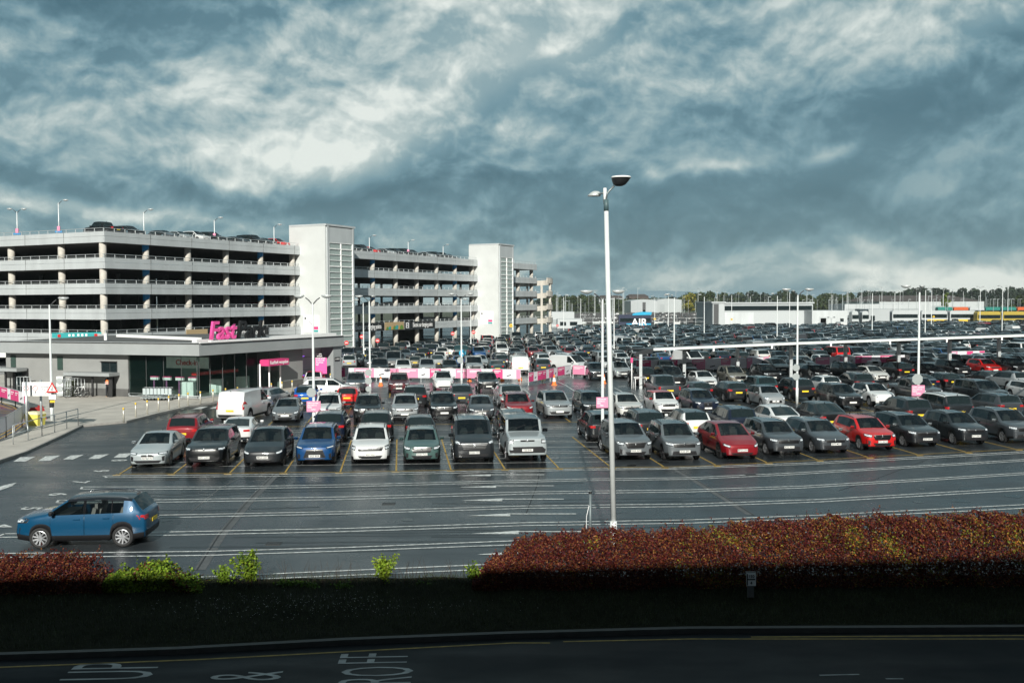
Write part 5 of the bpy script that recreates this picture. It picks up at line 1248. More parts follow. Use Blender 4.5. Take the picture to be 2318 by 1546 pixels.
# white pickup and small van by the cones, loose cars in the lane
put(1256, 838, 'pickup', 'wide', 'white', 0, 'white double cab pickup truck behind the cones', yaw=-32)
put(1330, 845, 'van', 'van', 'white', 1, 'small white van with its nose to the left behind the banner', yaw=38)
for px, py, typ, c, f, lab in ((1988, 757, 'van', 'black', 1, 'tall black van at the far middle right'), (1835, 778, 'van', 'dgrey', 1, 'tall dark van behind the canopy at right'), (1560, 832, 'van', 'white', 1, 'white van parked beyond the left part of canopy'), (2235, 762, 'van', 'white', 1, 'white panel van far right beyond canopy'), (1345, 768, 'van', 'white', 1, 'white camper van in the middle of far rows'), (1455, 764, 'van', 'white', 1, 'white van in far rows left of tall thin posts')):
    p = G(px, py); PLACED.append((p.x, p.y, 5)); make_car(typ, 'van', CC[c], lab, p, HEAD+.3, name='parked_van', cat='van', group='vans among the far rows', lod=1)
# ---------------------------------------------------------------- rows beyond
random.seed(21)
TYPES = ['suv']*6+['csuv']*4+['hatch']*6+['saloon']*3+['estate']*3+['velar']*2+['large']*1+['small']*2+['fastback']*2+['van']*1+['mpv']
COLS = ['black']*24+['dgrey']*20+['grey']*12+['sgrey']*6+['silver']*12+['white']*17+['offwhite']*2+['dblue']*10+['blue']*2+['red']*3+['bred']*1+['dred']*2+['teal']*4+['tan']*1
RD = Vector((math.cos(RAD(8)), math.sin(RAD(8)), 0)); RN = Vector((-RD.y, RD.x, 0))
slots = []; row = 0; ORG = Vector((0, 0, 0)); d = 101.0
def garage_clear(x, y):
    q = Vector((x, y, 0))-C0; s = q.dot(U); t = q.dot(NO); return t > (9.5 if s > 30 else 12)
while d < 300:
    for side in (0, 1):
        yy = d+side*5.3
        x = -60.0
        while x < 330:
            if random.random() < .055: x += 2.6; continue
            c = Vector((x*RD.x, yy+x*RD.y, 0)); px = 1159+F*c.x/c.y
            gx = c.x; gy = c.y
            ok = px < 2700 and (garage_clear(gx, gy) if px < 1300 else True)
            if gy < 104 and px < 1330: ok = False
            if px < 764: ok = False
            if px < 1240 and gy > 215: ok = False
            if gy > 262 and px < 1600: ok = False
            if gy > 268 and 1600 <= px < 1920: ok = False
            if row+side == 0 and (1846 < px < 2060 or 2140 < px < 2235 or 1640 < px < 1745): ok = False
            for (ax, ay, L) in PLACED:
                if abs(ax-gx) < 2.2 and abs(ay-gy) < 5.0: ok = False; break
            if ok: slots.append((gy, gx, row+side, side, px))
            x += 2.5+random.uniform(-.05, .1)
    d += 16.4 if d < 230 else 17.5; row += 2
slots.sort()
def slot_car(s): return random.choice(TYPES), random.choice(COLS), random.random() < .62
assigned = [(s, slot_car(s)) for s in slots]
infr = [a for a in assigned if -60 < a[0][4] < 2380]
NIND = 162
ind = infr[:NIND]; rest = [a for a in assigned if a not in ind]
byrow = {}
for a in ind: byrow.setdefault(a[0][2], []).append(a)
for r, lst in sorted(byrow.items()):
    lst.sort(key=lambda a: a[0][1]); cc = {}
    for k, (s, (typ, c, nf)) in enumerate(lst):
        cc[c] = cc.get(c, 0)+1; n = sum(1 for q in lst if q[1][1] == c)
        bt = dict(suv='SUV', csuv='small SUV', hatch='hatchback', saloon='saloon', estate='estate car', velar='luxury SUV', large='large SUV', small='small car', fastback='fastback', van='van', mpv='people carrier')[typ]
        o = ORD[min(cc[c]-1, 19)]+' ' if n > 1 else 'only '
        lab = '%s%s car from left in row %d of packed area, a %s' % (o, CWORD[c], r+1, bt); lab = lab if len(lab.split()) <= 16 else lab.replace(' of packed area', '')
        make_car(typ, 'van' if typ in ('van', 'mpv') else random.choice(['wide', 'hex', 'slim']), CC[c], lab, (s[1], s[0]+random.uniform(-.35, .35), 0), HEAD+(0 if nf else math.pi)+random.uniform(-.03, .03), lod=1, name='parked_van' if typ in ('van', 'mpv') else 'parked_car', cat='van' if typ in ('van', 'mpv') else 'car', group='cars in the packed long stay rows')
# the farthest rows as one mass
cache = {}
def flat_car(typ):
    if typ in cache: return cache[typ]
    V, Fa, M = [], [], []
    def addm(me, mx, slotmap):
        o = len(V); V.extend([tuple(mx @ v.co) for v in me.vertices])
        for p in me.polygons:
            Fa.append(tuple(o+i for i in p.vertices)); nm = me.materials[p.material_index].name; M.append(0 if nm == 'car_paint' else slotmap.setdefault(nm, len(slotmap)+1))
    for nm, me, cm, sub in car_kit(typ, 'van' if typ in ('van', 'mpv') else 'wide', 1):
        if nm in ('mirror', 'air_intake', 'rear_bumper', 'grille', 'number_plate') and not nm == 'number_plate': continue
        addm(me, Matrix.Identity(4), SMAP)
    B = BODY[typ]; wm = MB()
    for sg in (1, -1):
        for s_ in (B['fo'], B['fo']+B['wb']): wm.lathe((sg*(B['W']/2-.11), s_-B['L']/2, B['R']), [(B['R'], -.1), (B['R'], .1)], 'tyre', 10, 'X')
    addm(wm.mesh('w'), Matrix.Identity(4), SMAP)
    cache[typ] = (np.array(V), Fa, M); return cache[typ]
SMAP = {}
VV = []; FF = []; MM = []; off = 0; CI = {}
for s, (typ, c, nf) in rest:
    v, fa, m = flat_car(typ); rz = HEAD+(0 if nf else math.pi); ca, sa = math.cos(rz), math.sin(rz)
    w = v.copy(); w[:, 0] = v[:, 0]*ca-v[:, 1]*sa+s[1]; w[:, 1] = v[:, 0]*sa+v[:, 1]*ca+s[0]; VV.append(w)
    ci = CI.setdefault(c, len(CI)); FF += [tuple(i+off for i in f) for f in fa]; MM += [(-1-ci) if k == 0 else k for k in m]; off += len(v)
if VV:
    me = bpy.data.meshes.new('distant_cars'); me.from_pydata(np.concatenate(VV).tolist(), [], FF)
    inv = sorted(SMAP.items(), key=lambda k: k[1]); 
    for c, i in sorted(CI.items(), key=lambda k: k[1]):
        me.materials.append(mat('paint_'+CWORD[c].replace(' ', '_'), CC[c], .3, .3, 1))
    for nm, i in inv: me.materials.append(bpy.data.materials[nm])
    nC = len(CI); me.polygons.foreach_set('material_index', [(-1-k) if k < 0 else nC+k-1 for k in MM]); me.update()
    tag(link('distant_cars', me), 'mass of small parked cars filling the far rows of the car park', 'cars', kind='stuff')
print('CARS individual', len(NEAR)+len(ind), 'stuff', len(rest), 'verts', off)
# ============================================================ street furniture
def lamp_head(parent, at, d, m='lamp_head'):
    """shallow dish lamp on a short arm; at = pole top, d = horizontal direction"""
    d = Vector(d).normalized(); s = Vector((-d.y, d.x, 0)); mb = MB()
    mb.tube([at, at+d*.28+Vector((0, 0, .30)), at+d*.45+Vector((0, 0, .42))], .035, 'dark_grey', 8); c = at+d*.85+Vector((0, 0, .55)); n = 16; vs = []
    for (k, z) in ((.30, -.20), (.75, -.12), (1, -.02), (1, .03), (.9, .05), (.0, .06)):
        for i in range(n): a = 2*math.pi*i/n; r = .36 if math.cos(a) > 0 else .32; vs.append(c+d*(r*k*math.cos(a))+s*(.18*k*math.sin(a))+Vector((0, 0, z*.8)))
    mb.add(vs, [(i*n+k, i*n+(k+1) % n, (i+1)*n+(k+1) % n, (i+1)*n+k) for i in range(5) for k in range(n)]+[tuple(range(n-1, -1, -1))], m); return mb.build('lamp_head', parent, True)
mat('lamp_head', (.50, .53, .53), .35, .2); mat('lamp_head_dark', (.02, .022, .024), .4)
# the tall near lamp
p = Vector(((1389-1159)/F*29, 29, 0)); top = P(1380, 478, 29); H0 = top.z
t = thing('street_lamp', 'tallest white lamp post rising behind the red hedge', 'street lamp', p)
lean = Vector((top.x-p.x-.10, 0, 0))
mb = MB(); mb.tube([(0, 0, 0), (0, 0, 1.2)], .105, 'pole_white', 14); mb.tube([(0, 0, 1.2), Vector((0, 0, H0))+lean], [.088, .066], 'pole_white', 14); mb.build('pole', t, True)
mb = MB(); mb.tube([Vector((0, 0, H0))+lean, Vector((0, 0, H0+.34))+lean*1.03], .072, mat('sleeve', (.07, .12, .13), .5), 14); mb.build('sleeve', t, True)
q = Vector((0, 0, H0+.34))+lean*1.03
mb = MB(); mb.tube([q, q+Vector((.02, 0, .16)), q+Vector((.10, 0, .26)), q+Vector((.24, 0, .40))], .032, mat('arm_grey', (.22, .26, .27), .4, .4), 8); mb.tube([q+Vector((-.03, .03, -.1)), q+Vector((-.03, .03, .34))], .05, 'white', 8); mb.tube([q+Vector((-.02, .03, .16)), q+Vector((-.10, .1, .20)), q+Vector((-.2, .2, .18))], .03, 'arm_grey', 8); mb.build('arm', t, True)
mb = MB(); c = q+Vector((.38, -.05, .56)); vs = []; n = 16     # floodlight seen from its dark underside
for (kx, kz, y) in ((.10, -.17, -.12), (.18, -.13, -.16), (.25, -.02, -.20), (.28, .06, -.22)):
    for i in range(n): a = 2*math.pi*i/n; vs.append(c+Vector((kx*math.cos(a)+(kz+.17)*.25, .26*math.sin(a)*kx/.28, kz)))
mb.add(vs, [(i*n+k, i*n+(k+1) % n, (i+1)*n+(k+1) % n, (i+1)*n+k) for i in range(3) for k in range(n)]+[tuple(range(n-1, -1, -1))], 'lamp_head_dark'); o = mb.build('lamp_head', t, True)
mb = MB(); mb.lathe(c+Vector((.06, 0, .06)), [(.29, 0), (.30, .02), (.28, .05), (.0, .06)], 'white', 20); mb.build('lamp_cover', o, True)
mb = MB(); c = q+Vector((-.33, .3, .15)); vs = []
for (k, z) in ((.9, -.03), (1, 0), (.8, .10), (.4, .16), (0, .17)):
    for i in range(n): a = 2*math.pi*i/n; vs.append(c+Vector((.20*k*math.cos(a)+(.05 if k < .9 else 0), .15*k*math.sin(a), z*.8)))
mb.add(vs, [(i*n+k, i*n+(k+1) % n, (i+1)*n+(k+1) % n, (i+1)*n+k) for i in range(4) for k in range(n)]+[tuple(range(n-1, -1, -1))], 'lamp_head'); mb.build('lamp_head', t, True)
mat('sign_grey', (.30, .33, .33), .5)
def lamp(px, yb, yt, label, heads=((1, 0),), r=(.085, .055), sign=None, hexs=None, sleeve=0, hs=1, group='lamp posts in the car park', z0=0):
    b = G(px, yb, z0); tp = P(px, yt, b.y); t = thing('street_lamp', label, 'street lamp', b, 0, group); h = tp.z-z0
    mb = MB(); mb.tube([(0, 0, 0), (0, 0, 1.2), (0, 0, 1.21), (0, 0, h)], [r[0]*1.25, r[0]*1.25, r[0], r[1]], 'pole_white', 10); mb.build('pole', t, True)
    if sleeve: mb = MB(); mb.tube([(0, 0, 1.0), (0, 0, 2.0)], r[0]*1.7, 'dark_grey', 12); mb.build('sleeve', t, True)
    for d in heads: lamp_head(t, Vector((0, 0, h-.55*0-.1)), Vector((d[0], d[1], 0)))
    if hexs:
        mb = MB()
        for (cy, s_) in hexs: z = P(px, cy, b.y).z-z0; mb.prism([(s_*math.cos(math.pi/8+math.pi/4*k), s_*math.sin(math.pi/8+math.pi/4*k)) for k in range(8)], -.01, .01, 'sign_grey'); \
            [mb.v.__setitem__(i, (mb.v[i][0]-.12, -.12+mb.v[i][2], mb.v[i][1]+z)) for i in range(len(mb.v)-16, len(mb.v))]
        o = mb.build('sign_back', t)
    if sign:
        s = thing('car_park_sign', sign[4], 'sign', b+Vector((0, -.16, 0)), 0, 'pink signs on lamp posts'); a = P(sign[0], sign[2], b.y-.16); c = P(sign[1], sign[3], b.y-.16); w_, h_ = c.x-a.x, a.z-c.z; cx, cz = (a.x+c.x)/2-b.x, (a.z+c.z)/2
        mb = MB(); mb.box((cx, 0, cz), (w_, .03, h_), 'pink_pale'); mb.build('board', s)
        me = text_mesh('CarPark reservations\nplease check in at\nFastPark\n          FastPark', h_*.17, 'white', .001, bold=.003, align='LEFT', line=1.15); place_text('lettering', me, s, (cx-w_*.44, -.02, cz+h_*.02), (1, 0, 0), (0, 0, 1), sx=.62*w_/.75)
    return t
lamp(1364, 1010, 678, 'slim lamp post behind the tallest one, carrying a pink sign', ((1, .1), (-1, -.1)), sign=(1350, 1379, 899, 923, 'pink notice on the slim post just left of the tallest lamp'))
lamp(711, 973, 686, 'lamp post in front of the reception entrance with pink sign and cameras', ((1, 0), (-1, .2)), hexs=((888, .30),), sign=(694, 726, 908, 932, 'pink notice in front of the white SUV in the third row'))
lamp(838, 894, 682, 'lamp post with three white sign backs left of the dark red SUV', ((-1, .1), (.3, 1)), hexs=((843, .30), (862, .30), (880, .26)))
lamp(823.5, 820, 686, 'thin lamp post in front of the first charging points sign', ((-1, 0),))
lamp(1045, 874, 676, 'lamp post with blue arrow sign behind the pink banner', ((-1, 0), (1, 0)), hexs=((815, .3),))
lamp(1066, 797, 684, 'thin lamp post right of the one with blue arrow sign', ((-1, 0),))
lamp(118, 956, 690, 'lamp post with dark sleeve on the paved forecourt', ((1, .2),), r=(.085, .05), sleeve=1)
lamp(2078, 938, 662, 'tall lamp post at right with pink notice and white sign back', ((-1, .2), (.4, .6)), hexs=((858, .38),), sign=(2064, 2093, 872, 896, 'pink notice on the right hand lamp post'))
lamp(1804, 914, 668, 'lamp post with white sign backs right of the canopy middle', ((-1, 0), (1, 0)), hexs=((832, .28), (852, .28)))
FARL = [(1526, 820, 674), (1594, 774, 672), (1513, 752, 672), (1482, 744, 674), (1656, 744, 668), (1759, 778, 670), (1698, 732, 671), (1787, 752, 662), (1276, 764, 673), (1390, 805, 674), (1883, 734, 667), (1917, 742, 662), (1974, 768, 664), (2025, 736, 662), (2094, 768, 657), (2108, 748, 656), (2218, 742, 652), (2268, 762, 651), (1949, 724, 657), (2135, 724, 654), (2281, 724, 650), (2037, 716, 655), (1623, 728, 660), (1580, 716, 655), (1314, 738, 676), (1412, 730, 658), (1347, 722, 660), (1261, 727, 662), (1996, 722, 652), (2180, 722, 660)]
FARL.sort()
for k, (px, yb, yt) in enumerate(FARL): lamp(px, yb, yt, '%s of the far double headed lamp posts counting from the left' % (ORD[k] if k < 20 else 'number %d' % (k+1)), ((-1, 0), (1, 0)) if k % 2 else ((-1, 0),), r=(.09, .06))
for k, (px, yt) in enumerate(((38, 480), (132, 460), (325, 481), (485, 499), (620, 514), (836, 538), (924, 548), (1003, 558))):
    r_ = (px-1159)/2200
    s = (48.3+115.7*r_)/(.4446-.8957*r_)
    if px < 235: a_ = ray(px, 500); tt = (C0.x*a_.y-C0.y*a_.x)/(V_.y*a_.x-V_.x*a_.y); b = GP(2.0, tt, TOPS[4]-1)
    else: b = GP(s+1.5, 3, TOPS[4]-1)
    h = P(px, yt, b.y).z-b.z; t = thing('roof_lamp', '%s lamp post on the car park roof deck counting from the left' % ORD[k], 'street lamp', b, 0, 'lamp posts on the roof deck')
    t.location.x = (px-1159)/F*b.y*1.0 if px > 1160 else P(px, yt, b.y).x
    mb = MB(); mb.tube([(0, 0, 0), (0, 0, h)], .06, 'pole_white', 8); mb.build('pole', t, True); lamp_head(t, Vector((0, 0, h-.15)), (1, .1, 0))
    if k == 0: lamp_head(t, Vector((0, 0, h-.15)), (-1, -.1, 0))
    if k in (0, 1, 3, 6): mb = MB(); mb.box((0, -.05, 1.7), (.36, .12, .6), 'pink_pale'); mb.box((0, -.05, 1.3), (.9 if k < 2 else .3, .12, .22), 'blue_paint'); mb.build('level_sign', t)
# small white tubes in the far field (signs, poles, masts) as countable thin poles
# ---- pink banner barriers
def banner(name, label, pts, h0=.45, h1=1.05, dark=0, ang=None, seed=1, group='pink banner barriers'):
    rr = random.Random(seed); t = thing(name, label, 'barrier', pts[0], 0, group); o0 = Vector(pts[0]); mb = MB(); pp = MB(); ps = MB(); 
    for a, b in zip(pts, pts[1:]):
        a = Vector(a)-o0; b = Vector(b)-o0; L = (b-a).length; d = (b-a)/L; n = Vector((d.y, -d.x, 0)); n = n if n.y < 0 else -n; x = 0; k = 0
        mb.beam(a+Vector((0, 0, (h0+h1)/2)), b+Vector((0, 0, (h0+h1)/2)), .03, h1-h0, 'banner_white')
        while x < L:
            w_ = min(rr.uniform(.8, 2.2), L-x)
            if k % 2 == 0: pp.beam(a+d*x+n*.022+Vector((0, 0, (h0+h1)/2)), a+d*(x+w_)+n*.022+Vector((0, 0, (h0+h1)/2)), .012, h1-h0-.02, 'pink' if dark else rr.choice(['pink_pale', 'pink_pale', 'pink']))
            else:
                if w_ > .9: pp.beam(a+d*(x+w_*.3)+n*.022+Vector((0, 0, h0+.25)), a+d*(x+w_*.62)+n*.022+Vector((0, 0, h0+.38)), .012, .10, 'dark_grey')
            if k % 2 == 0 and w_ > .9: pp.beam(a+d*(x+.15)+n*.032+Vector((0, 0, h1-.18)), a+d*(x+w_-.2)+n*.032+Vector((0, 0, h1-.18)), .006, .07, 'white'); pp.beam(a+d*(x+.15)+n*.032+Vector((0, 0, h1-.32)), a+d*(x+w_*.6)+n*.032+Vector((0, 0, h1-.32)), .006, .05, 'white')
            x += w_; k += 1
        m = max(1, int(L/2.2))
        for i in range(m+1): q = a.lerp(b, i/m); ps.beam(q, q+Vector((0, 0, h1+.04)), .05, .05, 'galv')
        ps.beam(a+Vector((0, 0, h1+.03)), b+Vector((0, 0, h1+.03)), .04, .04, 'galv')
    mb.build('banner_sheet', t); pp.build('printed_panels', t); ps.build('post_frame', t)
banner('banner_barrier', 'long pink and white banner barrier in front of the left packed cars', [G(757, 861), G(900, 863), G(1060, 864), G(1178, 866)], .35, 1.25, seed=3)
banner('banner_barrier', 'short slanting pink banner barrier by the cones', [G(1196, 872), G(1228, 866), G(1262, 858), G(1292, 852)], .3, 1.15, seed=4, dark=1)
banner('banner_barrier', 'pink banner in front of the small white van', [G(1297, 856), G(1333, 858)], .4, 1.3, seed=9)
banner('banner_barrier', 'pink and white banner barrier under the left half of canopy', [G(1440, 851), G(1690, 844), G(1740, 840)], .5, 1.6, seed=5)
banner('banner_barrier', 'pink and white banner barrier under the middle of canopy', [G(1846, 840), G(1950, 836), G(2054, 833)], .7, 1.5, seed=6)
banner('banner_barrier', 'rightmost pink and white banner under the canopy', [G(2147, 826), G(2228, 824)], .7, 1.6, seed=7)
# ---- cones
def cone_mesh():
    m = MB(); m.prism([(-.19, -.19), (.19, -.19), (.19, .19), (-.19, .19)], 0, .04, 'orange'); m.lathe((0, 0, 0), [(.15, .04), (.12, .26)], 'orange', 12); m.lathe((0, 0, 0), [(.12, .26), (.075, .52)], 'white', 12); m.lathe((0, 0, 0), [(.075, .52), (.03, .75), (.0, .755)], 'orange', 12); return m.mesh('traffic_cone')
cm = cone_mesh(); CONES = [(862, 873, 'beside the dark red SUV'), (1063, 863, 'in front of banner behind white SUV'), (1127, 838, 'first of the five behind the banner'), (1137, 863, 'right of the black SUV by banner'), (1161, 838, 'second of the five behind the banner'), (1177, 861, 'at the right end of the long banner'), (1189, 838, 'middle one of the five behind the banner'), (1216, 838, 'fourth of the five behind the banner'), (1241, 837, 'last of the five, by the white pickup'), (1254.5, 872, 'in the lane beside the slanting barrier'), (1367, 868, 'just left of the tall lamp post')]
for x, y, l in CONES: o = link('traffic_cone', cm, None, G(x, y)); o.scale = (1.2,)*3 if y != 872 else (1.35,)*3; tag(o, 'orange and white traffic cone '+l, 'cone', 'traffic cones around the banners')
# ---- bollards along the pavement
mat('bollard_steel', (.55, .53, .46), .35, .4)
BOL = [(280, 956, 917), (307.5, 943, 913), (333.6, 937, 909), (359, 931, 906), (382.5, 926, 901), (405.5, 921, 898), (426, 917, 893), (454, 914, 890), (482.6, 909, 886), (511, 906, 882), (538, 903, 879), (614.5, 893, 868), (638.5, 889, 866), (661.5, 886, 863), (748, 868, 850)]
for k, (x, yb, yt) in enumerate(BOL):
    b = G(x, yb+1, .12 if k else .12); t = thing('bollard', '%s steel bollard from the left along the pavement edge' % ORD[k], 'bollard', b, 0, 'bollards along the pavement'); h = 1.0
    mb = MB(); mb.tube([(0, 0, 0), (0, 0, h)], .055, 'bollard_steel', 10); mb.build('post', t, True); mb = MB(); mb.tube([(0, 0, h-.16), (0, 0, h-.02)], .057, 'yellow', 10); mb.build('reflective_band', t, True)
# ---- fences at the left
banner('banner_barrier', 'pink banner fence along the far side of the drop off lane', [G(-40, 905, .12), G(4, 912, .12), G(35, 921, .12), G(62, 930, .12)], .45, 1.25, 1, seed=8)
banner('banner_barrier', 'purple banner fence on the near side of the drop off lane', [G(-60, 1015, .12), G(14, 991, .12), G(50, 965, .12), G(66, 950, .12)], .4, 1.2, 1, seed=10)
def railing(name, label, pts, hh=1.05, rails=(1.05, .55), m='galv', step=2.0):
    t = thing(name, label, 'railing', pts[0]); o0 = Vector(pts[0]); pr = MB(); ra = MB()
    for a, b in zip(pts, pts[1:]):
        a = Vector(a)-o0; b = Vector(b)-o0; n = max(1, round((b-a).length/step))
        for i in range(n+1): q = a.lerp(b, i/n); pr.tube([q, q+Vector((0, 0, hh))], .028, m, 6)
        for h in rails: ra.tube([a+Vector((0, 0, h)), b+Vector((0, 0, h))], .026, m, 6)
    pr.build('posts', t, True); ra.build('rails', t, True)
railing('guard_railing', 'grey guard railing curving along the pavement kerb', [G(30, 1006, .12), G(95, 986, .12), G(177, 963, .12)], step=1.55)
railing('guard_railing', 'low silver rail along the glass front of reception', [G(292, 899, .12), G(452, 907, .12)], .35, (.35,), step=2)
# ---- forecourt signs and things
b0 = G(61, 977, .12); b1 = G(94, 970, .12); t = thing('direction_sign', 'white direction sign board on two grey posts', 'sign', (b0+b1)/2); c = (b0+b1)/2
mb = MB()
for b in (b0, b1): q = b-c; mb.tube([q, q+Vector((0, .02, 3.0))], .07, 'galv', 10)
mb.build('posts', t, True); s0 = P(50, 865, c.y-.1)-c; s1 = P(116, 896, c.y-.1)-c
mb = MB(); mb.box(((s0.x+s1.x)/2, -.1, (s0.z+s1.z)/2), (s1.x-s0.x, .04, s0.z-s1.z), 'white'); bd = mb.build('board', t)
mb = MB(); zc = (s0.z+s1.z)/2+.05; wx = s1.x-s0.x
for k in (.14, .46):
    x = s0.x+wx*k; n = 20; vs = []
    for r in (.13, .16):
        for i in range(n): a = 2*math.pi*i/n; vs.append((x+r*math.cos(a), -.125, zc+r*math.sin(a)))
    mb.add(vs, [(i, (i+1) % n, n+(i+1) % n, n+i) for i in range(n)], 'red')
for x, dx in ((.14, 0), (.46, 0), (.84, .08)):
    xx = s0.x+wx*x; mb.beam((xx-dx, -.13, zc-.36), (xx+dx*.4, -.13, zc-.2), .01, .025, 'ink', up=(1, 0, 0)); mb.add([(xx-.05+dx*.5, -.13, zc-.24), (xx+.05+dx*.5, -.13, zc-.24), (xx+dx*.7, -.13, zc-.17)], [(0, 1, 2)], 'ink')
mb.build('symbols', t)
for k, x in (('2m', .14), ('7.5', .46)): me = text_mesh(k, .12, 'ink', .001); place_text('lettering', me, t, (s0.x+wx*x, -.128, zc), (1, 0, 0), (0, 0, 1))
me = text_mesh('Passenger\ndrop off', .14, 'ink', .001); place_text('lettering', me, t, (s0.x+wx*.8, -.128, zc), (1, 0, 0), (0, 0, 1))
ps = P(118, 878, 58.6); t = thing('warning_sign', 'red bordered triangular pedestrian sign on the forecourt lamp post', 'sign', (ps.x, ps.y, ps.z))
mb = MB(); mb.add([(-.36, 0, -.28), (.36, 0, -.28), (0, 0, .36), (-.36, .02, -.28), (.36, .02, -.28), (0, .02, .36)], [(0, 1, 2), (5, 4, 3), (0, 3, 4, 1), (1, 4, 5, 2), (2, 5, 3, 0)], 'red'); mb.build('red_triangle', t)
mb = MB(); mb.add([(-.23, -.01, -.20), (.23, -.01, -.20), (0, -.01, .21)], [(0, 1, 2)], 'white'); mb.box((0, 0, -.55), (.42, .02, .3), 'white'); mb.box((.0, 0, -.82), (.3, .02, .14), 'yellow'); mb.build('white_panel', t)
mb = MB(); mb.beam((0, -.02, -.02), (0.01, -.02, .08), .02, .05, 'ink'); mb.beam((0, -.02, -.03), (-.06, -.02, -.17), .02, .025, 'ink', up=(1, 0, 0)); mb.beam((0, -.02, -.03), (.05, -.02, -.17), .02, .025, 'ink', up=(1, 0, 0)); mb.beam((0, -.02, .05), (.08, -.02, -.02), .02, .02, 'ink', up=(1, 0, 0)); mb.box((0, -.02, .11), (.04, .01, .05), 'ink'); mb.build('walking_figure', t)
# grit bin
g = G(80, 962, .12); t = thing('grit_bin', 'yellow grit bin behind the guard railing', 'grit bin', g, RAD(-15)); mb = MB(); mb.box((0, 0, .35), (.9, .65, .7), mat('bin_yellow', (.68, .60, .12), .5), taper=1.15); mb.build('bin_body', t); mb = MB(); mb.box((0, 0, .78), (1.08, .8, .16), mat('lid_cream', (.66, .62, .40), .5), taper=.75); mb.build('lid', t)
g = G(84, 949, .12); t = thing('water_barrier', 'dark red plastic road barrier beside the grit bin', 'barrier', g, RAD(35)); mb = MB(); mb.box((0, 0, .3), (1.1, .42, .6), mat('barrier_red', (.32, .02, .02), .5), taper=.7); mb.box((0, 0, .68), (.95, .2, .26), 'barrier_red', taper=.8); mb.build('barrier_body', t)
mb = MB(); mb.box((.2, 0, .86), (.3, .12, .12), 'barrier_red'); mb.build('handle', t)
# trolleys
for k in range(8):
    x = 326+k*8.3; g = G(x, 906.5, .12); t = thing('luggage_trolley', '%s luggage trolley from the left in the nested line' % ORD[k], 'trolley', g, 0, 'luggage trolleys by the glass')
    mb = MB()
    for sx in (-.13, .13): mb.tube([(sx, -.35, .18), (sx, .35, .2)], .016, 'chrome', 5); mb.tube([(sx, .3, .2), (sx, .42, 1.0)], .016, 'chrome', 5)
    mb.tube([(-.14, .42, 1.0), (.14, .42, 1.0)], .022, 'galv', 6); mb.tube([(-.12, -.3, .5), (.12, -.3, .5)], .016, 'chrome', 5); mb.build('frame', t, True)
    mb = MB(); mb.box((0, .1, .70), (.24, .05, .5), mat('trolley_panel', (.55, .62, .63), .3, .4)); mb.box((0, -.05, .24), (.26, .7, .03), 'trolley_panel'); mb.build('panel', t)
    for sx in (-.12, .12):
        m2 = MB(); m2.lathe((sx, .34, .09), [(.09, -.02), (.09, .02)], 'black_plastic', 10, 'X'); m2.build('wheel', t)
# bins, cages, cabinet
def cage(px0, px1, yb, h, label, name='cage', fill=None):
    a = G(px0, yb, .12); b = G(px1, yb, .12); t = thing(name, label, 'enclosure', a); d = b-a; mb = MB(); n = 4
    for z in (.1, h*.5, h): mb.tube([(0, 0, z), d+Vector((0, 0, z))], .03, 'galv', 6); mb.tube([(0, 1.2, z), d+Vector((0, 1.2, z))], .03, 'galv', 6)
    for i in range(n+1): q = d*i/n; mb.tube([q, q+Vector((0, 0, h))], .03, 'galv', 6); mb.tube([q+Vector((0, 1.2, 0)), q+Vector((0, 1.2, h))], .03, 'galv', 6)
    mb.build('frame', t, True)
    if fill: m2 = MB(); m2.box(d/2+Vector((0, .6, h*.45)), (d.length*.85, .9, h*.8), fill); m2.build('mesh_panel', t)
cage(39, 70, 893, 1.5, 'galvanised tube enclosure left of the direction sign'); cage(146, 161, 899, 1.5, 'olive green bins inside a galvanised cage beside the bicycles', fill=mat('olive', (.09, .11, .04), .6)); cage(162, 192, 897, 1.5, 'open galvanised bicycle stand frame against the grey wall', 'bicycle_stand')
a = G(128, 899, .12); b = G(142, 899, .12); t = thing('cooling_unit', 'white outdoor cooling unit with two fans', 'cooling unit', (a+b)/2); mb = MB(); mb.box((0, .3, 1.0), ((b-a).length, .5, 1.4), 'white_paint'); mb.box((0, .3, .2), ((b-a).length, .5, .2), 'galv'); mb.build('casing', t)
for z in (.68, 1.32): m2 = MB(); m2.lathe((0, .03, z), [(.27, 0), (.25, -.03), (.10, -.035), (.0, -.035)], 'galv', 18, 'Y'); m2.build('fan_guard', t)
# bicycles
def bicycle(px, py, col, label, rz=0):
    g = G(px, py, .12); t = thing('bicycle', label, 'bicycle', g, rz, 'bicycles by the wall'); 
    for sx in (-.52, .52):
        w = MB(); n = 24; w.tube([(sx+.33*math.cos(2*math.pi*i/n), 0, .34+.33*math.sin(2*math.pi*i/n)) for i in range(n+1)], .022, 'tyre', 6)
        for i in range(8): a = math.pi*i/8; w.tube([(sx+.32*math.cos(a), 0, .34+.32*math.sin(a)), (sx-.32*math.cos(a), 0, .34-.32*math.sin(a))], .004, 'chrome', 3)
        w.build('wheel', t, True)
    f = MB(); S = (-.18, 0, .85); Bk = (-.08, 0, .32); Hd = (.36, 0, .86); r = (-.52, 0, .34); fw = (.52, 0, .34)
    for a_, b_ in ((S, Bk), (S, Hd), (Bk, Hd), (Bk, r), (S, r), ((.34, 0, .95), fw)): f.tube([a_, b_], .02, col, 6)
    f.build('frame', t, True); h = MB(); h.tube([(.34, -.25, 1.02), (.32, 0, .98), (.34, .25, 1.02)], .014, 'black', 6); h.build('handlebar', t, True); s = MB(); s.box((-.2, 0, .93), (.26, .13, .06), 'black', taper=.7); s.build('saddle', t)
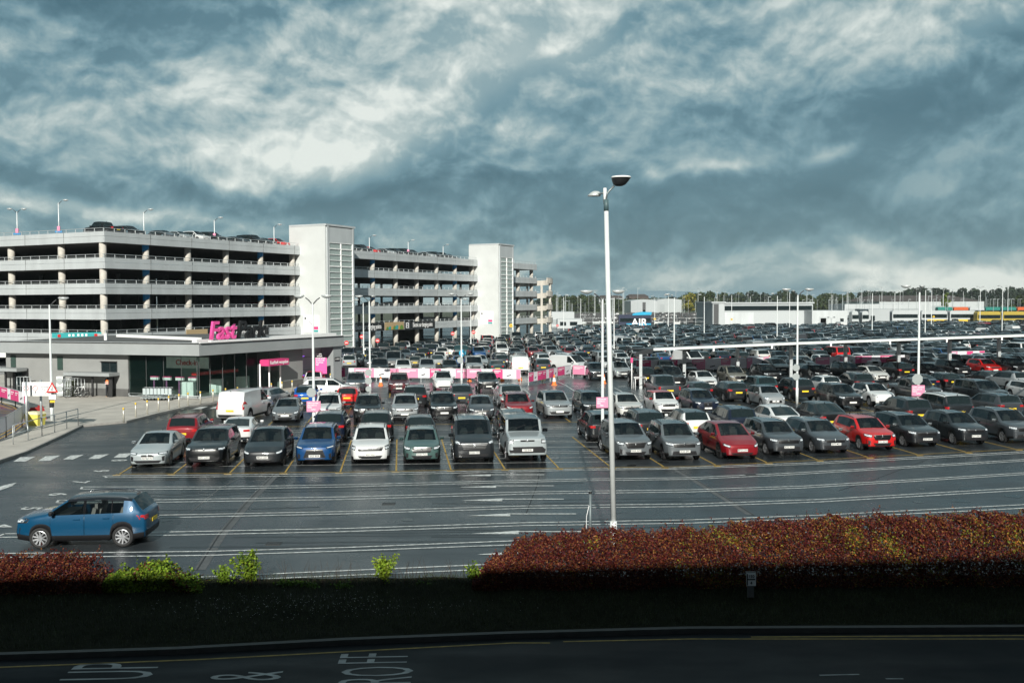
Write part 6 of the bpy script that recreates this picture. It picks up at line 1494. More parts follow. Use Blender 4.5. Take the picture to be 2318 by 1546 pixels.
bicycle(169, 900, 'dark_grey', 'dark bicycle nearest the olive bins', RAD(20)); bicycle(181, 899, 'white_paint', 'white framed bicycle right of the dark one', RAD(-8))
# ---- person in orange vest, seen from behind
def skin_body(name, verts, edges, radii, m, parent=None, sub=2):
    me = bpy.data.meshes.new(name); me.from_pydata(verts, edges, []); o = bpy.data.objects.new(name, me); COL.objects.link(o)
    md = o.modifiers.new('s', 'SKIN'); sv = me.skin_vertices[0].data
    for i, r in enumerate(radii): sv[i].radius = (r, r) if not isinstance(r, tuple) else r
    sv[0].use_root = True; s2 = o.modifiers.new('b', 'SUBSURF'); s2.levels = sub; s2.render_levels = sub
    dg = bpy.context.evaluated_depsgraph_get(); m2 = bpy.data.meshes.new_from_object(o.evaluated_get(dg)); bpy.data.objects.remove(o)
    m2.materials.clear(); m2.materials.append(MATS[m] if isinstance(m, str) else m); m2.polygons.foreach_set('use_smooth', [True]*len(m2.polygons)); return link(name, m2, parent)
def make_person(label, g, rz, cloth, vest, legs=0):
    t = thing('person', label, 'person', g, rz)
    vb = [(0, 0, .95), (0, 0, 1.15), (0, .01, 1.38), (0, .02, 1.50), (0, .04, 1.58), (.10, 0, .88), (.11, .02, .48), (.12, -.03, .09), (.12, .10, .05), (-.10, 0, .88), (-.12, .0, .48), (-.13, -.05, .09), (-.13, .08, .05), (.18, .01, 1.42), (.25, .05, 1.14), (.20, .26, 1.12), (-.18, .01, 1.42), (-.26, .03, 1.14), (-.20, .22, 1.05)]
    eb = [(0, 1), (1, 2), (2, 3), (3, 4), (0, 5), (5, 6), (6, 7), (7, 8), (0, 9), (9, 10), (10, 11), (11, 12), (2, 13), (13, 14), (14, 15), (2, 16), (16, 17), (17, 18)]
    rb_ = [(.15, .11), (.14, .10), (.16, .11), .06, .055, .09, .065, .05, .045, .09, .065, .05, .045, .065, .05, .04, .065, .05, .04]
    skin_body('clothed_body', vb, eb, rb_, cloth, t)
    hd = MB(); hd.lathe((0, .06, 1.72), [(.0, -.125), (.055, -.11), (.078, -.05), (.088, .0), (.082, .06), (.055, .105), (.0, .12)], 'skin', 16); hd.box((0, .155, 1.71), (.025, .03, .04), 'skin'); 
    for sx in (-.088, .088): hd.box((sx, .06, 1.715), (.015, .03, .05), 'skin')
    hd.build('head', t, True); hr = MB(); hr.lathe((0, .045, 1.745), [(.088, -.07), (.096, -.01), (.09, .05), (.06, .1), (.0, .115)], 'hair', 16); hr.build('hair', t, True)
    for sx, yy, zz in ((.19, .33, 1.12), (-.20, .29, 1.05)):
        fv = [(sx, yy-.05, zz), (sx, yy+.03, zz)]; fe = [(0, 1)]; fr = [.028, .034]
        for k in range(4): n0 = len(fv); fv += [(sx-.03+.02*k, yy+.065, zz-.005), (sx-.032+.021*k, yy+.10+.008*(k in (1, 2)), zz-.03)]; fe += [(1, n0), (n0, n0+1)]; fr += [.009, .008]
        n0 = len(fv); s_ = -1 if sx > 0 else 1; fv += [(sx+s_*.045, yy+.03, zz-.01), (sx+s_*.05, yy+.065, zz-.03)]; fe += [(1, n0), (n0, n0+1)]; fr += [.011, .009]
        skin_body('hand', fv, fe, fr, 'skin', t, 1)
    if vest:
        skin_body('orange_vest', [(0, 0, .98), (0, 0, 1.15), (0, .01, 1.36), (0, .02, 1.46)], [(0, 1), (1, 2), (2, 3)], [(.20, .15), (.20, .145), (.205, .14), (.13, .10)], 'orange', t)
        mb = MB()
        for z in (1.08, 1.2): mb.box((0, -.0, z), (.42, .31, .035), 'banner_white')
        mb.build('reflective_stripes', t)
    for sx in (-.13, .12): m2 = MB(); m2.box((sx, .05, .045), (.10, .27, .09), mat('shoe_tan', (.30, .20, .12), .7), taper=.8); m2.build('shoe', t)

g = G(241.5, 901, .12); g = Vector((g.x, (A_+fu*fpx(241)).y-.75, .12)); g.x = (241.5-1159)/F*g.y
mat('dark_clothes', (.012, .013, .018), .8); mat('navy_coat', (.012, .018, .035), .8)
make_person('person in orange vest and black trousers standing at a wall machine', g, RAD(8), 'dark_clothes', 1)
g = G(1334, 801); make_person('person in dark coat walking between the far rows behind white pickup', g, RAD(200), 'navy_coat', 0)
pm = A_+fu*fpx(257)+fn*.3; o = thing('ticket_machine', 'dark wall side ticket machine in front of the orange vest person', 'machine', (pm.x, pm.y, .12)); m2 = MB(); m2.box((0, 0, .8), (.45, .35, 1.6), 'black_plastic'); m2.build('cabinet', o); m2 = MB(); m2.box((0, -.19, 1.3), (.3, .03, .3), 'cyan'); m2.build('screen', o)
# driver in the white car is a simple seated figure
# small stubs behind the hedge: steel post with cable
g = Vector(((1336-1159)/F*30, 30, 0)); t = thing('service_post', 'short grey post with black cap and white cable behind the hedge', 'post', g); h = P(1336, 1117, 30).z; mb = MB(); mb.tube([(0, 0, 0), (0, 0, h)], .045, mat('post_grey', (.14, .17, .18), .5, .3), 10); mb.build('post', t, True); mb = MB(); mb.tube([(0, 0, h), (0, 0, h+.06)], .055, 'black', 10); mb.build('cap', t, True)
mb = MB(); mb.tube([(-.04, -.04, h*.8), (-.12, -.05, h*.62), (-.13, -.05, h*.4), (-.06, -.05, h*.2)], .010, 'white', 5); mb.build('cable', t, True)
g = G(1703, 1372); g = Vector(((1703-1159)/F*25.0, 25.0, .1)); t = thing('marker_post', 'small post with white plates reading 150 and 4', 'marker post', g); zt = P(1703, 1295, 25).z-.1
mb = MB(); mb.beam((0, 0, 0), (0, 0, zt), .16, .06, mat('post_stone', (.12, .12, .12), .8)); mb.box((0, 0, zt), (.26, .10, .03), 'post_stone'); mb.build('post', t); mb = MB(); mb.box((0, -.05, zt-.17), (.24, .03, .33), 'white'); mb.box((-.105, -.068, zt-.17), (.03, .01, .30), 'black'); mb.box((.0, -.068, zt-.165), (.20, .01, .03), 'black'); mb.build('plate', t)
for s, z in (('150', zt-.09), ('4', zt-.26)): me = text_mesh(s, .11, 'ink', .001, bold=.002); place_text('lettering', me, t, (0.0, -.072, z), (1, 0, 0), (0, 0, 1))
# ============================================================ canopy over the bays
t = thing('bay_canopy', 'long low flat roofed canopy with white edge over parked cars', 'canopy', G(1450, 880)); o0 = t.location.copy()
f0 = P(1479, 791, 92); f1 = P(1800, 777.5, 95); f2 = P(2360, 758, 101); f3 = P(2700, 745, 106); bk = Vector((-1.6, 7.5, 0))
mb = MB(); pts = [f0, f1, f2, f3]
for a, b in zip(pts, pts[1:]):
    a = a-o0; b = b-o0; mb.beam(a, b, .12, .24, 'pole_white')
mb.build('edge_gutter', t); mb = MB()
for a, b in zip(pts, pts[1:]): a = a-o0; b = b-o0; mb.add([a+Vector((0, .1, .05)), b+Vector((0, .1, .05)), b+bk+Vector((0, 0, -.25)), a+bk+Vector((0, 0, -.25)), a+Vector((0, .1, -.1)), b+Vector((0, .1, -.1)), b+bk+Vector((0, 0, -.4)), a+bk+Vector((0, 0, -.4))], [(0, 1, 2, 3), (7, 6, 5, 4), (0, 4, 5, 1), (2, 6, 7, 3), (3, 7, 4, 0), (1, 5, 6, 2)], mat('solar_dark', (.05, .052, .055), .35, .2))
mb.build('roof', t)
mb = MB(); a = f0-o0; mb.beam(a+Vector((-.1, 0, -.1)), a+Vector((-1.9, -2.2, -.35)), .12, .42, 'dark_grey'); mb.build('end_beam', t)
def canz(px, Y):
    for a, b in zip(pts, pts[1:]):
        pa, pb = 1159+F*a.x/a.y, 1159+F*b.x/b.y
        if pa <= px <= pb: return a.lerp(b, (px-pa)/(pb-pa))
    return f3
for px in (1576, 1701, 1826, 1948, 2070, 2190, 2309): q = canz(px, 0)-o0+bk*.42; mb = MB(); mb.beam(Vector((q.x, q.y, 0)), Vector((q.x, q.y, q.z-.2)), .30, .34, 'galv'); mb.beam(q+Vector((0, -2.8, -.32)), q+Vector((0, 3.6, -.46)), .2, .22, 'dark_grey'); mb.build('post', t)
for px in (1613, 1746, 1877, 2007, 2135, 2263): q = canz(px, 0)-o0; mb = MB(); mb.beam(q+Vector((0, -.05, -.1)), q+Vector((0, -.05, -.42)), .16, .12, 'white'); mb.build('downpipe', t)
mb = MB(); e = G(1450, 879)-o0; mb.beam(e, Vector((e.x, e.y, 3.05)), .26, .26, 'galv'); mb.build('end_post', t)
t = thing('hoop_barrier', 'white tube hoop around the end post of the canopy', 'barrier', G(1438, 884)); a = G(1438, 884); mb = MB(); b = G(1463, 882)-a
for q in (Vector((0, 0, 0)), b): 
    for dy in (0, 1.3): mb.tube([q+Vector((0, dy, 0)), q+Vector((0, dy, 1.05))], .035, 'white', 6)
for h in (1.05,): mb.tube([(0, 0, h), b+Vector((0, 0, h))], .035, 'white', 6); mb.tube([(0, 1.3, h), b+Vector((0, 1.3, h))], .035, 'white', 6); mb.tube([(0, 0, h), (0, 1.3, h)], .035, 'white', 6); mb.tube([b+Vector((0, 0, h)), b+Vector((0, 1.3, h))], .035, 'white', 6)
mb.build('tubes', t, True); t = thing('marker_post', 'slim white post beside the canopy end post', 'post', G(1430, 880)); mb = MB(); mb.tube([(0, 0, 0), (0, 0, 2.3)], .05, 'white', 8); mb.build('post', t, True); mb = MB(); mb.box((0, 0, 2.55), (.2, .05, .45), 'pink'); mb.build('sign_plate', t)
# small road signs
def rsign(px, yb, yt, kind, label):
    b = G(px, yb); h = P(px, yt, b.y).z; t = thing('road_sign', label, 'sign', b); mb = MB(); mb.tube([(0, 0, 0), (0, 0, h)], .035, 'galv', 6); mb.build('post', t, True)
    mb = MB(); mb.lathe((0, -.05, h), [(.32, 0), (.32, -.02), (.0, -.021)], {'no': 'red', 'blue': 'cyan', 'yel': 'yellow'}[kind], 18, 'Y'); mb.build('disc', t); mb = MB(); 
    if kind == 'no': mb.box((0, -.085, h), (.42, .01, .1), 'white')
    elif kind == 'blue': mb.beam((-.12, -.085, h+.12), (.12, -.085, h-.12), .01, .07, 'white', up=(1, 0, 0))
    else: mb.box((0, -.085, h), (.2, .01, .22), 'ink')
    mb.build('symbol', t)
for px, yb, yt, k, l in ((820, 806, 762, 'no', 'round red no entry sign left of the thin lamp post'), (855, 802, 771, 'no', 'round red no entry sign below charging sign'), (785, 808, 776, 'no', 'round red no entry sign at the foot of first stair tower'), (1025, 790, 755, 'no', 'round red no entry sign near the second stair tower'), (1072, 788, 752, 'no', 'round red no entry sign just left of second tower'), (1047, 868, 799, 'blue', 'round blue arrow sign on the banner lamp post'), (1157, 782, 737, 'yel', 'yellow and blue sign at the foot of the second tower'), (1262, 752, 737, 'no', 'small red round sign beside white coaches'), (1482, 744, 722, 'yel', 'yellow sign on far lamp post by the blue coach'), (1698, 738, 719, 'yel', 'yellow sign in front of the glass fronted building'), (1883, 738, 717, 'yel', 'yellow sign before the grey service block'), (1656, 744, 723, 'yel', 'yellow sign left end of glass fronted building'), (2113, 740, 717, 'yel', 'yellow and blue sign at far right')): rsign(px, yb, yt, k, l)
# ============================================================ terminal behind the camera (casts the foreground shade)
t = thing('terminal_building', 'tall terminal building whose shadow darkens the road and hedge foot', 'building', (0, -2.2, 0)); mb = MB(); mb.box((0, -14, 7.52), (240, 27.5, 15.12), 'cement_wall'); mb.build('wall', t); t.rotation_euler = (0, 0, RAD(2.1))
mb = MB()
for k in range(-20, 21): mb.box((k*5.5, -.20, 8), (3.6, .12, 3.0), 'dark_glass')
mb.build('window_band', t)
# ============================================================ hedges: leaves on twigs
def leaf_mat(name):
    m = bpy.data.materials.new(name); m.use_nodes = True; nt = m.node_tree; N = nt.nodes; Lk = nt.links; b = N['Principled BSDF']
    at = N.new('ShaderNodeAttribute'); at.attribute_name = 'leafcol'; at.attribute_type = 'GEOMETRY'
    Lk.new(at.outputs['Color'], b.inputs['Base Color']); b.inputs['Roughness'].default_value = .42; b.inputs['Specular IOR Level'].default_value = .12
    tr = N.new('ShaderNodeBsdfTranslucent'); Lk.new(at.outputs['Color'], tr.inputs[0]); mx = N.new('ShaderNodeMixShader'); mx.inputs[0].default_value = .25
    Lk.new(b.outputs[0], mx.inputs[1]); Lk.new(tr.outputs[0], mx.inputs[2]); Lk.new(mx.outputs[0], N['Material Output'].inputs[0]); MATS[name] = m; return m
leaf_mat('leaf')
NPR = np.random.RandomState(4)
def leaves(name, pts, size, cols, parent, aniso=.6):
    """pts (n,3); every leaf a folded pair of triangles-quads with its own colour"""
    n = len(pts); a = NPR.normal(size=(n, 3)); a /= np.linalg.norm(a, axis=1)[:, None]; up = NPR.normal(size=(n, 3))*.9+np.array([0, -.5, .8]); nrm = up/np.linalg.norm(up, axis=1)[:, None]
    a = a-(a*nrm).sum(1)[:, None]*nrm; a /= np.linalg.norm(a, axis=1)[:, None]; b = np.cross(nrm, a); s = (size*NPR.uniform(.6, 1.35, n))[:, None]
    tip = pts+a*s; base = pts-a*s*.9; l = pts+b*s*aniso+nrm*s*.18; r = pts-b*s*aniso+nrm*s*.18; mid = pts
    V = np.stack([base, l, tip, r, mid], 1).reshape(-1, 3); k = np.arange(n)*5
    Fq = np.stack([np.stack([k, k+1, k+4], 1), np.stack([k+1, k+2, k+4], 1), np.stack([k+4, k+2, k+3], 1), np.stack([k, k+4, k+3], 1)], 1).reshape(-1, 3)
    me = bpy.data.meshes.new(name); me.vertices.add(len(V)); me.vertices.foreach_set('co', V.ravel()); me.loops.add(len(Fq)*3); me.loops.foreach_set('vertex_index', Fq.ravel().astype(np.int32)); me.polygons.add(len(Fq)); me.polygons.foreach_set('loop_start', np.arange(0, len(Fq)*3, 3, dtype=np.int32))
    me.materials.append(MATS['leaf']); me.update(calc_edges=True); at = me.color_attributes.new('leafcol', 'FLOAT_COLOR', 'POINT'); c = np.concatenate([np.repeat(cols, 5, 0), np.ones((n*5, 1))], 1); at.data.foreach_set('color', c.ravel()); return link(name, me, parent)
def vnoise(p, s, seed=0):
    p = p*s+seed*7.3; return (np.sin(p[:, 0]*1.7+np.sin(p[:, 1]*2.3+p[:, 2]))+np.sin(p[:, 1]*2.9+np.sin(p[:, 2]*1.9+p[:, 0]*1.3))+np.sin(p[:, 2]*3.1+p[:, 0]*2.1+1.3))/3
RED = np.array([[.15, .065, .022], [.050, .010, .010], [.085, .016, .011], [.13, .034, .018], [.030, .008, .010], [.065, .012, .016]]); GOLD = np.array([[.22, .14, .022], [.15, .15, .02], [.24, .085, .018], [.10, .12, .02], [.12, .04, .014]]); GREEN = np.array([[.085, .13, .014], [.12, .19, .018], [.045, .085, .012], [.16, .21, .022]])
def pick(pal, n): return pal[NPR.randint(0, len(pal), n)]*NPR.uniform(.55, 1.9, (n, 1))
def hedge(name, label, x0, x1, y0, depth, top, n, mode, size=.036, stems=1, e0=1, e1=1):
    t = thing(name, label, 'hedge' if 'hedge' in name else 'shrub', ((x0+x1)/2, y0+depth/2, 0)); o = np.array(t.location)
    x = NPR.uniform(x0, x1, n*2); hh = top(x)+.045*np.sin(x*3.1+1.2*np.sin(x*1.3))+.045*np.sin(x*9.3+1)+.04*np.sin(x*23)
    u = NPR.uniform(0, 1, n*2); where = NPR.uniform(0, 1, n*2); face = where < .50; core = where > .68
    z = np.where(face, NPR.uniform(.04, 1, n*2)**.85*hh, hh-np.abs(NPR.normal(0, .07, n*2))+.05*(NPR.uniform(size=n*2) < .1)*NPR.uniform(0, 3, n*2)); y = np.where(face, y0+np.abs(NPR.normal(0, .10, n*2))+.18*np.sin(x*3.3+z*4)*.4, y0+NPR.uniform(0, depth, n*2))
    y = np.where(core, y0+depth*NPR.uniform(.25, .95, n*2), y); z = np.where(core, NPR.uniform(.05, .9, n*2)*hh, z)
    # rounded shoulder, and ends
    y = np.where(face, y+.35*np.clip((z/hh-.75)/.25, 0, 1)**2*.9, y); z = np.where(~face, z-.22*np.clip(1-(y-y0)/.35, 0, 1)**2-.1, z)
    e = np.minimum((x-x0)+9*(1-e0), (x1-x)+9*(1-e1)); z = z*np.clip(.55+e*.8, 0, 1)
    p = np.stack([x, y, z], 1); gap = vnoise(p, 2.6, 1)+.5*vnoise(p, 6.1, 2); keep = ((gap > -.95) | core) & ((z > .45) | core | (NPR.uniform(size=n*2) < .92)); p = p[keep][:n]
    m = len(p); c = pick(RED, m); g = .55*vnoise(p*np.array([1, 1, 1.6]), .9, 5)+.35*vnoise(p, 3.7, 3)+.45*vnoise(p[:, [1, 0, 2]]*np.array([1, 1.3, 1]), 1.9, 8)+NPR.normal(0, .40, m)
    if mode == 'mixed': w_ = g > .54; c[w_] = pick(GOLD, w_.sum())
    if mode == 'green': w_ = g > -.55; c[w_] = pick(GREEN, w_.sum())
    if mode == 'red': w_ = g > 1.0; c[w_] = pick(GOLD, w_.sum())
    st = MB(); k = int((x1-x0)*3.2*stems)
    for i in range(k):
        xx = NPR.uniform(x0, x1); yy = y0+NPR.uniform(.2, depth); h = float(top(np.array([xx]))[0])*NPR.uniform(.75, 1.0); a = Vector((xx, yy, -.05)); b = Vector((xx+NPR.uniform(-.2, .2), yy+NPR.uniform(-.15, .15), h*.5)); c2 = Vector((xx+NPR.uniform(-.3, .3), yy+NPR.uniform(-.2, .2), h)); q = Vector(o)
        st.tube([a-q, b-q, c2-q], [.02, .014, .006], mat('twig', (.05, .035, .025), .9), 5)
    st.build('branches', t); 
    # shoots that stand up out of the top
    ps = []; 
    for i in range(int((x1-x0)*2.4)):
        xx = NPR.uniform(x0+.2, x1-.1); yy = y0+NPR.uniform(.3, depth); h = float(top(np.array([xx]))[0]); hh2 = NPR.uniform(.06, .34)*NPR.uniform(.5, 1); l = NPR.uniform(-.12, .12)
        for k2 in range(7): ps.append((xx+l*k2/6+NPR.normal(0, .02), yy+NPR.normal(0, .02), h+hh2*k2/6))
    if ps: p = np.concatenate([p, np.array(ps)]); c = np.concatenate([c, pick(RED if mode != 'green' else GREEN, len(ps))])
    leaves('foliage', p-o, size, c, t)
    # dark inner body
    return t
HYZ = 25.7
hx = lambda px: (px-1159)/F*26.2
def topf(pxs, ys): 
    X = np.array([hx(p) for p in pxs]); Z = np.array([P(p, y, 26.5).z for p, y in zip(pxs, ys)]); return lambda x: np.interp(x, X, Z)
tr = topf([1060, 1100, 1180, 1250, 1400, 1600, 1760, 1900, 2100, 2318, 2600], [1285, 1262, 1218, 1203, 1200, 1194, 1176, 1170, 1166, 1160, 1150])
hedge('beech_hedge', 'dark red hedge behind the verge, from the gap to the lamp post', hx(1068), hx(1500), HYZ, 1.35, tr, 46000, 'red', .031, 1, 1, 0)
hedge('beech_hedge', 'mixed red and gold hedge right of the lamp post', hx(1495), hx(1905), HYZ, 1.35, tr, 46000, 'mixed', .031, 1, 0, 0)
hedge('beech_hedge', 'tall dark red hedge with gold patches at the right edge', hx(1900), hx(2800), HYZ, 1.35, tr, 92000, 'mixed', .033, 1, 0, 0)
tl = topf([-300, 0, 120, 250], [1250, 1252, 1240, 1262]); hedge('beech_hedge', 'low dark red hedge in the bottom left corner', hx(-260), hx(240), HYZ-.2, 1.2, tl, 34000, 'red', .032, 1, 0, 1)
tg = topf([210, 300, 350, 400, 470], [1285, 1272, 1258, 1280, 1310]); hedge('green_shrub', 'bright green leafy shrub right of the low red hedge', hx(225), hx(462), HYZ-.1, 1.0, tg, 11000, 'green', .045)
def sapling(px, yt, n, label, pal, spread=.35, thin=0):
    x = hx(px); ztop = P(px, yt, 26.3).z; t = thing('sapling', label, 'shrub', (x, 26.3, 0)); mb = MB(); pts = []
    nb = 9 if not thin else 4
    for i in range(nb):
        a = NPR.uniform(0, 6.28); r = NPR.uniform(.2, 1)*spread; zt = ztop*NPR.uniform(.7, 1); p0 = Vector((NPR.normal(0, .04), NPR.normal(0, .04), -.05)); p1 = Vector((r*.4*math.cos(a), r*.3*math.sin(a), zt*.5)); p2 = Vector((r*math.cos(a), r*.6*math.sin(a), zt)); mb.tube([p0, p1, p2], [.016, .010, .004], 'twig', 5)
        for k in range(n//nb): u = NPR.uniform(.35, 1); q = (p0.lerp(p1, u*2) if u < .5 else p1.lerp(p2, u*2-1)); pts.append((q.x+NPR.normal(0, .055), q.y+NPR.normal(0, .055), q.z+NPR.normal(0, .045)))
    mb.build('stem', t)
    if n: pts = np.array(pts); leaves('foliage', pts, .042, pick(pal, len(pts)), t)
sapling(500, 1278, 420, 'small yellow green sapling left of the taller arching one', GREEN[1:2]); sapling(556, 1246, 1300, 'arching green sapling with red tips in the hedge gap', GREEN, .5); sapling(862, 1256, 900, 'lone bright yellow green sapling in the middle of gap', GREEN[[1, 3]], .38); sapling(1075, 1275, 380, 'green sapling at the left end of the red hedge', GREEN, .35); sapling(1010, 1330, 420, 'dark low bush just left of the red hedge', GREEN[[2]], .5); sapling(640, 1318, 500, 'dark low scrub bush right of the arching sapling', GREEN[[2]], .6); sapling(780, 1325, 380, 'dark low scrub bush left of lone bright sapling', GREEN[[2]], .5); sapling(960, 1322, 500, 'dark scrub bush between lone sapling and red hedge', GREEN[[2]], .5); sapling(690, 1325, 400, 'low dark green bush in the shade of the gap', GREEN[[2]], .4); sapling(910, 1350, 300, 'low dark bush right of the lone sapling', GREEN[[2]], .4)
t = thing('bare_twigs', 'row of thin bare twigs across the hedge gap', 'shrub', (-4, 26.4, 0)); mb = MB()
for i in range(130):
    x = NPR.uniform(hx(480), hx(1080)); z = NPR.uniform(.35, .85); l = NPR.normal(0, .08); mb.tube([(x+4, NPR.normal(0, .15), 0), (x+4+l, 0, z*.6), (x+4+l*2.2, NPR.normal(0, .05), z)], [.007, .005, .002], 'twig', 4)
mb.build('stems', t)
# grass on the verge
n = 42000; gx = NPR.uniform(-16, 18, n); gy = NPR.uniform(0, 1, n); ky = np.interp(gx, [p.x for p in K], [p.y for p in K])+.25; gy = ky+gy*(27.2-ky); gz = np.array([verge_z(a, b) for a, b in zip(gx, gy)])
h = NPR.uniform(.04, .13, n); a = NPR.uniform(0, 6.28, n); w_ = .006; lx = NPR.normal(0, .03, n); ly = NPR.normal(0, .03, n)
V = np.stack([np.stack([gx-w_*np.cos(a), gy-w_*np.sin(a), gz-.01], 1), np.stack([gx+w_*np.cos(a), gy+w_*np.sin(a), gz-.01], 1), np.stack([gx+lx, gy+ly, gz+h], 1)], 1).reshape(-1, 3)
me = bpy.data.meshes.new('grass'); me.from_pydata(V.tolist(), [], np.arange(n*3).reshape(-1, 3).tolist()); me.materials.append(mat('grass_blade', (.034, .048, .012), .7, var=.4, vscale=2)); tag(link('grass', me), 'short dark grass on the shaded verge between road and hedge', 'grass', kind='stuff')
n = 330; fx = NPR.normal(-5.5, 2.0, n); fy = NPR.normal(24.2, .5, n); mb = MB()
for x, y in zip(fx, fy):
    if lerp_poly(K, x)+.4 < y < 26.5: z = verge_z(x, y)+.10; mb.add([(x-.009, y, z), (x, y-.009, z), (x+.009, y, z), (x, y+.009, z)], [(0, 1, 2, 3)], 'white')
tag(mb.build('daisies'), 'tiny white daisies scattered in the shaded grass verge', 'flowers', kind='stuff')
# ============================================================ far field
mat('trunk', (.05, .04, .03), .9)
mat('sheet_pale', (.36, .39, .40), .5, var=.08, vscale=.1); mat('roof_brown', (.07, .055, .05), .8); mat('far_white', (.42, .45, .46), .5); mat('mast', (.34, .38, .39), .5); mat('far_grey', (.30, .33, .34), .6)
def bx(name, label, cat, px0, px1, yt, yb, Y, depth, m, rz=0, roof=None, parts=()):
    a = P(px0, yb, Y); b = P(px1, yt, Y); w_ = b.x-a.x; z0 = min(a.z, 0) if a.z < 1.5 else 0; t = thing(name, label, cat, ((a.x+b.x)/2, Y+depth/2, 0)); mb = MB(); mb.box((0, 0, b.z/2), (w_, depth, b.z), m); mb.build('wall', t)
    if roof == 'arch':
        mb = MB(); n = 14; vs = []
        for i in range(n+1): u = i/n; x = -w_/2+w_*u; z = b.z+w_*.055*math.sin(math.pi*u); vs += [(x, -depth/2, z), (x, depth/2, z)]
        mb.add(vs, [(2*i, 2*i+2, 2*i+3, 2*i+1) for i in range(n)]+[tuple(2*i for i in range(n+1)), tuple(2*i+1 for i in range(n, -1, -1))], 'sheet_pale'); mb.build('roof', t)
    elif roof == 'gable':
        mb = MB(); h2 = w_*.12 if w_ < 40 else 4; mb.add([(-w_/2-.4, -depth/2-.3, b.z), (w_/2+.4, -depth/2-.3, b.z), (w_/2+.4, depth/2, b.z), (-w_/2-.4, depth/2, b.z), (-w_/2*.8, 0, b.z+h2), (w_/2*.8, 0, b.z+h2)], [(0, 1, 5, 4), (2, 3, 4, 5), (1, 2, 5), (3, 0, 4), (3, 2, 1, 0)], 'roof_brown'); mb.build('roof', t)
    elif roof == 'flat': mb = MB(); mb.box((0, 0, b.z+.2), (w_+.8, depth+.8, .4), 'far_white'); mb.build('roof', t)
    for (pn, fx0, fx1, fz0, fz1, pm) in parts: mb = MB(); mb.box((-w_/2+w_*(fx0+fx1)/2, -depth/2-.04, b.z*(fz0+fz1)/2), (w_*(fx1-fx0), .1, b.z*(fz1-fz0)), pm); mb.build(pn, t)
    return t
bx('hangar', 'pale arched hangar in the distance left of the yellow trees', 'hangar', 1428, 1488, 681, 697, 560, 40, 'sheet_pale', roof='arch', parts=(('door', .44, .56, 0, .9, 'dark_grey'), ('stripe', .46, .54, 0, .35, 'yellow')))
bx('hangar', 'second pale hangar adjoining the arched one', 'hangar', 1488, 1543, 679, 697, 575, 40, 'sheet_pale', roof='arch', parts=(('door', .1, .3, 0, .7, 'far_grey'),))
bx('terminal_pier', 'glass fronted grey and white service building in mid distance', 'building', 1640, 1840, 687, 730, 300, 26, 'sheet_pale', roof='flat', parts=(('window_band', .0, .99, .70, .90, 'dark_glass'), ('white_panel', .33, .99, 0, .62, 'far_white'), ('grey_panel', .0, .33, 0, .62, 'panel_grey')))
bx('terminal_pier', 'open ended white frame at the left of glass fronted building', 'building', 1613, 1640, 686, 730, 298, 26, 'far_grey', roof='flat', parts=(('opening', .1, .5, .1, .95, 'dark_grey'), ('white_panel', .55, 1, 0, 1, 'far_white')))
bx('service_block', 'low grey block with white framed doorway at right', 'building', 1838, 1918, 703, 732, 292, 14, 'panel_grey', parts=(('door_frame', .2, .44, 0, .62, 'far_white'), ('door', .24, .40, 0, .52, 'dark_grey'), ('window', .8, .9, .2, .5, 'dark_glass')))
bx('service_block', 'pale tall block with blue doors beside the bus roofs', 'building', 1966, 2014, 700, 730, 300, 12, 'sheet_pale', parts=(('window', .1, .3, .3, .6, 'dark_glass'),))
bx('warehouse', 'long white warehouse with wide shallow roof at far right', 'warehouse', 1990, 2228, 682, 697, 620, 70, 'far_white', roof='gable', parts=(('door_row', .5, .66, 0, .6, 'far_grey'),))
bx('warehouse', 'long low white shed with small square openings at right', 'warehouse', 1912, 2085, 688, 702, 480, 24, 'far_white', parts=(('window_band', .02, .98, .5, .62, 'far_grey'),))
bx('house_row', 'brown roofed houses on the horizon left of the hangar', 'house', 1356, 1412, 675, 684, 820, 20, 'far_grey', roof='gable'); bx('house_row', 'dark roofed house block above the arched hangar', 'house', 1424, 1468, 671, 684, 830, 24, 'roof_brown', roof='gable')
bx('marquee', 'white marquee roofed building left of the blue coach', 'building', 1242, 1300, 706, 735, 300, 14, 'far_white', parts=(('window_band', .1, .95, .2, .5, 'far_grey'),))
bx('white_cabin', 'low white cabins behind the far rows at left', 'cabin', 1262, 1318, 722, 741, 282, 6, 'far_white', parts=(('window', .1, .35, .3, .7, 'dark_glass'), ('window', .5, .8, .3, .7, 'dark_glass')))
def coach(px0, px1, yt, yb, Y, m, label, stripe=None, name='coach'):
    a = P(px0, yb, Y); b = P(px1, yt, Y); L = b.x-a.x; H = max(2.9, b.z); t = thing(name, label, 'bus', ((a.x+b.x)/2, Y, 0), 0, 'buses beyond the rows'); mb = MB(); W2 = 1.25
    prof = [(-L/2, .35), (L/2, .35), (L/2+.05, 1.2), (L/2-.25, H-.3), (L/2-.7, H), (-L/2+.4, H), (-L/2, H-.4)]
    n = len(prof); vs = [(x, -W2, z) for x, z in prof]+[(x, W2, z) for x, z in prof]; mb.add(vs, [tuple(range(n)), tuple(range(2*n-1, n-1, -1))]+[(i, n+i, n+(i+1) % n, (i+1) % n) for i in range(n)], m); mb.build('body', t)
    mb = MB(); mb.box((0, -W2-.02, H*.62), (L*.93, .05, H*.26), 'dark_glass'); mb.build('windows', t)
    if stripe: mb = MB(); mb.box((L*.1, -W2-.03, H*.30), (L*.75, .05, H*.16), stripe); mb.build('stripe', t)
    for x in (-L*.32, L*.30):
        w2 = MB(); w2.lathe((x, -W2+.1, .48), [(.48, -.15), (.48, .15)], 'tyre', 14, 'Y'); w2.build('wheel', t)
    return t, L, H
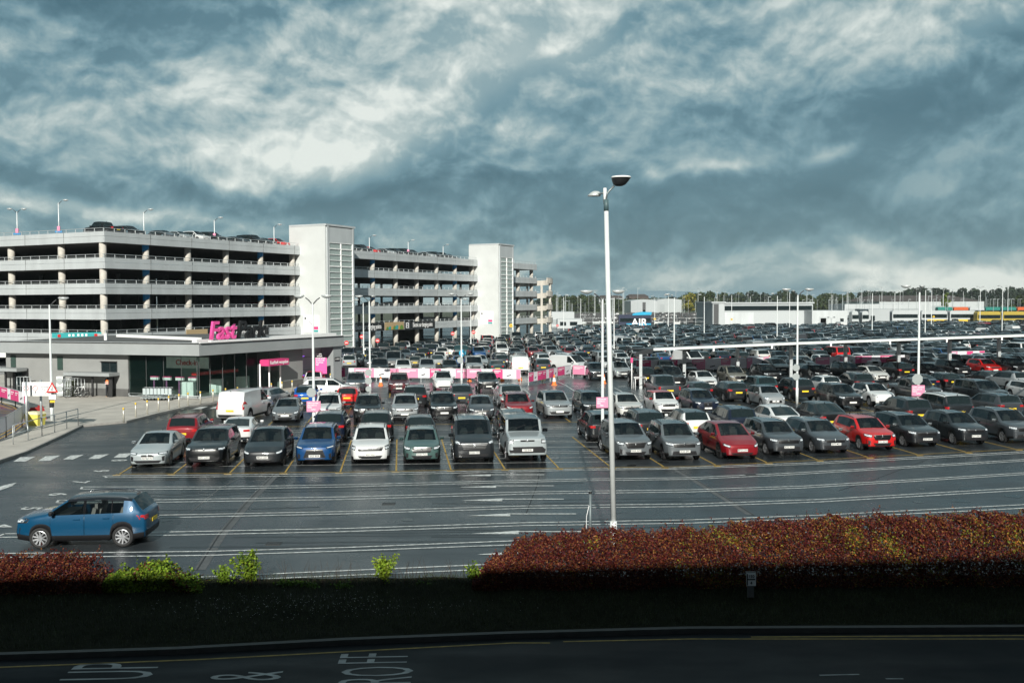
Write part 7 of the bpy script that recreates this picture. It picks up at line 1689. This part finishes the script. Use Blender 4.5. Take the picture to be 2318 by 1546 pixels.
mat('navy', (.01, .018, .05), .4); mat('bus_teal', (.02, .18, .15), .4); mat('bus_orange', (.5, .10, .03), .4); mat('bus_yellow', (.38, .29, .05), .4)
t, L, H = coach(1400, 1474, 712, 741, 275, 'navy', 'navy coach with bright blue roof swoosh and large white letters', 'cyan')
me = text_mesh('AIR', 2.9, 'white', .02, bold=.05); place_text('lettering', me, t, (L*.12, -1.32, 1.75), (1, 0, 0), (0, 0, 1)); mb = MB(); mb.add([(-L*.1, -1.4, H-.2), (L*.48, -1.4, H-.1), (L*.5, -1.4, H+.7), (L*.2, -1.4, H+.75), (-L*.05, -1.4, H+.35), (-L*.1, .8, H-.2), (L*.48, .8, H-.1), (L*.5, .8, H+.7), (L*.2, .8, H+.75), (-L*.05, .8, H+.35)], [(0, 1, 2, 3, 4), (9, 8, 7, 6, 5), (4, 3, 8, 9), (3, 2, 7, 8), (0, 5, 6, 1), (1, 6, 7, 2), (4, 9, 5, 0)], 'cyan'); mb.build('roof_fairing', t)
bt = [('bus_teal', 'bus_orange'), ('bus_orange', 'bus_teal'), ('far_white', 'bus_teal'), ('bus_teal', 'red')]
for k, x in enumerate(range(2120, 2330, 36)): coach(x, x+34, 695, 705, 380, bt[k % 4][0], '%s of the far teal and orange double deck buses from the left' % ORD[k], bt[k % 4][1])
for k, x in enumerate((2016, 2082, 2146)): coach(x, x+60, 703, 728, 305, 'far_white', '%s long white bus from the left behind the far rows' % ORD[k], 'yellow' if k else None)
for k, x in enumerate((2208, 2266)): coach(x, x+54, 705, 728, 300, 'bus_yellow', '%s yellow bus at the far right' % ('left hand' if not k else 'right hand'))
for k, x in enumerate((1925, 1948)): coach(x, x+16, 704, 731, 290, 'far_white', '%s short white minibus between the grey blocks' % ORD[k])
# bicycle shelter
a = G(1617, 733); b = G(1678, 733); t = thing('shelter', 'row of curved glass shelters before the glass fronted building', 'shelter', a); mb = MB(); n = 8
for k in range(n+1): q = (b-a)*k/n; z = 2.4; mb.tube([q, q+Vector((0, 0, z)), q+Vector((0, 1.5, z+.5)), q+Vector((0, 3, z+.3))], .07, 'far_white', 5)
for z, y in ((2.4, 0), (2.9, 1.5)): mb.tube([Vector((0, y, z)), (b-a)+Vector((0, y, z))], .08, 'far_white', 5)
mb.build('frame', t); mb = MB(); mb.add([(0, 0, 2.4), ((b-a).x, 0, 2.4), ((b-a).x, 1.5, 2.9), (0, 1.5, 2.9)], [(0, 1, 2, 3)], 'dark_glass'); mb.build('glass_roof', t)
# thin far poles, one mass beyond counting; perimeter fence
rp = random.Random(3); mb = MB()
for i in range(260):
    Y = rp.uniform(300, 760); px = rp.uniform(1235, 2450); x = (px-1159)/F*Y; h = rp.choice([5, 7, 8, 8, 9, 10, 12]); mb.box((x, Y, h/2), (.10, .10, h), 'mast')
    if rp.random() < .6: mb.box((x+.3, Y, h), (.9, .3, .12), 'far_white')
tag(mb.build('distant_masts'), 'crowd of thin pale lamp masts across the far airfield', 'masts', kind='stuff')
mb = MB(); rp = random.Random(8)
for i in range(900):
    Y = rp.uniform(318, 560); px = rp.uniform(1235, 1640) if rp.random() < .7 else rp.uniform(1640, 2450); x = (px-1159)/F*Y; c = rp.choice(['paint_black', 'paint_white', 'paint_grey', 'paint_silver', 'paint_dark_grey', 'far_white', 'paint_white'])
    c = c if c in MATS else 'far_white'; L = 4.3; mb.box((x, Y, .6), (1.8, L, .75), c); mb.box((x, Y+.1, 1.2), (1.55, L*.55, .5), 'black', taper=.8)
tag(mb.build('far_parked_cars'), 'blur of tiny parked cars on the overflow lots beyond the buses', 'cars', kind='stuff')
t = thing('perimeter_fence', 'thin pale mesh fence beyond the far rows', 'fence', (20, 312, 0)); mb = MB()
for x in range(0, 300, 3): mb.box((x, 0, 1.2), (.08, .08, 2.4), 'galv')
for z in (.1, 1.2, 2.4): mb.box((150, 0, z), (300, .05, .06), 'galv')
mb.build('posts', t)
sheet('grass_field', [((1235-1159)/F*318, 318), (420, 318), (900, 720), ((1235-1159)/F*720, 720)], .004, mat('field', (.07, .09, .04), .9, var=.4, vscale=.03))
sheet('overflow_lot', [(20, 330), (220, 330), (330, 560), (40, 560)], .010, 'asphalt')
# ---- trees on the skyline
def tree(px, ytop, Y, wpx, label, pal, seed, conifer=0):
    rr = np.random.RandomState(seed); x = (px-1159)/F*Y; zt = P(px, ytop, Y).z; w_ = wpx/F*Y/2; t = thing('tree', label, 'tree', (x, Y, 0), 0, 'trees on the skyline'); mb = MB(); mb.tube([(0, 0, 0), (0, 0, zt*.7)], [.5, .15], 'trunk', 6)
    for k in range(5): a = rr.uniform(0, 6.28); mb.tube([(0, 0, zt*.35), (w_*.6*math.cos(a), w_*.6*math.sin(a), zt*.7)], [.2, .05], 'trunk', 5)
    mb.build('trunk', t); n = 2000; pts = []
    nc = 20
    for k in range(nc):
        a = rr.uniform(0, 6.28); r = rr.uniform(0, .75)*w_; cz = zt*rr.uniform(.15, .85); 
        if conifer: r *= (1-cz/zt)*1.4
        cr = w_*rr.uniform(.22, .42); m = n//nc; d = rr.normal(size=(m, 3)); d /= np.linalg.norm(d, axis=1)[:, None]; q = d*cr*rr.uniform(.6, 1.05, (m, 1)); q[:, 2] *= .8; q += np.array([r*math.cos(a), r*math.sin(a), cz]); pts.append(q)
    pts = np.concatenate(pts); pts = pts[pts[:, 2] < zt*1.03]; leaves('crown', pts, max(.40, w_*.085), pick(pal, len(pts)), t, .8)
DK = np.array([[.022, .034, .022], [.028, .042, .024], [.018, .028, .020]]); MG = np.array([[.036, .052, .018], [.030, .046, .020], [.05, .062, .022]]); YG = np.array([[.20, .17, .03], [.15, .16, .03]]); LG = np.array([[.11, .15, .025], [.09, .13, .02]])
rt = random.Random(12); k = 0
SKY = [(1235, 672), (1290, 667), (1330, 672), (1400, 676), (1470, 672), (1530, 672), (1600, 662), (1660, 664), (1720, 662), (1780, 662), (1840, 668), (1900, 664), (1960, 660), (2020, 656), (2060, 652), (2100, 648), (2150, 650), (2200, 653), (2260, 652), (2330, 652)]
x = 1232
while x < 2400:
    y = float(np.interp(x, [a for a, b in SKY], [b for a, b in SKY]))+rt.uniform(-3, 4); dk = x > 1950; wd = rt.uniform(34, 70)
    tree(x, y, rt.uniform(760, 900), wd, '%s%s tree in the skyline belt, number %d from the left' % ('tall ' if y < 655 else '', 'dark evergreen' if dk else 'mid green', k+1), DK if dk or rt.random() < .35 else MG, k, dk and rt.random() < .5); x += wd*.42; k += 1
tree(1560, 660, 640, 42, 'yellow leaved broad tree right of the hangars', YG, 101); tree(1592, 657, 650, 44, 'rounded olive green tree next to the yellow one', MG, 102); tree(1797, 652, 600, 28, 'dark round tree behind the glass fronted building', DK, 103); tree(2141, 657, 560, 22, 'bright lime green tree before the dark evergreens', LG, 104); tree(2305, 664, 520, 46, 'broad green tree at the far right edge', MG, 105)
tree(2085, 645, 820, 26, 'tallest dark pine standing above the skyline belt', DK, 106, 1); tree(2055, 648, 830, 20, 'second tall dark pine left of the tallest one', DK, 107, 1)
# low scrub under the belt
mbp = []; n = 9000; px = NPR.uniform(1225, 2450, n); Y = NPR.uniform(720, 800, n); z = np.abs(NPR.normal(0, 4.0, n)); pts = np.stack([(px-1159)/F*Y, Y, np.minimum(z, 9)], 1)
o = leaves('woodland_edge', pts, 1.2, np.where((px > 1900)[:, None], pick(DK, n), pick(MG, n)*.7), None, .8); tag(o, 'continuous scrub and wood edge below the skyline trees', 'woodland', kind='stuff')
# blue hills
mb = MB(); n = 60; vs = []
for i in range(n+1):
    px = 1150+1300*i/n; Y = 1900; h = P(px, 662-6*math.exp(-((px-1860)/70)**2)-3*math.exp(-((px-1500)/150)**2)+2*math.sin(px*.02)-4*(px > 2300), Y).z; X = (px-1159)/F*Y; vs += [(X, Y, 0), (X, Y, max(h*.96, 5)), (X*1.05, Y+120, max(h*.96, 5)), (X*1.1, Y+300, 0)]
mb.add(vs, [(4*i+j, 4*i+4+j, 4*i+5+j, 4*i+1+j) for i in range(n) for j in range(3)], mat('hill', (.10, .16, .20), 1)); tag(mb.build('hills', smooth=True), kind='structure')
for o in bpy.data.objects:
    if o.type == 'MESH' and o.color[0] == 1 and o.name.startswith('zz'): pass

# thin damp air
hz = bpy.data.materials.new('haze'); hz.use_nodes = True; nt = hz.node_tree; nt.nodes.clear(); o_ = nt.nodes.new('ShaderNodeOutputMaterial'); pv_ = nt.nodes.new('ShaderNodeVolumePrincipled'); pv_.inputs['Density'].default_value = .00009; pv_.inputs['Color'].default_value = (.80, .90, .95, 1); pv_.inputs['Anisotropy'].default_value = .0
nt.links.new(pv_.outputs[0], o_.inputs['Volume']); mb = MB(); MATS['haze'] = hz; mb.box((0, 1150, 36), (5300, 2700, 76), 'haze'); tag(mb.build('haze'), 'thin pale damp air over the whole scene', 'haze', kind='stuff')
